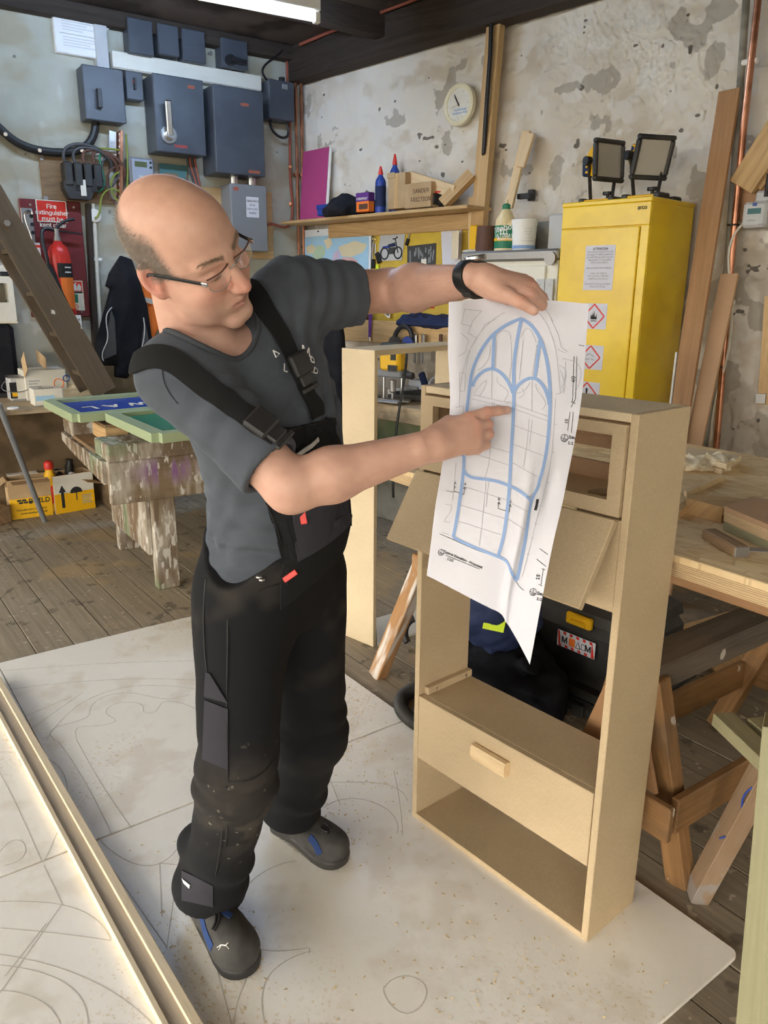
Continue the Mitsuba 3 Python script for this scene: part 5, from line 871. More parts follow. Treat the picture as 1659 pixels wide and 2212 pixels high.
part(t, 'body', lathe([(0, 0), (r, 0), (r, H * .50), (r * .92, H * .62), (r * .5, H * .78), (r * .34, H * .82), (0, H * .82)], 24).move(*p), 'glue_cream', smooth=40); part(t, 'cap', lathe([(0, H * .82), (r * .38, H * .82), (r * .38, H * .90), (r * .16, H * .93), (0, H * .93)], 16).move(*p), 'green', 'green cap', smooth=40); part(t, 'spout', lathe([(0, H * .93), (.009, H * .93), (.005, H), (0, H)], 10).move(*p), 'glue_cream')
part(t, 'label', lathe([(r + .0008, H * .06), (r + .0008, H * .50)], 24).move(*p), 'green', 'green printed label'); part(t, 'yellow_band', lathe([(r + .0014, H * .20), (r + .0014, H * .26)], 24).move(*p), 'tool_yellow')
def curved_text(s, c, r, z, h, ang, m='white', tilt=0.0):
    q = text(s, h, .0006, True); a = q.v[:, 0] / r; d = -ray(1090, 520)[:2]; base = math.atan2(d[1], d[0]) + math.radians(ang); v = np.stack([c[0] + (r + q.v[:, 2]) * np.cos(base + a), c[1] + (r + q.v[:, 2]) * np.sin(base + a), c[2] + z + q.v[:, 1] + tilt * q.v[:, 0]], 1); return M(v, q.f)
for s, z, h in (('Titebond', .40, .030), ('III', .33, .028), ('ULTIMATE', .27, .018), ('Wood Glue', .215, .014)): part(t, 'lettering', curved_text(s, p, r + .002, H * z, h, -8 if s == 'III' else 0, 'white', .2 if s == 'Titebond' else 0), 'white')
p = on_top(1131, .26); t = thing('tub', 'white plastic tub with printed label on the metal locker', 'tub'); H = on_wall(RW, 1131, 474, .26)[1] - TL; part(t, 'body', lathe([(0, 0), (.062, 0), (.070, H - .03), (0, H - .03)], 28).move(*p), 'white', smooth=40); part(t, 'lid', lathe([(0, H - .03), (.073, H - .03), (.075, H - .004), (.070, H), (0, H)], 28).move(*p), 'white', smooth=40); part(t, 'blue_print', lathe([(.0655, .012), (.0665, .03)], 28).move(*p), 'ink_blue')
rt = np.random.default_rng(2); part(t, 'small_print', cat([curved_text('m' * int(rt.integers(4, 11)), p, .0685, .05 + k * .016, .007, 20) for k in range(8)]), 'ink_light', 'lines of small print', kind='stuff')
p = on_top(1050, .30); t = thing('abrasive_roll', 'brown roll of abrasive paper standing beside the glue bottle', 'roll'); H = on_wall(RW, 1050, 489, .30)[1] - TL; part(t, 'roll', lathe([(.045, 0), (.064, 0), (.056, H), (.040, H), (.045, 0)], 24).move(*p), 'leather_brown', smooth=40); part(t, 'core', lathe([(.038, .002), (.044, .002), (.044, H - .004), (.038, H - .004)], 20).move(*p), 'mid_grey')
u_, z_ = on_wall(RW, 1172, 478, .14); one('grey_box', 'grey plastic box behind the white tub on the locker', 'box', wall_box(RW, u_ - .14, u_ + .12, TL, z_, .05, .14, .008), 'stone_grey'); u_, z_ = on_wall(RW, 1200, 462, .2); one('clear_box', 'translucent white plastic box on the locker beside the yellow cabinet', 'box', wall_box(RW, u_ - .045, u_ + .06, TL, z_, .10, .2, .01), 'light_grey')
one('lid', 'off-white round lid lying flat at the left end of the locker', 'lid', lathe([(0, 0), (.07, 0), (.075, .01), (.05, .016), (0, .018)], 20).move(*on_top(1026, .30)), 'off_white', smooth=40)
one('yellow_tin', 'narrow yellow and black tin behind the abrasive roll', 'tin', box(-.03, .03, -.03, .03, 0, .17, .006).to(Axes(on_top(1027, .12), AR)), 'tool_yellow')
t = thing('wall_hook', 'black iron bracket fixed in the stone wall above the locker', 'bracket'); part(t, 'plate', rbox((1140, 410, 1150, 433), .0, .03), 'black'); part(t, 'arm', bar(rp(1120, 425, .05), rp(1146, 423, .05), .03, .03, RW.v), 'black')
t = thing('timber_lath', 'pale doubled wooden slat leaning against the wall behind the glue bottle', 'slat'); part(t, 'slat', bar(rp(1099, 450, .10), rp(1138, 283, .03), .055, .022, RW.v), 'pale_pine'); part(t, 'slat', bar(rp(1118, 362, .085), rp(1140, 290, .05), .06, .02, RW.v).move(*(RW.u * .02)), 'pale_pine')
# yellow hazard cabinet
YU0, YU1, YV, YZ = 2.722, 3.212, .45, 1.935; t = thing('hazard_cabinet', 'tall yellow steel hazard cupboard with warning labels against the right wall', 'cabinet')
part(t, 'body', wall_box(RW, YU0, YU1, FLOOR + .02, YZ - .02, .01, YV - .012, .004), 'yellow_steel'); part(t, 'top', wall_box(RW, YU0 - .003, YU1 + .003, YZ - .022, YZ, .008, YV + .003, .004), 'yellow_steel'); part(t, 'header', wall_box(RW, YU0, YU1, YZ - .125, YZ - .022, YV - .012, YV, .003), 'yellow_steel')
part(t, 'jamb', wall_box(RW, YU1 - .045, YU1, FLOOR + .02, YZ - .125, YV - .012, YV, .003), 'yellow_steel'); d = part(t, 'door', wall_box(RW, YU0 + .002, YU1 - .049, FLOOR + .05, YZ - .129, YV - .01, YV + .003, .004), 'yellow_steel'); part(t, 'plinth', wall_box(RW, YU0 + .01, YU1 - .01, FLOOR, FLOOR + .02, .02, YV - .03), 'black')
part(t, 'maker_mark', wall_text(RW, 'arco', YU1 - .045, YZ - .055, .017, YV + .0005, True), 'ink_black')
u0, u1, z0, z1 = wr(RW, 1266, 531, 1322, 627, YV + .004); n_ = part(d, 'notice', wall_box(RW, u0, u1, z0, z1, YV + .003, YV + .0045, .0003), 'paper', 'white printed notice')
for k, s in enumerate(('ATTENTION', 'This unit is suitable for the', 'storage of small quantities', 'of substances that may be', 'hazardous, in line with', 'SR24 and HSG51', '', 'Report spills immediately', '', 'Clear up spills in', 'accordance with the', 'required procedure.', '', 'Door(s) to be kept closed', 'when not in use')):
    if s:
        m = text(s, .0105 if k == 0 else .0088, .0004, True); w_ = np.ptp(m.v[:, 0]); sc = min(1, (u1 - u0) * .92 / w_); m.v[:, 0] *= sc; mm2 = np.eye(4); mm2[:3, 0], mm2[:3, 1], mm2[:3, 2], mm2[:3, 3] = RW.u, [0, 0, 1], RW.v, RW((u0 + u1) / 2, YV + .0046, z1 - .022 - k * (z1 - z0 - .02) / 15.2); part(n_, 'lettering', m.tf(mm2), 'ink_grey' if k else 'ink_black')
for k, (x0, y0, x1, y1) in enumerate(((1258, 655, 1308, 712), (1250, 744, 1300, 800), (1242, 822, 1292, 880))):
    u0, u1, z0, z1 = wr(RW, x0, y0, x1, y1, YV + .004); L_ = part(d, 'warning_label', wall_box(RW, u0, u1, z0, z1, YV + .003, YV + .0045, .0003), 'paper', 'white label with a red warning diamond'); cu_, cz_ = (u0 + u1) / 2, (z0 + z1) / 2; R1 = min(u1 - u0, z1 - z0) * .47; Q = lambda x, z: RW(cu_ + x * R1, YV + .005, cz_ + z * R1)
    for a_, b_ in (((0, 1), (1, 0)), ((1, 0), (0, -1)), ((0, -1), (-1, 0)), ((-1, 0), (0, 1))): part(L_, 'red_border', bar(Q(*a_), Q(*b_), .0075, .001, RW.v, .0003), 'red')
    hullq = lambda pts: of_hull([p + RW.v * e_ for p in (Q(*q) for q in pts) for e_ in (0, .0008)])
    if k == 0:
        for pts in ([(-.3, -.25), (.3, -.25), (.12, -.05), (-.12, -.05)], [(-.3, -.2), (-.1, -.2), (-.28, .15)], [(-.1, -.2), (.12, -.2), (.02, .45)], [(.1, -.2), (.3, -.2), (.26, .2)], [(-.18, -.2), (.0, -.2), (-.14, .3)]): part(L_, 'flame', hullq(pts), 'ink_black')
        part(L_, 'ground_line', hullq([(-.28, -.42), (.28, -.42), (.28, -.36), (-.28, -.36)]), 'ink_black')
    elif k == 1:
        for pts in ([(-.4, .2), (-.05, .35), (-.02, .28), (-.38, .12)], [(.05, .3), (.4, .1), (.38, .03), (.03, .22)], [(-.45, -.15), (-.05, -.15), (-.05, -.22), (-.45, -.22)], [(.08, -.08), (.42, -.2), (.42, -.26), (.08, -.16)]): part(L_, 'corrosion_mark', hullq(pts), 'ink_grey')
    else: part(L_, 'exclamation', hullq([(-.10, .5), (.10, .5), (.06, -.1), (-.06, -.1)]), 'ink_black'); part(L_, 'exclamation_dot', tube([Q(0, -.3), Q(0, -.3) + RW.v * .001], .1 * R1, 12), 'ink_black')
# work lights on the cabinet
def work_light(u, v, yaw, tilt, label):
    t = thing('work_light', label, 'work light'); a = Axes(RW(u, v, YZ), AR + 0); a.o = RW(u, v, YZ)
    part(t, 'base', box(-.085, .085, -.05, .05, .0, .022, .004).to(a), 'tool_yellow', 'yellow folding base')
    for s in (-1, 1): part(t, 'foot', box(s * .085 - .012, s * .085 + .022, -.055, .055, .0, .03, .006).to(a), 'black_plastic')
    part(t, 'clamp_knob', lathe([(0, .022), (.008, .022), (.008, .045), (.026, .045), (.026, .06), (0, .062)], 14).move(.03, -.02, 0).to(a), 'black', smooth=40)
    hc = np.array([0, 0, .20]); Rm = trimesh.transformations.concatenate_matrices(trimesh.transformations.translation_matrix(hc), trimesh.transformations.rotation_matrix(math.radians(yaw), [0, 0, 1]), trimesh.transformations.rotation_matrix(math.radians(tilt), [1, 0, 0]))
    H_ = lambda m: m.tf(Rm).to(a)
    for s in (-1, 1): part(t, 'bracket_arm', bar(a(s * .062, -.01, .02), a(*(np.array([0, 0, .2]) + trimesh.transformations.rotation_matrix(math.radians(yaw), [0, 0, 1])[:3, :3] @ np.array([s * .092, 0, -.01]))), .024, .008, RW.u), 'black_plastic')
    part(t, 'housing', of_hull([(x, y, z) for y, k in ((.03, .085), (-.05, .055)) for x in (-k, k) for z in (-k * .95, k * .95)]).tf(Rm).to(a), 'tool_yellow', 'yellow finned lamp housing')
    for k in range(4): part(t, 'fin', H_(box(-.06, .06, -.066, -.045, -.045 + k * .026, -.036 + k * .026, .002)), 'tool_yellow')
    part(t, 'battery', H_(box(-.035, .035, -.12, -.06, -.05, .04, .008)), 'navy', 'dark blue battery pack')
    for p4 in ((-.10, .10, .078, .10), (-.10, .10, -.10, -.078), (-.10, -.078, -.078, .078), (.078, .10, -.078, .078)): part(t, 'bezel', H_(box(p4[0], p4[1], .028, .055, p4[2], p4[3], .006)), 'black_plastic')
    part(t, 'lens', H_(box(-.079, .079, .040, .044, -.079, .079, .001)), 'lens_glass', 'clouded front glass')
    for s in (-1, 1): part(t, 'tilt_knob', H_(tube([(s * .088, 0, 0), (s * .118, 0, 0)], .022, 8)), 'black')
plain('lens_glass', (.42, .39, .33), .18, spec=.7)
uu1, uu2 = on_wall(RW, 1305, 425, .26)[0], on_wall(RW, 1405, 420, .26)[0]
work_light(uu1 - .01, .28, -74, 4, 'left of the two yellow work lights standing on the yellow cabinet'); work_light(uu2 - .01, .30, -60, -16, 'right of the two yellow work lights on the yellow cabinet, tilted up')
one('rubber_foot', 'small black rubber block on the yellow cabinet top at its right', 'block', wall_box(RW, YU1 - .10, YU1 - .05, YZ, YZ + .03, .05, .12, .008), 'black')
# leaning boards, pipes and the meter at the right edge
def lean(label, name, top, foot_u, foot_v, w, th, mat, off=.03):
    p = rp(*top, off); f = RW(foot_u, foot_v, FLOOR); return one(name, label, 'board', bar(f, p, w, th, RW.v), mat)
up_ = on_wall(RW, 1577, 195, .05); f0 = on_plane(1472, 870, RW(0, .33, 0), RW.v); dd_ = rp(1577, 195, .05) - f0; f1 = rp(1577, 195, .05) - dd_ * ((rp(1577, 195, .05)[2] - FLOOR) / dd_[2]); one('leaning_board', 'tall red-brown board leaning against the wall right of the yellow cabinet', 'board', bar(f1, rp(1577, 195, .05), .10, .022, RW.v), 'brown_ply')
f0 = on_plane(1512, 900, RW(0, .30, 0), RW.v); tp = rp(1577, 592, .12); dd_ = tp - f0; one('leaning_board', 'pale brown board leaning behind the red-brown one, shorter', 'board', bar(tp - dd_ * ((tp[2] - FLOOR) / dd_[2]), tp, .085, .018, RW.v), 'mdf_brown')
f0 = on_plane(1449, 870, RW(0, .42, 0), RW.v); tp = rp(1462, 760, .40); dd_ = tp - f0; one('metal_angle', 'thin bright metal strip leaning beside the yellow cabinet', 'strip', bar(tp - dd_ * ((tp[2] - FLOOR) / dd_[2]), tp, .012, .012, RW.v), 'dull_steel')
one('pipe', 'grey painted iron pipe running up the wall beside the copper pipe', 'pipe', tube([rp(1560, 660, .04) + [0, 0, -1.6], rp(1573, 560, .04), rp(1612, 0, .04), rp(1612, 0, .04) + [0, 0, .4]], .017, 12), 'stone_grey')
t = thing('copper_pipe', 'thick copper pipe with white clips at the right edge of the wall', 'pipe'); part(t, 'tube', tube([rp(1548, 960, .06) + [0, 0, -.8], rp(1548, 960, .06), rp(1580, 560, .06), rp(1606, 280, .06), rp(1640, -20, .06), rp(1640, -20, .06) + [0, 0, .4]], .016, 14), 'copper')
for x, y in ((1620, 133), (1571, 653)): q = rp(x, y, .05); part(t, 'clip', tube([q + RW.u * -.035, q + RW.u * .035], .013, 10), 'white', 'white pipe clip')
one('cable', 'thin pale cable tied down along the copper pipe', 'cable', tube(smooth_path([rp(1612, 478, .05), rp(1590, 500, .07), rp(1580, 640, .075), rp(1566, 790, .07), rp(1550, 850, .06), rp(1538, 950, .05)], 30), .006, 6), 'off_white')
for x, y, w_ in ((1584, 486, 'beside the grey meter'), (1573, 646, 'just above its lower white clip'), (1553, 793, 'lowest on the pipe')): one('cable_tie', 'black cable tie round the thick copper pipe, ' + w_, 'cable tie', tube([rp(x, y, .06) + .026 * (math.cos(w) * RW.u + math.sin(w) * RW.v) for w in np.linspace(0, 6.283, 16)], .004, 5, False), 'black', group='cable ties on the copper pipe')
one('mounting_board', 'orange-brown wooden board behind the grey gas meter', 'board', rbox((1604, 402, 1700, 470), .0, .03), 'brown_ply')
t = thing('remote_meter', 'grey wall unit with a small display and black aerial at the right edge', 'meter'); px = (1606, 437, 1651, 490); u0, u1, z0, z1 = wr(RW, *px, .10); part(t, 'body', wall_box(RW, u0, u1, z0, z1, .03, .10, .012), 'light_grey'); part(t, 'hood', wall_box(RW, u0 + .04, u1, z1 - .005, z1 + .05, .03, .075, .01), 'light_grey'); part(t, 'display', wall_box(RW, u0 + .025, u1 - .025, z1 - .055, z1 - .03, .10, .102, .001), 'teal', 'small green-grey display'); part(t, 'aerial', tube([RW(u1 - .02, .08, z1 + .02), RW(u1 - .02, .08, z1 + .12)], .009, 8), 'black'); part(t, 'blue_badge', wall_box(RW, u0 + .045, u0 + .065, z1 - .02, z1 - .005, .10, .1015, .0003), 'blue')
part(t, 'small_print', cat([wall_box(RW, u0 + .03 + .05 * k, u0 + .065 + .05 * k, z1 - .085 - .02 * k, z1 - .08 - .02 * k, .10, .1008, .0002) for k in range(2)]), 'ink_grey', kind='stuff')
one('timber_brace', 'slanting pale timber with a nail at the right edge above the meter', 'timber', bar(rp(1603, 405, .06), rp(1690, 270, .06), .13, .045, RW.v), 'pine'); one('timber_brace', 'second slanting timber below the first at the right edge', 'timber', bar(rp(1630, 400, .03), rp(1700, 310, .03), .09, .04, RW.v), 'pine')
t = thing('wooden_door_edge', 'orange wooden shutter edge with a brass hinge at the far right', 'shutter'); part(t, 'board', of_hull([p + RW.v * k for p in wpts(RW, [(1652, 640), (1636, 874), (1720, 874), (1720, 640)], .04) for k in (0, -.035)]), 'pine'); part(t, 'hinge', bar(rp(1644, 850, .045), rp(1642, 872, .045), .05, .006, RW.v), 'dull_steel', 'small brass hinge')
# ---------------------------------------------------------------- assembly table, trestles, tool case and things round the cupboard
TZ = .93; A0 = at_z(713, 966, TZ); B0 = at_z(1659, 1262, TZ); TB = Axes((A0[0], A0[1], 0), math.degrees(math.atan2(*(B0 - A0)[:2])))   # u along the near edge, the table lies on the -v side
TLN, TWD = 2.44, 1.22
t = thing('assembly_table', 'large table topped with pale strand board behind the cupboard', 'table')
part(t, 'top_board', box(0, TLN, -TWD, 0, TZ - .018, TZ, .002).to(TB), 'osb', 'strand board top'); part(t, 'lower_board', box(0.004, TLN, -TWD, -.004, TZ - .036, TZ - .0185, .001).to(TB), 'ply_edge', 'plywood layer under the top'); part(t, 'lower_board', box(0.01, TLN, -TWD, -.010, TZ - .054, TZ - .0365, .001).to(TB), 'ply_edge')
part(t, 'apron', box(1.05, 1.08, -1.0, -.10, TZ - .24, TZ - .055, .003).to(TB), 'brown_ply'); part(t, 'apron', box(1.08, 1.75, -.42, -.40, TZ - .24, TZ - .055, .003).to(TB), 'brown_ply')
u_, v_, _z = TB.local(at_z(1028, 1487, FLOOR))
for (lu, lv) in ((u_, v_), (u_, -1.1), (2.25, -.14), (2.25, -1.1)): part(t, 'leg', box(lu - .025, lu + .025, lv - .025, lv + .025, FLOOR, TZ - .055, .003).to(TB), 'trestle_wood')
part(t, 'blue_tape', box(1.86, 1.98, -.002, .003, TZ - .05, TZ - .03, .001).to(TB), 'blue', 'scrap of blue tape on the edge')
def tp_(x, y, z=TZ): return at_z(x, y, z)
def tbox(name, label, cat_, px, az, L, W, H, mat, z0=0.0, **k): return one(name, label, cat_, box(0, L, 0, W, z0, z0 + H, .003).to(Axes(tp_(*px, TZ + z0), az)), mat, **k)
tbox('mdf_block', 'thick brown fibreboard block on the left end of the strand board table', 'block', (757, 988), 58, .22, .13, .036, 'mdf_brown')
def slab_px(pts, z0, z1): return of_hull([at_z(x, y, z1) + np.array([0, 0, z - z1]) for x, y in pts for z in (z0, z1)])
z = TZ + .001
one('board_offcut', 'pale fibreboard sheet at the back of the table, upper of two', 'board', slab_px([(1484, 965), (1602, 984), (1570, 1002), (1478, 980)], z + .018, z + .036), 'mdf_pale'); one('board_offcut', 'pale fibreboard sheet at the back of the table, lower of two', 'board', slab_px([(1484, 973), (1600, 992), (1560, 1014), (1474, 990)], z, z + .017), 'mdf')
rc = at_z(1520, 1014, TZ); 
def rag(p):
    q = p - rc; d = ell(p, rc + [-.03, 0, .015], (.075, .05, .032)); d = smin(d, ell(p, rc + TB.u * .0 + np.array([.045, -.01, .018]), (.045, .04, .034)), .02)
    return np.maximum(d + .010 * np.sin(q[:, 0] * 130 + 4 * npnoise(p, 22, 2)) * (.5 + .5 * npnoise(p, 18, 7)) + .016 * npfbm(p, 24, 3, 3), TZ + .0015 - p[:, 2])
one('rag', 'crumpled cream cotton rag lying at the back of the table', 'cloth', solid(rag, rc - [.16, .14, .03], rc + [.16, .14, .10], .0045), 'cream_cloth', smooth=True)
one('wood_strip', 'thin pale strip running towards the rag on the table', 'strip', slab_px([(1478, 1058), (1561, 1024), (1566, 1027), (1484, 1063)], z, z + .016), 'pale_pine'); one('wood_strip', 'second thin strip under the end of the oak block', 'strip', slab_px([(1466, 1090), (1484, 1080), (1486, 1092), (1468, 1104)], z, z + .02), 'pine')
one('oak_block', 'brown oak block with a flat top near the middle of the table', 'block', slab_px([(1484, 1066), (1612, 1077), (1562, 1096), (1484, 1076)], z, z + .042), 'pine')
for k in range(4):
    o = np.array([2 * k, 0.0]); pts = [(1564 - k, 1093 + 0 * k), (1625, 1072), (1740, 1095), (1700, 1150)]; one('plywood_offcut', ('pinkish plywood offcut, top of the stack at the right edge of the table', 'thin plywood offcut, second in the stack at the right edge of the table', 'thin plywood offcut, third in the stack at the right edge of the table', 'green-edged board at the bottom of the stack on the table')[k], 'board',
        of_hull([at_z(x, y, z + .060) * np.array([1, 1, 0]) + np.array([0.002 * k, -.002 * k, zz]) for x, y in pts for zz in ((z + .048, z + .060), (z + .036, z + .0475), (z + .022, z + .0355), (z, z + .0215))[k]]), ('mdf_brown', 'ply_edge', 'ply_edge', 'sage_wood')[k])
t = thing('angle_gauge', 'wooden joiner angle gauge with a steel blade lying on the table front', 'gauge'); p0, p1 = at_z(1530, 1152, TZ + .02), at_z(1602, 1192, TZ + .02); part(t, 'stock', bar(p0, p1, .036, .026, b=.004), 'old_wood', 'dark wooden stock'); part(t, 'blade', bar(p1 - unit(p1 - p0) * .02, at_z(1740, 1192, TZ + .02), .026, .003), 'dull_steel', 'dull steel blade'); part(t, 'end_plate', bar(p1, p1 + unit(p1 - p0) * .003, .034, .024), 'dull_steel')
r = np.random.default_rng(8); v, f = [], []
for i in range(120):
    c = TB(r.uniform(1.2, 1.9), -r.uniform(.1, .6), z + .001); a_ = r.uniform(0, 6.28); d_ = np.array([math.cos(a_), math.sin(a_), 0]) * r.uniform(.003, .009); s_ = np.array([-d_[1], d_[0], 0]) * .3; k = len(v); v += [c - d_ - s_, c + d_ - s_, c + d_ + s_, c - d_ + s_]; f += [(k, k + 1, k + 2), (k, k + 2, k + 3)]
one('wood_chips', 'pale wood chips scattered over the strand board table', 'chips', M(np.array(v), np.array(f)), 'pale_pine', kind='stuff')
def sawhorse(label, near_top, az, L, h, feet, mats, rail=True):
    """near_top: the middle of the beam's near end; feet: four floor points (near -v, near +v, far -v, far +v)"""
    a = Axes((near_top[0], near_top[1], FLOOR), az); t = thing('sawhorse', label, 'sawhorse'); part(t, 'beam', box(0, L, -.055, .055, h - .075, h, .005).to(a), mats[0], 'dark worn top beam')
    for k, (u, v) in enumerate(feet):
        ut = .055 if k < 2 else L - .10; vt = .045 if v > 0 else -.045; top = a(ut, vt, h - .03); ft = a(u, v, 0.001); part(t, 'leg', bar(ft, top, .062, .05, a.u, .003), mats[1])
    for u in (.0, L - .05) if rail else ():
        e = of_hull([a(u + x, y, zz) for x in (-.012, .0) for y, zz in ((-.055, h - .076), (.055, h - .076), (.13, .30), (-.13, .30))]); part(t, 'gusset', e, 'brown_ply', 'red-brown plywood gusset'); part(t, 'cross_rail', box(u - .036, u - .013, -.19, .19, .20, .30, .004).to(a), mats[1])
    if rail:
        for s in (1, -1): part(t, 'side_rail', box(.02, L - .05, s * .165 - .012, s * .165 + .012, .195, .295, .004).to(a), mats[1])
    return t, a
H_S = .60; e0, e1_ = at_z(1428, 1441, H_S + FLOOR), at_z(1659, 1343, H_S + FLOOR); az_s = math.degrees(math.atan2(*(e1_ - e0)[:2])); vs = np.array([math.cos(math.radians(az_s)), -math.sin(math.radians(az_s)), 0]); us = np.array([math.sin(math.radians(az_s)), math.cos(math.radians(az_s)), 0])
fa = at_z(1470, 1908, FLOOR); nt = e0 - vs * .055; uf = (fa - nt) @ us; nt = nt + us * (uf - .10); vf = (fa - nt) @ vs
sawhorse('worn wooden sawhorse right of the cupboard, its top dark and scarred', nt, az_s, 1.0, H_S, [(.06, -vf), (.10, vf), (.9, -.24), (.88, .24)], ('trestle_top', 'trestle_wood'))
hl_ = at_z(890, 1196, H_S + FLOOR); fl_ = at_z(815, 1460, FLOOR); av = unit((hl_ - fl_) * np.array([1, 1, 0])); az2 = math.degrees(math.atan2(av[1] * -1, av[0]))
a2 = Axes((hl_[0], hl_[1], FLOOR), az_s); q = a2.local(fl_)
sawhorse('paint-smeared sawhorse under the left end of the strand board table', hl_ + a2.v * .05, az_s, .9, H_S, [(q[0], q[1] - .05), (.05, .22), (.8, -.2), (.8, .2)], ('painted_leg', 'painted_leg'), rail=False)
# pale green stand at the right edge, near the camera
t = thing('work_stand', 'pale green timber stand at the right edge with a paint-streaked leg', 'stand'); zs = .55
p0, p1 = at_z(1560, 1552, zs), at_z(1760, 1740, zs); part(t, 'rail', bar(p0, p1, .050, .032), 'sage_wood', 'pale green rail'); p2, p3 = at_z(1630, 1562, zs + .0), at_z(1800, 1700, zs + .0); part(t, 'rail', bar(p2, p3, .045, .032), 'sage_wood')
ft = at_z(1503, 1936, FLOOR); tpz = at_y(1740, 1500, 1.60); part(t, 'leg', bar(ft, tpz, .060, .045, unit(np.cross(tpz - ft, cw(0, 0, 1)))), 'stand_leg', 'leg smeared with grey paint and a blue line')
dl_ = unit(tpz - ft); part(t, 'blue_line', tube(smooth_path([ft + dl_ * k + cw(.005 * s, 0, 0) + unit(EYE - ft) * .036 for k, s in ((.20, -4), (.25, 3), (.30, -1), (.38, 3))], 20), .0025, 6), 'blue')
f2 = at_z(1612, 2420, FLOOR); t2 = at_y(1690, 1560, f2[1] + .16); part(t, 'upright', bar(f2, t2, .062, .10, unit(EYE - f2)), 'sage_wood', 'pale green upright nearest the camera')
part(t, 'cross_piece', bar(t2 + [0, 0, -.02], p1, .04, .03), 'sage_wood')
# tool case on its tray
KC = Axes(at_z(1338, 1606, FLOOR - .04), -41.0); t = thing('tool_case', 'black plastic tool case with a yellow latch and a striped warning sticker behind the cupboard', 'tool case')
part(t, 'tray', box(-.02, .52, -.02, .40, .04, .10, .02).to(KC), 'black_plastic'); part(t, 'tray_rim', box(-.05, .55, -.05, .43, .13, .165, .012).to(KC), 'black_plastic'); part(t, 'tray_neck', box(.0, .50, .0, .38, .10, .13, .01).to(KC), 'black_plastic')
for k in range(5): part(t, 'tray_rib', box(.05 + k * .09, .10 + k * .09, -.035, -.02, .045, .095, .006).to(KC), 'black_plastic')
part(t, 'body', of_hull([(x, y, zz) for zz, g in ((.166, .0), (.36, .0), (.40, .02)) for x in (.0 + g, .46 - g) for y in (.0 + g, .37 - g)]).to(KC), 'black_plastic'); part(t, 'lid', of_hull([(x, y, zz) for zz, g in ((.402, .004), (.44, .01), (.475, .05)) for x in (.0 + g, .46 - g) for y in (.0 + g, .37 - g)]).to(KC), 'black_plastic'); part(t, 'carry_handle', of_hull([(x, y, zz) for zz in (.476, .50) for x in (.10, .36) for y in (.14, .23)]).to(KC), 'black')
for x in (.02, .40): part(t, 'corner_rib', box(x, x + .04, -.012, .02, .17, .42, .006).to(KC), 'black_plastic')
part(t, 'latch', box(.15, .26, -.016, .006, .385, .43, .006).to(KC), 'tool_yellow', 'yellow latch'); part(t, 'latch_grip', box(.17, .235, -.024, -.014, .392, .41, .003).to(KC), 'tool_yellow')
st = part(t, 'sticker', box(.125, .290, -.0125, -.011, .285, .348, .0003).to(KC), 'paper', 'red and white striped warning sticker')
for k in range(6):
    x = .127 + k * .0285; part(st, 'red_stripe', of_hull([(x + dx, y, zz) for y in (-.0132, -.0125) for dx, zz in ((0, .2865), (.012, .2865), (.024 if k < 5 else .018, .3465), (.012, .3465))]).to(KC), 'red')
part(st, 'white_panel', box(.140, .275, -.0142, -.0133, .297, .336, .0003).to(KC), 'paper'); part(st, 'red_square', box(.210, .236, -.0152, -.0143, .301, .332, .0003).to(KC), 'orange')
mk = lambda s, x, h: text(s, h, .001, True).tf(np.array([[-1, 0, 0, x], [0, 0, -1, -.0145], [0, 1, 0, .305], [0, 0, 0, 1.0]])).to(KC)
part(st, 'lettering', mk('M', .256, .023), 'ink_black'); part(st, 'lettering', mk('M', .154, .023), 'ink_black'); part(st, 'warning_triangle', tube([KC(x, -.0146, zz) for x, zz in ((.186, .303), (.207, .303), (.1965, .327), (.186, .303))], .0016, 5), 'ink_black'); part(st, 'book_symbol', tube([KC(x, -.0146, zz) for x, zz in ((.165, .305), (.181, .305), (.181, .325), (.165, .325), (.165, .305))], .0012, 5), 'ink_black')
# dark bag and hose
bc = at_z(1065, 1560, FLOOR) + np.array([.02, .10, .10])
one('work_bag', 'slumped black bag on the floor behind the cupboard', 'bag', solid(lambda p: np.maximum(ell(p, bc, (.24, .26, .24)) + .05 * npfbm(p, 6, 3, 6) + .012 * np.sin(p[:, 2] * 60 + 5 * npnoise(p, 7, 3)), FLOOR + .002 - p[:, 2]), bc - [.36, .38, .2], bc + [.36, .38, .36], .013), 'black_fabric', smooth=True)
yl = at_y(1068, 1348, bc[1] - .235); t = thing('jacket', 'dark blue jacket with a yellow tag heaped on the black bag', 'jacket'); part(t, 'tag', bar(yl + cw(-.035, .01, 0), yl + cw(.035, -.005, 0), .05, .004, cw(0, 0, 1)), 'hiviz'); part(t, 'cloth', solid(lambda p: ell(p, yl + np.array([.02, .10, .0]), (.16, .09, .13)) + .03 * npfbm(p, 9, 3, 2), yl - [.3, .1, .25], yl + [.3, .35, .25], .012), 'navy', 'dark blue cloth', smooth=True)
hp_ = smooth_path([at_z(x, y, FLOOR + .028) for x, y in ((930, 1478), (895, 1488), (872, 1502), (866, 1528), (882, 1550), (915, 1572), (960, 1588))], 260); one('vacuum_hose', 'black corrugated vacuum hose curling out from behind the cupboard', 'hose', tube(hp_, .0245 + .0022 * np.sin(np.arange(260) * 1.55), 14), 'black_plastic', smooth=40)
pt = at_z(880, 1400, FLOOR); one('tool_strap', 'black plastic tool handle standing on the floor left of the cupboard', 'tool', tube(smooth_path([pt + [0, 0, .03], pt + cw(-.01, .05, 0), pt + cw(-.005, .10, 0), pt + cw(.03, .13, 0)], 20), .016, 10), 'black_plastic', smooth=40)
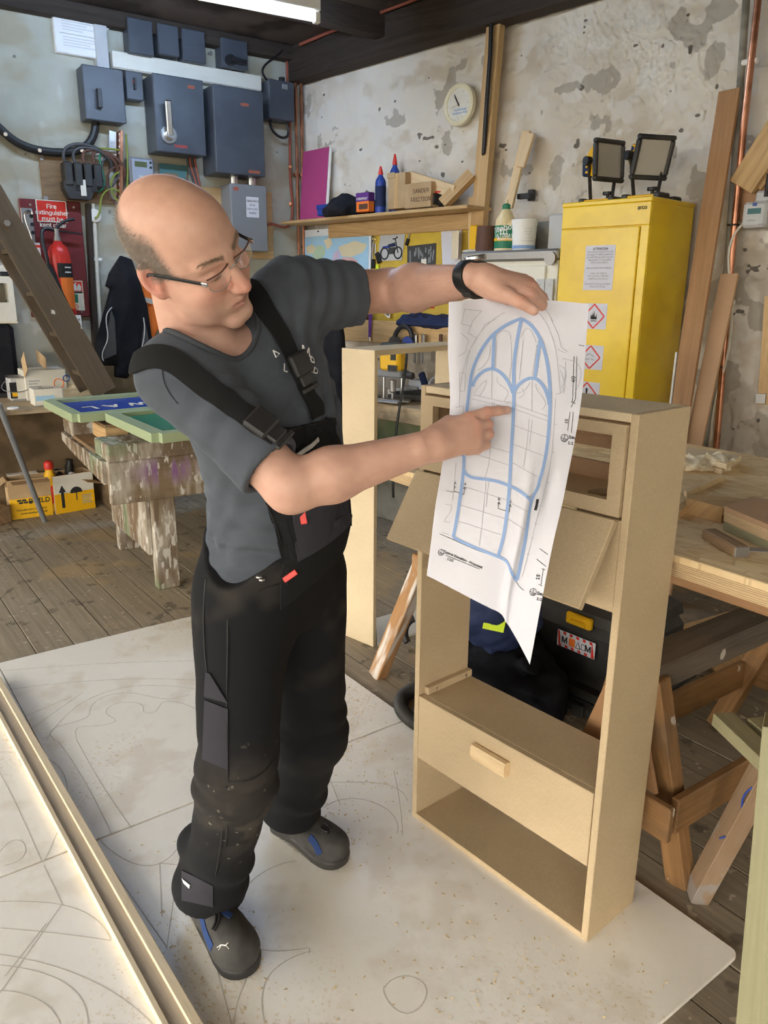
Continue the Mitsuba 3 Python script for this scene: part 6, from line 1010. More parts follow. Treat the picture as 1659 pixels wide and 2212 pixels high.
one('white_panel', 'white panel lying on the floor under the tall frame', 'panel', slab_px([(812, 1335), (900, 1310), (905, 1365), (815, 1392)], FLOOR + .001, FLOOR + .012), 'off_white')
one('plywood_sheet', 'yellowish plywood sheet on the floor under the table', 'board', slab_px([(1470, 1350), (1720, 1280), (1760, 1400), (1560, 1470)], FLOOR + .001, FLOOR + .016), 'pine')
# ---------------------------------------------------------------- the man
PJ = dict(head=(401, 545, 1.37), neck=(430, 745, 1.46), rsh=(388, 812, 1.37), relb=(628, 1052, 1.27), rwri=(940, 960, 1.33),
          lsh=(628, 640, 1.58), lelb=(842, 628, 1.72), lwri=(1048, 604, 1.47), pel=(585, 1185, 1.63), rhip=(535, 1270, 1.56), lhip=(655, 1240, 1.71),
          rknee=(508, 1690, 1.46), lknee=(672, 1590, 1.70), rank=(455, 1950, 1.57), lank=(628, 1775, 1.885))
J = {k: at_y(*v) for k, v in PJ.items()}
up_t = unit((J['rsh'] + J['lsh']) / 2 - J['pel']); lf = J['lsh'] - J['rsh']
lf = unit(lf - up_t * (lf @ up_t)); fw = np.cross(lf, up_t)                       # the chest: left, forward
lfh = J['lhip'] - J['rhip']; lfh = unit(np.array([lfh[0], lfh[1], 0])); fwh = np.cross(lfh, [0, 0, 1.0])
HL = (J['rsh'] + J['lsh']) / 2; SPL = np.linalg.norm(HL - J['pel'])
def torso(p, grow=0.0):
    """chest, belly and hips as stacked elliptic sections along the spine"""
    q = p - J['pel']; t = q @ up_t; s = np.clip(t / SPL, -.4, 1.1)
    kx = np.array([-.4, -.1, .15, .4, .65, .85, 1.0, 1.1]); A = np.interp(s, kx, [.155, .165, .155, .150, .165, .168, .130, .07]); B = np.interp(s, kx, [.105, .115, .125, .128, .122, .105, .075, .05])
    off = np.interp(s, kx, [.0, .0, .012, .016, .008, -.004, -.02, -.02])
    w = np.clip(s, 0, 1)[:, None]; Lv = lfh * (1 - w) + lf * w; Lv /= np.linalg.norm(Lv, axis=1, keepdims=True); Fv = np.cross(Lv, up_t)
    a = (q * Lv).sum(1); b = (q * Fv).sum(1) - off
    A, B = A + grow, B + grow; k0 = np.sqrt((a / A) ** 2 + (b / B) ** 2); k1 = np.sqrt((a / A ** 2) ** 2 + (b / B ** 2) ** 2)
    d = k0 * (k0 - 1) / np.maximum(k1, 1e-6)
    return smax(d, np.maximum(t - SPL * 1.06 - grow, -.35 * SPL - t), .05)
# head axes: forward, up, left
Fh = unit(cw(.82, -.25, .51)); Uh = cw(-.26, .64, .72); Uh = unit(Uh - Fh * (Uh @ Fh)); _th = math.radians(10); Fh, Uh = Fh * math.cos(_th) - Uh * math.sin(_th), Uh * math.cos(_th) + Fh * math.sin(_th); Lh = np.cross(Uh, Fh); HR = np.stack([Lh, Fh, Uh], 1)     # columns
HC = J['head']
HS = .962
def hl(x, y, z): return HC + HR @ np.array([x, y, z]) * HS
def head_local(q):
    """distance to the head, in head coordinates (x left, y forward, z up; metres)"""
    a = q.copy(); a[:, 0] = np.abs(a[:, 0]); S = lambda A, B, ra, rb: seg(a, A, B, ra, rb)
    d = ell(q, (0, -.014, .042), (.0765, .099, .090)); d = smin(d, ell(q, (0, .030, .035), (.066, .066, .072)), .03)
    d = smin(d, ell(q, (0, .036, -.028), (.060, .060, .078)), .03)
    d = smin(d, S((.050, .006, -.040), (.042, .030, -.083), .017, .016), .03); d = smin(d, S((.042, .030, -.083), (.016, .080, -.108), .016, .015), .025)
    d = smin(d, ell(q, (0, .084, -.108), (.023, .015, .016)), .02)
    d = smin(d, ell(a, (.044, .068, -.030), (.020, .020, .018)), .025)                                           # cheekbone
    d = smin(d, S((.006, .094, .020), (.043, .079, .024), .010, .009), .016)                                     # brow
    d = smax(d, -ell(a, (.032, .107, .000), (.019, .018, .012)), .014)                                           # socket
    d = smin(d, ell(a, (.032, .0805, -.001), (.0135, .0135, .0125)), .005)                                       # lids
    d = smin(d, S((0, .096, .006), (0, .1175, -.036), .0088, .0132), .010); d = smin(d, ell(a, (.0115, .107, -.040), (.0085, .011, .0085)), .006)
    d = smax(d, -ell(a, (.006, .112, -.0485), (.0038, .006, .003)), .003)                                        # nostril
    d = smax(d, -seg(a, (.017, .1035, -.046), (.032, .090, -.068), .0018, .0012), .008)                          # fold beside the mouth
    d = smin(d, ell(q, (0, .078, -.070), (.030, .024, .024)), .014)
    d = smin(d, seg(a, (0, .1005, -.0655), (.021, .0895, -.0705), .0052, .003), .006); d = smin(d, seg(a, (0, .0985, -.0785), (.019, .0890, -.0735), .0062, .0035), .006)
    d = smax(d, -seg(a, (0, .1065, -.0720), (.022, .094, -.0722), .0016, .0010), .003)                           # between the lips
    d = smax(d, -ell(q, (0, .1025, -.0925), (.022, .005, .004)), .010)
    d = smin(d, ell(a, (.043, .050, -.062), (.019, .032, .034)), .03)                                            # cheek
    # ears
    e = a - np.array([.0800, -.014, -.006]); c, s = math.cos(.52), math.sin(.52); e = np.stack([e[:, 0] * c + e[:, 1] * s, -e[:, 0] * s + e[:, 1] * c, e[:, 2] + .25 * e[:, 1]], 1)
    er = ell(e, (0, 0, .002), (.0080, .0205, .0345)); er = smin(er, ell(e, (0, .008, -.026), (.0075, .011, .013)), .008)
    er = smax(er, -ell(e, (.0085, .003, .004), (.0065, .0120, .0225)), .004); er = smin(er, ell(e, (.002, .013, -.006), (.006, .006, .009)), .005); d = smin(d, er, .006)
    return d
def near(p, c, r, fn):
    d = np.linalg.norm(p - c, axis=1) - r + .03; m = d < .05
    if m.any(): d[m] = fn(p[m])
    return d
def head(p): return near(p, HC, .19, lambda x: head_local((x - HC) @ HR / HS) * HS)
# hands: joints in millimetres along fingers, thumb side, back of the hand
def hand_axes(f, b):
    f = unit(f); b = unit(b - f * (b @ f)); return f, b
def make_hand(wr, f, b, left, fingers, thumb, scale=1.0):
    f, b = hand_axes(f, b); t = np.cross(f, b) if left else np.cross(b, f)
    loc = lambda q: wr + scale * .001 * (f * q[0] + t * q[1] + b * q[2])
    mcp = [(82, 25, 3), (85, 8, 7), (79, -9, 5), (71, -25, 0)]; wrb = [(2, 15, 0), (2, 5, 2), (2, -5, 2), (2, -14, 0)]
    def fn(p):
        d = seg(p, loc((-30, 0, 0)), loc((8, 0, 0)), .025 * scale, .0225 * scale)
        for m, w in zip(mcp, wrb): d = smin(d, seg(p, loc(w), loc(m), .0165 * scale, .0118 * scale), .014)
        d = smin(d, seg(p, loc((16, 16, -8)), loc((46, 28, -10)), .016 * scale, .013 * scale), .016)
        for m, ch, r in zip(mcp, fingers, (1.0, 1.03, .98, .88)):
            pts = [loc(m)] + [loc(c) for c in ch]; d = smin(d, chain(p, pts, [x * r * scale for x in (.0112, .0098, .0088, .0074)], .004), .005)
        pts = [loc(c) for c in thumb]; d = smin(d, chain(p, pts, [x * scale for x in (.0165, .0135, .0112, .0088)], .005), .009)
        return d
    return fn, loc
rf = unit(J['rwri'] - J['relb']); RTIP = at_y(1104, 897, 1.405)
# right hand: a fist with the index finger straight
hdir = unit(RTIP - J['rwri']); toward = cw(0, .1, 1)
rh_fn, rh_loc = make_hand(J['rwri'], hdir + .10 * cw(.0, -.4, .0), toward + .25 * cw(0, .5, 0), False,
    [[(122, 25, 4), (146, 22, 1), (166, 19, -3)], [(118, 6, -8), (108, 6, -32), (86, 9, -34)], [(111, -11, -8), (101, -11, -32), (80, -9, -33)], [(98, -27, -12), (89, -26, -32), (70, -24, -32)]],
    [(18, 20, -8), (52, 34, -16), (84, 31, -20), (108, 26, -22)])
# left hand: draped over the paper's top edge, fingers behind it, thumb in front
lh_fn, lh_loc = make_hand(J['lwri'], cw(.98, -.20, -.03), cw(.12, .66, .72), True,
    [[(112, 13, -20), (114, 7, -44), (110, 5, -60)], [(116, 2, -20), (120, -2, -44), (116, -3, -60)], [(112, -12, -18), (118, -12, -40), (114, -11, -56)], [(98, -27, -18), (103, -26, -36), (100, -25, -50)]],
    [(14, 16, -6), (40, 44, 4), (64, 64, 8), (90, 72, 2)])
def arm(p, sh, el, wr, bulge):
    d = seg(p, sh, el, .054, .043); m = el + (wr - el) * .28
    d = smin(d, chain(p, [el, m, wr], [.042, .0455, .0265], .02), .02); return d
def neck_d(p): return smin(seg(p, J['neck'] - up_t * .05 - fw * .005, hl(0, -.035, -.045), .062, .055), seg(p, J['neck'] + fw * .035 - up_t * .03, hl(0, .02, -.085), .03, .03), .03)
def body(p):
    d = smin(torso(p, -.014), near(p, (J['rsh'] + J['relb']) / 2, .26, lambda x: seg(x, J['rsh'], J['relb'], .054, .043)), .02)
    d = np.minimum(d, near(p, (J['relb'] + J['rwri']) / 2, .22, lambda x: arm(x, J['rsh'], J['relb'], J['rwri'], 0)))
    d = smin(d, near(p, (J['lsh'] + J['lwri']) / 2, .34, lambda x: arm(x, J['lsh'], J['lelb'], J['lwri'], 0)), .008)
    d = smin(d, near(p, (J['neck'] + HC) / 2, .25, neck_d), .03)
    d = smin(d, head(p), .022)
    d = smin(d, near(p, rh_loc((85, 0, -10)), .16, rh_fn), .010); d = smin(d, near(p, lh_loc((75, 10, -15)), .16, lh_fn), .010)
    return smax(d, (J['pel'] + .05 * up_t - p) @ up_t, .01)
NECKC = J['neck'] + up_t * .012
sleeve_r = J['rsh'] + (J['relb'] - J['rsh']) * .83; sleeve_l = J['lsh'] + (J['lelb'] - J['lsh']) * .60
ra_ax, la_ax = unit(J['relb'] - J['rsh']), unit(J['lelb'] - J['lsh'])
def shirt_raw(p):
    d = torso(p, .004)
    yoke = seg(p, J['rsh'] + up_t * .012, J['lsh'] + up_t * .012, .058, .058)
    trap = smin(seg(p, J['neck'] - up_t * .03, J['rsh'], .062, .058), seg(p, J['neck'] - up_t * .03, J['lsh'], .062, .058), .03); d = smin(d, trap, .05)
    sr = smax(seg(p, J['rsh'], sleeve_r + ra_ax * .08, .072, .060), (p - sleeve_r) @ ra_ax, .006)
    sl = smax(seg(p, J['lsh'], sleeve_l + la_ax * .08, .070, .062), (p - sleeve_l) @ la_ax, .006)
    d = smin(smin(d, sr, .04), sl, .05)
    return d
def folds(p):
    """creases of the shirt: drag lines to the raised left arm, rolls at the waist and the right sleeve"""
    a = (p - J['lsh']) @ la_ax; out = 0
    r = p - J['lsh']; ang = np.arctan2(r @ np.cross(la_ax, fw), r @ fw)
    wl = np.exp(-((a - .03) / .09) ** 2); out = out + wl * .0065 * np.sin(a * 150 + 2.2 * npnoise(p, 9, 3)) * (.6 + .4 * npnoise(p, 7, 8))
    b = (p - J['rsh']) @ ra_ax; wr_ = np.exp(-((b - .14) / .09) ** 2); out = out + wr_ * .0045 * np.sin(b * 120 + 3 * npnoise(p, 10, 5) + 14 * (p @ fw)) * (.5 + .5 * npnoise(p, 8, 12))
    t = (p - J['pel']) @ up_t; ww = np.exp(-((t - .10) / .09) ** 2); out = out + ww * .007 * np.sin(t * 105 + 2.5 * npnoise(p, 8, 6)) * (.6 + .4 * npnoise(p, 5, 9))
    return out + .0045 * npfbm(p, 7, 2, 11)
def shirt(p):
    d = shirt_raw(p) + folds(p)
    # the neck opening and hollow sleeve ends
    d = smax(d, -seg(p, NECKC - up_t * .012 + fw * .026, NECKC + up_t * .12 + fw * .075, .070, .10), .008)
    d = np.maximum(d, -seg(p, sleeve_r - ra_ax * .018, sleeve_r + ra_ax * .05, .0495, .052)); d = np.maximum(d, -seg(p, sleeve_l - la_ax * .03, sleeve_l + la_ax * .05, .053, .055))
    return smax(d, -.10 - (p - J['pel']) @ up_t, .01)
# legs and trousers
def pleg(p, hip, kn, an, cuff):
    d = smin(seg(p, hip, kn, .104, .083), seg(p, kn, an + (an - kn) * -.02, .083, .070), .04); return smin(d, seg(p, an + np.array([0, 0, .16]), an + np.array([0, 0, .05]), .070, .076), .03)
def trousers(p):
    q = p - J['pel']; t = q @ up_t
    d = torso(p, .014)
    d = smax(d, t - .075, .01)
    lg = smin(pleg(p, J['rhip'], J['rknee'], J['rank'], 0), pleg(p, J['lhip'], J['lknee'], J['lank'], 0), .02); d = smin(d, lg, .04)
    z = p[:, 2]; low = np.exp(-((z - .16) / .10) ** 2)
    d = d + low * .010 * np.sin(z * 62 + 3 * npnoise(p, 6, 2) + 9 * (p @ lfh)) * (.6 + .5 * npnoise(p, 5, 4)) + .0055 * npfbm(p, 4.5, 3, 21)
    kn = np.exp(-((z - .50) / .07) ** 2); d = d + kn * .004 * np.sin(z * 80 + 4 * npnoise(p, 7, 14))
    cut = .074 - z; d = np.maximum(d, cut)
    # open at the sides of the waist
    th = np.arctan2(q @ lfh, q @ fwh); side = np.exp(-((np.abs(th) - 1.35) / .42) ** 2)
    return smax(d, t - (.075 - .050 * side), .006)
def colour_skin(v):
    q = (v - HC) @ HR / HS; n = len(v); c = np.tile(np.array([.575, .338, .255]), (n, 1))
    def blob(c0, r, col, k):
        nonlocal c
        a = q.copy(); a[:, 0] = np.abs(a[:, 0]); w = np.exp(-(((a - np.array(c0)) / np.array(r)) ** 2).sum(1))[:, None] * k; c = c * (1 - w) + np.array(col) * w
    isH = np.linalg.norm(q, axis=1) < .2
    blob((0, .12, -.035), (.016, .02, .018), (.60, .24, .18), .8); blob((.042, .08, -.03), (.022, .03, .02), (.62, .27, .20), .6); blob((.085, -.01, -.01), (.014, .03, .035), (.60, .22, .17), .8)
    blob((0, .03, .11), (.06, .08, .05), (.66, .37, .26), .7)
    lip = np.exp(-((np.abs(q[:, 0]) / .021) ** 4)) * np.exp(-(((q[:, 2] + .0725) / .0085) ** 4)) * (q[:, 1] > .075); c = c * (1 - .6 * lip[:, None]) + np.array([.48, .17, .14]) * .6 * lip[:, None]
    line = np.exp(-((np.abs(q[:, 0]) / .022) ** 6)) * np.exp(-(((q[:, 2] + .0722) / .0018) ** 2)) * (q[:, 1] > .08); c = c * (1 - .75 * line[:, None]) + np.array([.13, .04, .035]) * .75 * line[:, None]
    st = isH * np.clip((-.045 - q[:, 2]) / .03, 0, 1) * (q[:, 1] > .02); c = c * (1 - .16 * st[:, None]) + np.array([.36, .27, .23]) * .16 * st[:, None]
    hm = hair_mask(q) * isH; nz = (.80 + .20 * npnoise(v, 260, 4)); w = np.clip(hm * nz * 1.1, 0, .95)[:, None]; c = c * (1 - w) + np.array([.15, .12, .10]) * w
    bw = np.exp(-(((q[:, 2] - .0265 - .1 * np.abs(q[:, 0])) / .0042) ** 2)) * (np.abs(q[:, 0]) > .010) * (np.abs(q[:, 0]) < .048) * (q[:, 1] > .06) * isH; w = (bw * .85 * (.6 + .4 * npnoise(v, 320, 9)))[:, None]; c = c * (1 - w) + np.array([.20, .13, .09]) * w
    eye = np.exp(-((((np.abs(q[:, 0]) - .032) / .011) ** 2 + ((q[:, 2] + .0055) / .0024) ** 2))) * (q[:, 1] > .08) * isH; c = c * (1 - .8 * eye[:, None]) + np.array([.06, .04, .035]) * .8 * eye[:, None]
    c = c * (1 + .07 * npfbm(v, 70, 2, 3)[:, None] * np.array([.6, 1, 1])) * (1 + .05 * npfbm(v, 14, 2, 5))[:, None]
    # knuckles, fingertips and nails
    def spot(pt, r, col, k):
        nonlocal c
        w = np.exp(-(((v - pt) / r) ** 2).sum(1))[:, None] * k; c = c * (1 - w) + np.array(col) * w
    for L_, pts in ((rh_loc, [(85, 8, 12), (82, 25, 10), (122, 25, 10), (79, -9, 10), (118, 6, -2), (111, -11, 0)]), (lh_loc, [(82, 25, 8), (85, 8, 14), (79, -9, 12), (64, 66, 16)])):
        for q_ in pts: spot(L_(q_), .011, (.60, .25, .18), .5)
    for L_, q_, r in ((rh_loc, (164, 19, 4), .0065), (lh_loc, (89, 75, 10), .0075)): spot(L_(q_), r, (.70, .44, .36), .8)
    return np.clip(c, .01, .9)
def hair_mask(q):
    x, y, z = np.abs(q[:, 0]), q[:, 1], q[:, 2]
    el = np.degrees(np.arctan2(z - .02, np.hypot(x, y + .01))); az_ = np.degrees(np.arctan2(x, -(y + .01)))      # az 0 at the back, 90 over the ear
    top = 46 - .10 * az_; side = smooth01(top + 12, top - 12, el); front = smooth01(132, 112, az_ + np.maximum(el, 0) * .35); low = smooth01(-62 + az_ * .36, -50 + az_ * .36, el)
    ear = smooth01(.085, .074, x) * 1.0
    crown = .16 * smooth01(20, 60, el) * smooth01(.075, .03, y + .02 * 0) ; return np.clip(np.maximum(side * front, crown * .55) * low, 0, 1) * np.maximum(ear, z > .02)
def smooth01(a, b, x):
    t = np.clip((x - a) / (b - a), 0, 1); return t * t * (3 - 2 * t)

pn = thing('person', 'balding man in grey T-shirt, black dungarees and glasses pointing at the drawing', 'person')
bm = solid(body, (-.52, 1.14, .95), (.36, 1.90, 1.72), .0030)
bm.col = colour_skin(bm.v); part(pn, 'body', bm, 'skin', 'bare head, neck, forearms and hands', smooth=True)
# short hair: a stubble of fine strands at the sides and back
def hair_mesh():
    q = (bm.v - HC) @ HR / HS; nrm = np.array(tm(bm).vertex_normals); sel = np.linalg.norm(q, axis=1) < .19; m = hair_mask(q) * sel
    r = np.random.default_rng(4); k = np.nonzero(m > .12)[0]; idx = r.choice(k, 24000, p=m[k] ** 1.6 / (m[k] ** 1.6).sum()); p = bm.v[idx] + r.normal(0, .001, (24000, 3)); nn = nrm[idx]
    d = -Uh * .75 - Fh * .65 + r.normal(0, .35, (24000, 3)); d -= nn * (d * nn).sum(1)[:, None]; d /= np.linalg.norm(d, axis=1)[:, None]; d = d * .85 + nn * .5
    L = (.0025 + .0065 * r.random(24000) * m[idx])[:, None]; s = np.cross(d, nn); s /= np.linalg.norm(s, axis=1)[:, None] + 1e-9; w = .00022
    v = np.stack([p - s * w, p + s * w, p + d * L], 1).reshape(-1, 3); f = np.arange(len(v)).reshape(-1, 3)
    col = np.repeat(np.array([.16, .13, .105]) * r.uniform(.5, 1.9, (24000, 1)) + np.array([.05, .05, .05]) * r.random((24000, 1)), 3, 0); return M(v, f, col=col)
part(pn, 'hair', hair_mesh(), 'painted', 'short grey-brown hair at the sides and back of a balding head')
sm = solid(shirt, (-.55, 1.18, .84), (.20, 1.90, 1.60), .0045)
def shirt_col(v):
    c = np.tile(np.array([.078, .089, .107]), (len(v), 1)); return c * (1 + .10 * npfbm(v, 30, 2, 2)[:, None])
sm.col = shirt_col(sm.v); ts = part(pn, 't_shirt', sm, 'cloth', 'dark grey short-sleeved T-shirt', smooth=True)
# collar rib and sleeve hems
def march_many(fn, q, lift=0.0, start=.9, span=1.4):
    d = np.array([unit(ray(x, y)) for x, y in q]); t = np.full(len(d), start); live = np.ones(len(d), bool)
    for _ in range(70):
        s = fn(EYE + d[live] * t[live][:, None]) - lift; t[live] += s * .75; k = np.nonzero(live)[0]; live[k[(np.abs(s) < 3e-4) | (t[live] > start + span)]] = False
        if not live.any(): break
    p = EYE + d * t[:, None]; p[(t > start + span) | live] = np.nan; return p
def march(fn, x, y, lift=0.0, start=.9, span=1.4):
    p = march_many(fn, [(x, y)], lift, start, span)[0]; return None if np.isnan(p[0]) else p
def project(fn, p, lift, it=7, e=.002):
    for _ in range(it):
        d0 = fn(p) - lift; g = np.stack([fn(p + np.eye(3)[k] * e) - fn(p - np.eye(3)[k] * e) for k in range(3)], 1) / (2 * e); p = p - g * (d0 / np.maximum((g ** 2).sum(1), .2))[:, None] * .9
    return p, g / np.maximum(np.linalg.norm(g, axis=1, keepdims=True), 1e-6)
def ribbon(fn, pts, w, lift, t, n=40, m=6):
    P = smooth_path(pts, n); tt = np.gradient(P, axis=0); _, g = project(fn, P, lift, 1); s = np.cross(g, tt); s /= np.linalg.norm(s, axis=1, keepdims=True)
    ww = np.broadcast_to(w, (n,)); G = np.stack([P + s * (k * ww / 2)[:, None] for k in np.linspace(-1, 1, m)], 1).reshape(-1, 3); G, g = project(fn, G, lift)
    i, j = np.meshgrid(np.arange(n - 1), np.arange(m - 1), indexing='ij'); a = i * m + j; q = np.stack([a, a + 1, a + m + 1, a + m], -1).reshape(-1, 4); f = np.vstack([q[:, [0, 1, 2]], q[:, [0, 2, 3]]])
    mm = M(G, f); nv = tm(mm).vertex_normals
    if (nv * g).sum() < 0: mm.f = f[:, ::-1]
    return thick(mm, t)
raw = lambda p: shirt_raw(p) + folds(p) * .7
def mpt(x, y, lift=.004, fn=None): return march(fn or raw, x, y, lift)
hem = lambda c, ax, r: tube([c + r * (math.cos(a) * e1 + math.sin(a) * e2) for e1, e2 in [(unit(np.cross(ax, [0, 0, 1])), unit(np.cross(ax, np.cross(ax, [0, 0, 1]))))] for a in np.linspace(0, 2 * math.pi, 40)], .0028, 6, False)
tr = solid(trousers, (-.60, 1.24, .04), (.02, 2.08, 1.06), .0050)
def trouser_col(v):
    c = np.tile(np.array([.0135, .0138, .0155]), (len(v), 1)); n = npfbm(v, 5, 4, 31)
    dust = np.clip((n + .02) * 1.5, 0, 1) * np.clip((v[:, 2] - .3) * 2, 0, 1) * .55
    kq = v - (J['rknee'] + np.array([.03, -.06, -.05])); kd = np.exp(-(kq[:, 0] / .07) ** 2 - (kq[:, 1] / .09) ** 2 - (kq[:, 2] / .11) ** 2) * (.35 + .65 * np.clip(npfbm(v, 22, 3, 8) * 2 + .3, 0, 1))
    w = np.clip(dust + kd * .6, 0, .8)[:, None]; c = c * (1 - w) + np.array([.085, .074, .062]) * w
    fl_ = (npnoise(v, 160, 3) > .80) * np.clip(kd * 2, 0, 1); c = c * (1 - fl_[:, None] * .7) + np.array([.5, .45, .36]) * fl_[:, None] * .7
    return c
tr.col = trouser_col(tr.v); trk = part(pn, 'trousers', tr, 'cloth', 'black work trousers, dusty at the knee', smooth=True)
def px_patch(fn, quad, lift, t, nu=14, nv=22):
    """a patch of cloth lying on a surface, its corners given where the photograph shows them (tl, tr, br, bl)"""
    tl, tr_, br, bl = [np.array(q, float) for q in quad]; G = []
    uu, vv = (x.ravel() for x in np.meshgrid(np.linspace(0, 1, nu), np.linspace(0, 1, nv), indexing='ij')); uu, vv = uu[:, None], vv[:, None]
    G = march_many(fn, (tl * (1 - uu) + tr_ * uu) * (1 - vv) + (bl * (1 - uu) + br * uu) * vv, lift)
    ok = ~np.isnan(G[:, 0]); i, j = np.meshgrid(np.arange(nu - 1), np.arange(nv - 1), indexing='ij'); a = i * nv + j
    q = np.stack([a, a + nv, a + nv + 1, a + 1], -1).reshape(-1, 4); q = q[ok[q].all(1)]; f = np.vstack([q[:, [0, 1, 2]], q[:, [0, 2, 3]]])
    m = M(np.nan_to_num(G), f); n = tm(m).face_normals.sum(0)
    if n @ (EYE - G[ok].mean(0)) < 0: m.f = f[:, ::-1]
    use = np.unique(m.f); re = -np.ones(len(m.v), int); re[use] = np.arange(len(use)); m = M(m.v[use], re[m.f]); return thick(m, t)
plain('trouser_panel', (.040, .039, .048), .95, spec=.1); plain('strap_black', (.016, .0165, .0175), .9, spec=.15); plain('bib_black', (.017, .0175, .019), .95, spec=.1)
part(trk, 'thigh_pocket', px_patch(trousers, [(441, 1512), (492, 1532), (492, 1664), (436, 1640)], .004, .003), 'trouser_panel', 'grey thigh pocket', smooth=30)
part(trk, 'pocket_flap', px_patch(trousers, [(443, 1452), (452, 1455), (492, 1520), (440, 1505)], .005, .003), 'trouser_panel', smooth=30)
part(trk, 'hem_panel', px_patch(trousers, [(392, 1880), (460, 1915), (460, 1960), (392, 1945)], .003, .002), 'trouser_panel', 'grey hem panel', smooth=30)
part(trk, 'reflective_tab', px_patch(trousers, [(392, 1897), (410, 1912), (408, 1920), (396, 1908)], .006, .002, 4, 4), 'reflective', smooth=30)
for pts in ([(445, 1250), (440, 1330), (447, 1450)], [(487, 1245), (492, 1350), (490, 1520), (492, 1680), (486, 1830)], [(560, 1275), (600, 1262), (640, 1252), (690, 1240)], [(492, 1688), (540, 1684), (590, 1642)], [(490, 1700), (480, 1800), (466, 1890)]):
    part(trk, 'seam', tube(smooth_path([march(trousers, x, y, .0008) for x, y in pts], 30), .0016, 5), 'black')
# bib: a panel over chest and belly, joined to the trousers
bth_l, bth_r = ([.020, .09, .218, .30, .383], [-36, -33, -41, -35, -29]), ([.020, .11, .25, .346, .40], [42, 34, 29, 25, 23])
def bib_pts(u, v):
    top = .383 + (.350 - .383) * u; t = -.02 + v * (top + .02); a0 = np.interp(t, *bth_l); a1 = np.interp(t, *bth_r); a = np.radians(a0 + (a1 - a0) * u)
    p = J['pel'] + t[:, None] * up_t + .22 * (np.cos(a)[:, None] * fw + np.sin(a)[:, None] * lf); return p
def surf_sheet(fn, gen, nu, nv, lift, t):
    m = sheet(nu, nv, gen); v, g = project(fn, m.v, lift, 14); m.v = v
    if (tm(m).vertex_normals * g).sum() < 0: m.f = m.f[:, ::-1]
    return thick(m, t)
bibfn = lambda p: np.minimum(torso(p, .006) + folds(p) * .7, trousers(p))
bibk = part(pn, 'bib', surf_sheet(bibfn, bib_pts, 40, 50, .011, .004), 'bib_black', 'black dungaree bib', smooth=40)
def on_bib(ths, ts, lift): 
    a = np.radians(np.asarray(ths, float)); p = J['pel'] + np.asarray(ts, float)[:, None] * up_t + .22 * (np.cos(a)[:, None] * fw + np.sin(a)[:, None] * lf); return project(bibfn, p, lift, 14)[0]
def bib_patch(th, ts, lift, t): return surf_sheet(bibfn, lambda u, v: J['pel'] + (ts[0] + v * (ts[1] - ts[0]))[:, None] * up_t + .22 * (np.cos(np.radians(th[0] + u * (th[1] - th[0])))[:, None] * fw + np.sin(np.radians(th[0] + u * (th[1] - th[0])))[:, None] * lf), 16, 16, lift, t)
part(bibk, 'pocket', bib_patch((-24, 28), (.07, .25), .0165, .003), 'trouser_panel', 'dark grey bib pocket', smooth=40)
part(bibk, 'reflective_strip', ribbon(bibfn, [march(bibfn, x, y, .017) for x, y in ((640, 984), (662, 968), (686, 948))], .009, .021, .002, 16, 3), 'reflective', 'pale reflective strip')
_q = march(bibfn, 655, 1119, .019); part(bibk, 'red_tab', bar(_q + cw(-.002, .012, 0), _q + cw(.002, -.012, 0), .013, .004, cw(0, 0, 1)), 'red', 'small red tab')
for ths, tts in (((-41, -33, -31), (.215, .10, .03)), ((-29, 0, 25), (.378, .362, .345)), ((29, 32, 38), (.25, .12, .04))):
    part(bibk, 'seam', tube(smooth_path(on_bib(ths, tts, .0125), 24), .0018, 6), 'black')
zp = march(bibfn, 628, 1243, .012); part(trk, 'zip_pull', bar(zp + cw(.012, .008, .004), zp + cw(-.014, -.010, .004), .012, .004, cw(0, 0, 1)), 'red', 'red zip pull')
for q in ((566, 1253), (560, 1247)): part(trk, 'stud', lathe([(0, .003), (.006, .003), (.007, 0), (0, 0)], 14).move(*(march(trousers, *q, .001))), 'dull_steel')
# straps and buckles
for i, (pts, w, bk) in enumerate(((((312, 770), (345, 768), (385, 785), (430, 820), (490, 862), (545, 902), (600, 940)), .044, (566, 921)), (((556, 640), (578, 675), (605, 715), (632, 765), (656, 815), (674, 862), (690, 900)), .040, (645, 792)))):
    P = [mpt(x, y, .008) for x, y in pts]
    back = P[0] + (P[0] - P[2]) * .5 - fw * .05 - up_t * .01
    st = part(pn, 'strap', ribbon(raw, [back] + P, w, .0085, .0035, 50, 7), 'strap_black', 'black shoulder strap', smooth=40)
    c = mpt(*bk, .010); j = int(np.argmin([np.linalg.norm(p - c) for p in P])); dr_ = unit(P[min(j + 1, len(P) - 1)] - P[max(j - 1, 0)]); nn = project(raw, c[None], .010, 1)[1][0]; nn = unit(nn - dr_ * (nn @ dr_)); sd = np.cross(dr_, nn)
    mm = np.eye(4); mm[:3, 0], mm[:3, 1], mm[:3, 2], mm[:3, 3] = dr_, sd, nn, c + nn * .004
    k = part(st, 'buckle', box(-.026, .018, -.024, .024, -.002, .011, .004).tf(mm), 'black_plastic', 'black plastic side-release buckle')
    part(st, 'buckle_tongue', box(.016, .038, -.017, .017, -.001, .007, .003).tf(mm), 'black_plastic'); part(st, 'buckle_loop', box(.040, .049, -.023, .023, 0, .006, .002).tf(mm), 'black_plastic')
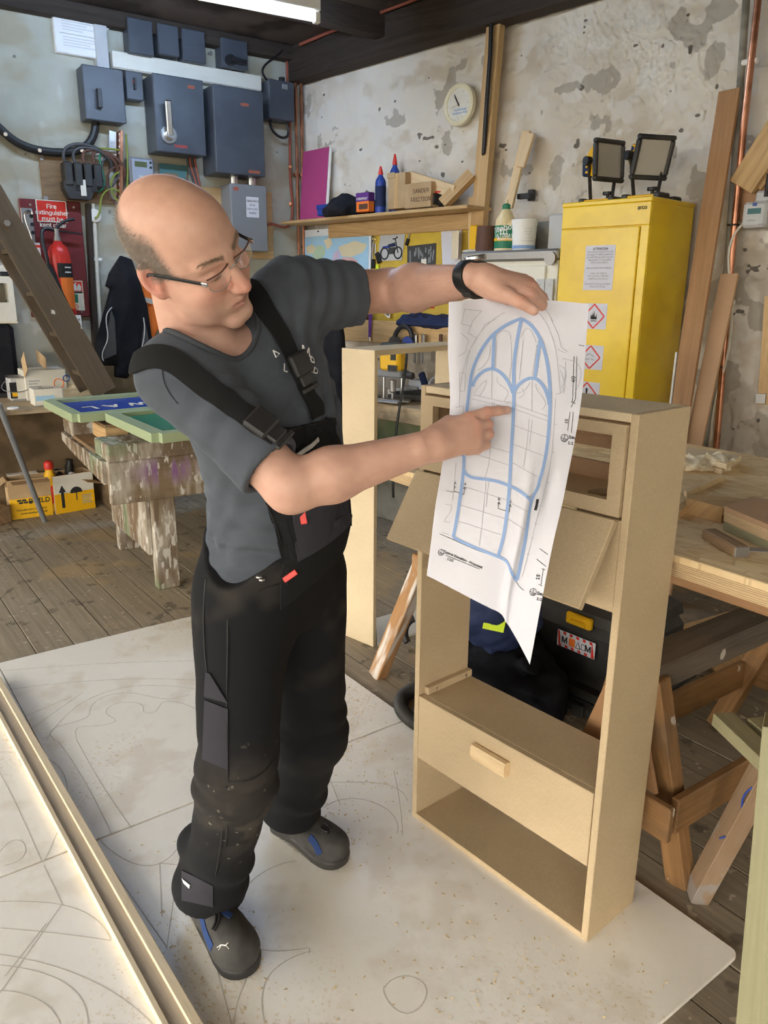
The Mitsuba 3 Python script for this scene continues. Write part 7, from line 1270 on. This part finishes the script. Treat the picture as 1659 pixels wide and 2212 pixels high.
# lettering on the shirt's chest, partly under the strap
def surf_text(s, x, y, h, dx=1.0, dy=.0, bold=False):
    c = march(shirt, x, y, .003); r0 = march(shirt, x + 8 * dx, y + 8 * dy, .003); r = unit(r0 - c); n = project(shirt, c[None], .0015, 1)[1][0]; n = unit(n - r * (n @ r)); m = text(s, h, .0002, bold)
    v, _ = project(shirt, c + m.v[:, :1] * r + m.v[:, 1:2] * np.cross(n, r), .0035, 4); return M(v, m.f)
for s, x, y, h in (('M', 661, 768, .019), ('DP', 666, 787, .019), ('ARD', 670, 803, .012), ('L', 617, 803, .015)): part(ts, 'lettering', surf_text(s, x, y, h, .92, .30, True), 'white', 'white lettering')
part(ts, 'logo', tube([mpt(x, y, .001) for x, y in ((590, 757), (604, 764), (596, 772), (590, 757))], .0014, 5), 'white', 'small white triangular logo')
# collar, seams
cc = NECKC + up_t * .004 + fw * .012
def ring_pts(fn, c, a1, a2, r, lift):
    w = np.linspace(0, 2 * math.pi, 60); p = c + r * (np.cos(w)[:, None] * a1 + np.sin(w)[:, None] * a2); return p
part(ts, 'seam', tube(smooth_path([mpt(x, y, .0005) for x, y in ((352, 792), (356, 830), (372, 858), (384, 872))], 30), .0012, 5), 'shirt_seam')
plain('shirt_seam', (.05, .056, .066), .95)
_c = NECKC - up_t * .012 + fw * .026; _e = NECKC + up_t * .12 + fw * .075; _ax = unit(_e - _c); _b1 = unit(lf - _ax * (lf @ _ax)); _b2 = np.cross(_ax, _b1); _w = np.linspace(0, 2 * math.pi, 72)[:, None]; _d = np.cos(_w) * _b1 + np.sin(_w) * _b2; _p = _c + _d * .07
for _ in range(14):
    _p, _g = project(shirt_raw, _p, .002, 1); _h = (_p - _c) @ _ax; _r = .070 + .030 * np.clip(_h / np.linalg.norm(_e - _c), 0, 1); _p = _c + _h[:, None] * _ax + _d * (_r + .002)[:, None]
part(ts, 'collar', tube(np.vstack([_p, _p[:1]]), .0052, 8, False), 'shirt_seam', 'ribbed crew neck collar', smooth=True)
# glasses
gl = thing  # (kept short: the glasses are worn, so they are part of the man)
gk = pn + '__glasses'
def GH(x, y, z): return hl(x, y, z)
rim = []
for sx in (-1, 1):
    c = lambda a, b: GH(sx * (.033 + a), .1085 - .35 * max(a, 0) * .5 - .004 * (a / .025) ** 2, -.004 + b)
    part(gk, 'lens', thick(sheet(9, 7, lambda u, v: np.array([c((uu - .5) * .050, (vv - .5) * .029) for uu, vv in zip(u, v)])), .0012), 'glass', 'clear lens', smooth=True)
    part(gk, 'brow_bar', tube([c(a, .0155) for a in np.linspace(-.026, .026, 9)], .0014, 8), 'leather_brown', 'dark upper rim')
    part(gk, 'lens_rim', tube([c(.026 * math.cos(t), .0150 * math.sin(t)) for t in np.linspace(math.pi, 2 * math.pi, 13)], .0006, 6), 'mid_grey')
    part(gk, 'temple_arm', bar(GH(sx * .064, .100, .007), GH(sx * .0815, .004, .010), .0062, .0026, HR[:, 0] * sx, .001), 'black', 'dark glasses arm')
    part(gk, 'hinge', bar(GH(sx * .0635, .104, .007), GH(sx * .0655, .092, .007), .0075, .004, HR[:, 0] * sx, .001), 'steel')
    part(gk, 'ear_tip', tube([GH(sx * .0815, .004, .010), GH(sx * .083, -.012, .008), GH(sx * .082, -.026, -.008), GH(sx * .079, -.030, -.022)], .0024, 7), 'black')
_rb = np.random.default_rng(12)
for sx in (-1, 1):
    part(pn, 'eyelashes', tube([hl(sx * (.020 + .024 * t), .0948 - .010 * t * t - .0015 * (t - .5) ** 2, -.0045 - .0035 * math.sin(math.pi * t)) for t in np.linspace(0, 1, 9)], [.0004, .0009, .0011, .0012, .0012, .0012, .0011, .0009, .0004], 6), 'brow_brown', 'dark lash line of a lowered eye')
    v, f = [], []
    for i in range(300):
        t = _rb.random(); c_ = np.array([sx * (.010 + .038 * t), .0985 - .019 * t * t, .0235 + .0055 * math.sin(2.4 * t) + _rb.normal(0, .0017)]); p_, g_ = project(head, (HC + HR @ c_ * HS)[None], .0004, 4); p_, g_ = p_[0], g_[0]
        d_ = HR @ np.array([sx * .8, -.15, .55 - .6 * t]) + _rb.normal(0, .22, 3); d_ = unit(d_ - g_ * (d_ @ g_)) * .8 + g_ * .35; s_ = unit(np.cross(d_, g_)) * .00022; k = len(v); v += [p_ - s_, p_ + s_, p_ + d_ * _rb.uniform(.004, .0075)]; f.append((k, k + 1, k + 2))
    part(pn, 'eyebrow', M(np.array(v), np.array(f)), 'brow_brown', 'brown eyebrow')
plain('brow_brown', (.19, .13, .09), .8)
part(gk, 'bridge', tube(smooth_path([GH(-.010, .1085, .004), GH(0, .1145, .009), GH(.010, .1085, .004)], 9), .0014, 7), 'dull_steel')
# wristwatch
wb_off = 0.0
wdir = unit(J['lwri'] - J['lelb']); wc = J['lwri'] - wdir * .020 + wb_off; wb = unit(cw(.12, .75, .62) - wdir * (cw(.12, .75, .62) @ wdir)); wt = np.cross(wdir, wb)
wk = pn + '__wristwatch'
rr = lambda a, k: wc + (wb * math.cos(a) + wt * math.sin(a)) * k
_k = np.linspace(.02, .055, 60); _a = 2 * math.pi * np.arange(48) / 48
_bd = body(np.concatenate([rr(a, _k[:, None]) for a in _a])).reshape(48, 60); _br = np.array([_k[min(59, int(np.argmax(r > .0008)))] for r in _bd]); _br = np.convolve(np.r_[_br[-2:], _br, _br[:2]], np.ones(5) / 5, 'valid'); _br = np.maximum(_br, .0265)
def band():
    n = 48; v = []; w = .0125
    for i in range(n):
        a = 2 * math.pi * i / n
        for dx, k in ((-w, .0325), (-w * .7, .0342), (w * .7, .0342), (w, .0325), (w, .0285), (-w, .0285)): v.append(rr(a, _br[i] + k - .0305) + wdir * dx)
    i, j = np.meshgrid(np.arange(n), np.arange(6), indexing='ij'); i2, j2 = (i + 1) % n, (j + 1) % 6; q = np.stack([i * 6 + j, i2 * 6 + j, i2 * 6 + j2, i * 6 + j2], -1).reshape(-1, 4)
    return M(np.array(v), np.vstack([q[:, [0, 1, 2]], q[:, [0, 2, 3]]]))
part(wk, 'strap', band(), 'black', 'black leather watch strap', smooth=30)
mm = np.eye(4); mm[:3, 0], mm[:3, 1], mm[:3, 2], mm[:3, 3] = wdir, wt, wb, wc + wb * (_br[0] + .0035)
part(wk, 'case', lathe([(0, 0), (.019, 0), (.021, .003), (.020, .008), (.0175, .0095), (.0175, .008), (0, .008)], 30).tf(mm), 'steel', 'steel watch case', smooth=30)
part(wk, 'dial', lathe([(0, .0087), (.0172, .0087), (.0172, .0081), (0, .0081)], 30).tf(mm), 'black')
part(wk, 'buckle', bar(rr(2.2, _br[17] + .005) - wdir * .011, rr(2.2, _br[17] + .005) + wdir * .011, .010, .003, rr(2.2, 1) - wc), 'black_plastic')
# shoes
def shoe(ank, d, right, panels, laces):
    d = unit(np.array([d[0], d[1], 0])); s = np.array([d[1], -d[0], 0]) * (1 if right else -1)       # s: towards the outside of the foot
    a = ank.copy(); a[2] = 0; R = np.stack([d, s, [0, 0, 1]], 1); loc = lambda x, y, z: a + R @ np.array([x, y, z])
    def up_fn(p):
        q = (p - a) @ R; e = ell(q, (-.022, 0, .055), (.050, .040, .065)); e = smin(e, ell(q, (.055, .002, .048), (.095, .045, .046)), .04)
        e = smin(e, ell(q, (.135, -.002, .040), (.072, .052, .040)), .035); e = smin(e, ell(q, (.155, -.004, .042), (.050, .048, .036)), .02)
        e = smin(e, seg(q, (0, 0, .06), (-.005, 0, .12), .047, .050), .03)
        return smax(e + .0018 * npfbm(p, 25, 2, 3), .014 - q[:, 2], .004)
    m = solid(up_fn, a - [.26, .26, .0], a + [.26, .26, .20], .0038)
    m.col = np.tile([.052, .050, .047], (len(m.v), 1)) * (1 + .45 * np.clip(npfbm(m.v, 18, 4, 7), -.6, 1)[:, None])
    k = part(pn, 'shoe', m, 'painted', 'black safety shoe with blue side panels, scuffed', smooth=True)
    import shapely
    from shapely.ops import unary_union
    c = [(-.030, 0, .040), (.03, .003, .040), (.08, .001, .043), (.135, -.003, .051), (.158, -.004, .051)]
    pol = unary_union([unary_union([shapely.Point(x0, y0).buffer(r0), shapely.Point(x1, y1).buffer(r1)]).convex_hull for (x0, y0, r0), (x1, y1, r1) in zip(c[:-1], c[1:])]).simplify(.0008)
    v = []; lay = ((0, -.004), (.004, 0), (.020, .002), (.027, -.002), (.030, -.008)); ring = [np.array(pol.buffer(o).simplify(.0005).exterior.coords)[:-1] for _, o in lay]
    res = [np.array([pol.buffer(o).exterior.interpolate(t, normalized=True).coords[0] for t in np.linspace(0, 1, 72, endpoint=False)]) for _, o in lay]
    for (z, _), r_ in zip(lay, res): v += [(x, y, z) for x, y in r_]
    n = 72; i, j = np.meshgrid(np.arange(len(lay) - 1), np.arange(n), indexing='ij'); j2 = (j + 1) % n; q = np.stack([i * n + j, i * n + j2, (i + 1) * n + j2, (i + 1) * n + j], -1).reshape(-1, 4)
    tri = lambda o: [(o, o + k_, o + k_ + 1) for k_ in range(1, n - 1)]
    f = np.vstack([q[:, [0, 1, 2]], q[:, [0, 2, 3]], np.array(tri((len(lay) - 1) * n)), np.array(tri(0))[:, ::-1]])
    V = np.array(v); V = V @ R.T + a
    if not right: f = f[:, ::-1]
    part(k, 'sole', M(V, f), 'black_plastic', 'thick black rubber sole', smooth=50)
    P = lambda pts: [project(up_fn, loc(*q)[None], .002, 6)[0][0] for q in pts]
    for pts, w in panels:
        q_ = [march(up_fn, x, y, .002) for x, y in pts]; q_ = [x for x in q_ if x is not None]
        if len(q_) > 1: part(k, 'blue_panel', ribbon(up_fn, q_, w, .0020, .0018, 14, 5), 'navy_blue', 'blue mesh panel')
    for pts in laces:
        q_ = [march(up_fn, x, y, .003) for x, y in pts]; part(k, 'lace', tube(smooth_path(q_, 12), .0028, 6), 'black')
    return k, up_fn, loc
plain('navy_blue', (.018, .045, .15), .85)
k, ufn, loc = shoe(J['rank'] + np.array([.0, -.005, 0]), (.56, -.83), True, (([(432, 1972), (438, 2000), (448, 2030), (456, 2048)], .018), ([(478, 1962), (490, 1972), (500, 1978)], .016)), (([(456, 1962), (466, 1985), (458, 2008)]), ([(470, 1962), (474, 1985), (462, 2010)])))
cat_px = [(468, 2046), (476, 2041), (488, 2040), (492, 2035), (494, 2040), (490, 2045), (494, 2052), (488, 2048), (480, 2046), (474, 2052)]
part(k, 'emblem', tube([march(ufn, x, y, .001) for x, y in ((468, 2047), (478, 2041), (488, 2042), (493, 2036))], [.0006, .0018, .0022, .0012], 5), 'off_white', 'small pale leaping animal emblem')
part(k, 'emblem', tube([march(ufn, x, y, .001) for x, y in ((478, 2042), (472, 2052))], .0008, 5), 'off_white'); part(k, 'emblem', tube([march(ufn, x, y, .001) for x, y in ((488, 2042), (495, 2050))], .0008, 5), 'off_white')
shoe(J['lank'] + np.array([.0, .0, 0]), (.78, -.62), False, (([(650, 1800), (668, 1808), (682, 1828), (690, 1846)], .018), ([(720, 1776), (732, 1778), (742, 1784)], .014)), (([(700, 1778), (712, 1790), (708, 1800)]), ([(694, 1786), (704, 1796), (716, 1792)])))
# ---------------------------------------------------------------- the drawing held up on a long sheet of paper
from scipy.interpolate import PchipInterpolator, LinearNDInterpolator
pv = [0, .12, .30, .50, .68, .84, 1.0]
PL = [(968, 652, 1.46), (966, 735, 1.455), (971, 870, 1.445), (952, 1015, 1.44), (938, 1110, 1.44), (930, 1178, 1.44), (922, 1246, 1.44)]
PC = [(1118, 646, 1.475), (1115, 740, 1.452), (1108, 890, 1.422), (1104, 1040, 1.40), (1096, 1140, 1.405), (1086, 1235, 1.41), (1082, 1326, 1.41)]
PR = [(1272, 657, 1.44), (1266, 760, 1.43), (1250, 905, 1.40), (1223, 1058, 1.39), (1196, 1165, 1.375), (1170, 1300, 1.36), (1143, 1432, 1.345)]
fl3 = [PchipInterpolator(pv, np.array([at_y(*q) for q in P])) for P in (PL, PC, PR)]
def paper_fn(u, v):
    a, b, c = (f(v) for f in fl3); uu = u[:, None]
    p = a * (2 * (uu - .5) * (uu - 1)) + b * (4 * uu * (1 - uu)) + c * (2 * uu * (uu - .5))
    ln = np.where(uu < .5, a + (b - a) * 2 * uu, b + (c - b) * (2 * uu - 1)); kk = (.85 * np.clip((v - .25) * 2, 0, 1))[:, None] * np.clip(np.abs(uu - .5) / .06, .3, 1); p = p * (1 - kk) + ln * kk
    w = .010 * np.exp(-((u - .60 - .05 * np.sin(4 * v)) / .045) ** 2) * np.clip((v - .38) * 4, 0, 1) - .008 * np.exp(-((u - .86) / .06) ** 2) * np.exp(-((v - .52) / .10) ** 2) + .004 * np.sin(u * 9 + v * 5) + .003 * np.sin(v * 17 + u * 3)
    w = w + .016 * np.exp(-((u - .05) / .12) ** 2) * (1 - v)
    p = p.copy(); p[:, 1] -= w; return p
NU, NV = 60, 100
pm = sheet(NU, NV, paper_fn); nrm = np.array(tm(pm).vertex_normals)
if (nrm * (EYE - pm.v)).sum() < 0: pm.f = pm.f[:, ::-1]; nrm = -nrm
dk = thing('drawing', 'large white printed drawing of a pointed arched window, held up by the man', 'drawing')
part(dk, 'sheet', thick(pm, .0006), 'paper', smooth=True)
pxy = (pm.v - EYE) @ CAMR.T; pxy = np.stack([W_PX / 2 + FPX * pxy[:, 0] / pxy[:, 2], H_PX / 2 + FPX * pxy[:, 1] / pxy[:, 2]], 1)
LI = LinearNDInterpolator(pxy, np.hstack([pm.v, nrm]))
def pline(pts, wpx, n=None, smooth=True, lift=.0012):
    P = smooth_path(np.array(pts, float), n or max(8, 8 * len(pts))) if smooth and len(pts) > 2 else np.vstack([np.linspace(a, b, 12) for a, b in zip(pts[:-1], pts[1:])])
    d = LI(P); d = d[~np.isnan(d[:, 0])]
    if len(d) < 2: return None
    keep = np.r_[True, np.linalg.norm(np.diff(d[:, :3], axis=0), axis=1) > 1e-6]; d = d[keep]
    return strip(d[:, :3] + d[:, 3:] * lift, wpx / 1180., d[:, 3:])
blue = [[(1000, 985), (1003, 930), (1012, 850), (1020, 800), (1032, 770), (1060, 728), (1098, 700), (1128, 688)], [(1128, 690), (1150, 706), (1170, 740), (1183, 790), (1188, 860), (1185, 930), (1175, 1000), (1164, 1040)],
        [(1126, 690), (1118, 730), (1110, 795), (1110, 850), (1108, 920), (1104, 985), (1100, 1060), (1095, 1110), (1085, 1170), (1076, 1200)],
        [(1020, 835), (1034, 810), (1063, 797), (1088, 812), (1108, 850)], [(1110, 852), (1122, 830), (1155, 818), (1172, 832), (1186, 875)], [(1064, 799), (1067, 721)], [(1155, 820), (1167, 731)],
        [(1002, 1015), (1003, 1018), (1050, 1035), (1098, 1048), (1113, 1055), (1147, 1083)], [(1002, 985), (1001, 1015), (993, 1080), (985, 1130), (979, 1160)], [(1164, 1040), (1160, 1055), (1152, 1070), (1147, 1084), (1138, 1140), (1128, 1200), (1117, 1252)],
        [(979, 1160), (1030, 1184), (1076, 1202), (1094, 1212), (1105, 1235), (1117, 1254)]]
bm_ = [pline(b, 7, lift=.0016) for i, b in enumerate(blue)]
for m in bm_: part(dk, 'blue_line', m, 'ink_blue', 'blue highlighted window outline')
grey = [[(992, 880), (1000, 800), (1020, 745), (1060, 695), (1090, 675)], [(1160, 672), (1190, 720), (1205, 790), (1210, 850)], [(1000, 668), (1040, 672)], [(1003, 670), (996, 700), (1018, 705)], [(1040, 672), (1020, 695), (1010, 720), (1030, 730), (1048, 700), (1070, 690)], [(996, 720), (1012, 735), (1005, 760), (990, 770)], [(1030, 730), (1015, 755), (1005, 800)], [(992, 805), (1005, 806), (1003, 845), (992, 845), (992, 805)], [(985, 880), (1000, 877), (1000, 895)],
        [(1190, 690), (1205, 720), (1212, 750), (1225, 760)], [(1205, 755), (1222, 763)], [(1210, 800), (1208, 850), (1200, 852)], [(1175, 660), (1195, 695)], [(1208, 790), (1213, 792), (1212, 840)],
        [(1070, 735), (1078, 718), (1092, 715), (1102, 735)], [(1072, 737), (1070, 795)], [(1104, 738), (1104, 790), (1098, 830)], [(1125, 730), (1138, 710), (1158, 740)], [(1130, 735), (1122, 820)], [(1160, 745), (1150, 810)], [(1030, 800), (1045, 790), (1058, 745)],
        [(1022, 853), (1106, 872)], [(1020, 862), (1106, 882)], [(1062, 800), (1062, 862)], [(1064, 868), (1060, 930), (1056, 1000), (1048, 1030)], [(1068, 868), (1064, 930)], [(1150, 822), (1148, 890)], [(1112, 874), (1184, 900)], [(1112, 884), (1184, 910)], [(1143, 905), (1138, 960), (1130, 1010)], [(1150, 907), (1144, 960)],
        [(1024, 850), (1035, 835), (1050, 822), (1045, 840), (1032, 855)], [(1075, 815), (1085, 835), (1098, 850), (1090, 865), (1104, 868)], [(1115, 850), (1130, 845), (1145, 825)], [(1158, 830), (1165, 850), (1178, 870), (1170, 885)], [(1120, 860), (1132, 850), (1128, 840)],
        [(1010, 955), (1055, 965), (1102, 978)], [(1010, 975), (1100, 1005)], [(1112, 920), (1140, 930), (1182, 945)], [(1110, 960), (1175, 985)], [(1108, 1000), (1160, 1030)], [(1050, 1040), (1045, 1095), (1035, 1180)], [(1056, 1040), (1050, 1095)], [(1000, 1050), (1095, 1080)], [(992, 1090), (1090, 1120)], [(988, 1125), (1082, 1155)], [(1100, 1085), (1140, 1105)], [(1096, 1120), (1135, 1145)], [(1098, 1060), (1095, 1100)],
        [(1196, 915), (1202, 918)], [(1190, 975), (1196, 978)], [(1180, 1040), (1186, 1044)], [(1165, 1090), (1172, 1094)], [(1155, 1130), (1161, 1133)], [(1148, 1160), (1154, 1163)], [(1138, 1195), (1144, 1198)], [(1200, 860), (1195, 940), (1185, 1020), (1165, 1100), (1140, 1200), (1128, 1245)], [(1215, 775), (1245, 785), (1235, 860)], [(1222, 780), (1218, 850)],
        [(962, 1090), (975, 1092), (970, 1110), (960, 1125), (972, 1128)], [(955, 1150), (970, 1155)], [(985, 1000), (978, 1080)], [(965, 1060), (985, 1063)]]
gm = [pline(g, 1.3, smooth=k < 2 or k > 10) for k, g in enumerate(grey)]; part(dk, 'grey_linework', cat(m for m in gm if m is not None), 'draw_grey', 'fine grey masonry and glazing lines', kind='stuff')
black = [[(950, 1153), (1000, 1175), (1060, 1198), (1090, 1210), (1105, 1232), (1132, 1275)], [(982, 1050), (980, 1060), (1002, 1068), (1004, 1052)], [(1078, 1085), (1076, 1098), (1100, 1106), (1102, 1090)], [(964, 1060), (980, 1063)],
         [(1250, 745), (1262, 748)], [(1240, 770), (1236, 870)], [(1233, 868), (1243, 872)], [(1246, 770), (1243, 862), (1233, 880)], [(1231, 890), (1226, 930)], [(1238, 890), (1234, 935)], [(1166, 1185), (1184, 1198)], [(1160, 1208), (1180, 1224)], [(1174, 1228), (1169, 1263)], [(1164, 1262), (1172, 1266)], [(1170, 1228), (1178, 1231)],
         [(980, 1054), (982, 1049), (985, 1054)], [(1000, 1056), (1004, 1051), (1007, 1057)], [(1075, 1089), (1078, 1084), (1081, 1090)], [(1098, 1094), (1102, 1089), (1105, 1095)], [(963, 1199), (1036, 1229)]]
ring_ = lambda x, y, r: [(x + r * math.cos(a), y + r * math.sin(a) * 1.1) for a in np.linspace(0, 2 * math.pi, 17)]
black += [ring_(953, 1193, 6), ring_(1219, 946, 7.5), ring_(1152, 1279, 7), [(947, 1191), (959, 1196)], [(1211, 945), (1227, 949)], [(1145, 1277), (1159, 1283)]]
part(dk, 'black_linework', cat(m for m in (pline(b, 1.1, smooth=len(b) > 8 or k == 0) for k, b in enumerate(black)) if m is not None), 'ink_black', 'black section marks and outlines', kind='stuff')
blot = thick(pm, .0002)
def ptext(s, x, y, hpx, ang=0.0, bold=False):
    m = text(s, hpx, 0.01, bold); a = math.radians(ang); q = np.stack([x + m.v[:, 0] * math.cos(a) + m.v[:, 1] * math.sin(a), y - m.v[:, 1] * math.cos(a) + m.v[:, 0] * math.sin(a)], 1)
    d = LI(q); ok = ~np.isnan(d).any(1); f = m.f[ok[m.f].all(1)]
    if not len(f): return None
    return M(np.nan_to_num(d[:, :3]) + np.nan_to_num(d[:, 3:]) * (.0010 + .0004 * (m.v[:, 2:] > .005)), f)
tx = [('Typical Elevation- Proposed', 999, 1210, 4.9, 23, True), ('1:20', 972, 1211, 5, 22, True), ('1', 953.5, 1190.5, 3.4, 20, True), ('301', 952.5, 1197.5, 2.8, 20, True), ('A', 983, 1046, 6, 5, False), ('A', 1005, 1048, 6, 5, False), ('B', 1078, 1081, 6, 5, False), ('B', 1102, 1086, 6, 5, False),
      ('2', 1219, 944.5, 4.4, 5, True), ('301', 1219, 952.5, 3.8, 5, True), ('Sec', 1236, 948, 7, 8, True), ('1:1', 1232, 960, 6, 8, True), ('3', 1152, 1277.5, 4.0, 10, True), ('301', 1152, 1285, 3.4, 10, True), ('Sec', 1168, 1286, 7, 12, True), ('1:1', 1165, 1297, 6, 12, True), ('15', 1226, 910, 6, -85, True), ('40', 1242, 820, 8, -85, False), ('15', 1166, 1247, 7, -80, True)]
part(dk, 'lettering', cat(m for m in (ptext(*a) for a in tx) if m is not None), 'ink_black', 'printed captions and section numbers', kind='stuff')
bl = pline([(1161, 1078), (1159, 1090), (1156, 1102)], 6); part(dk, 'ink_blot', bl, 'ink_black', 'small dark ink blot')
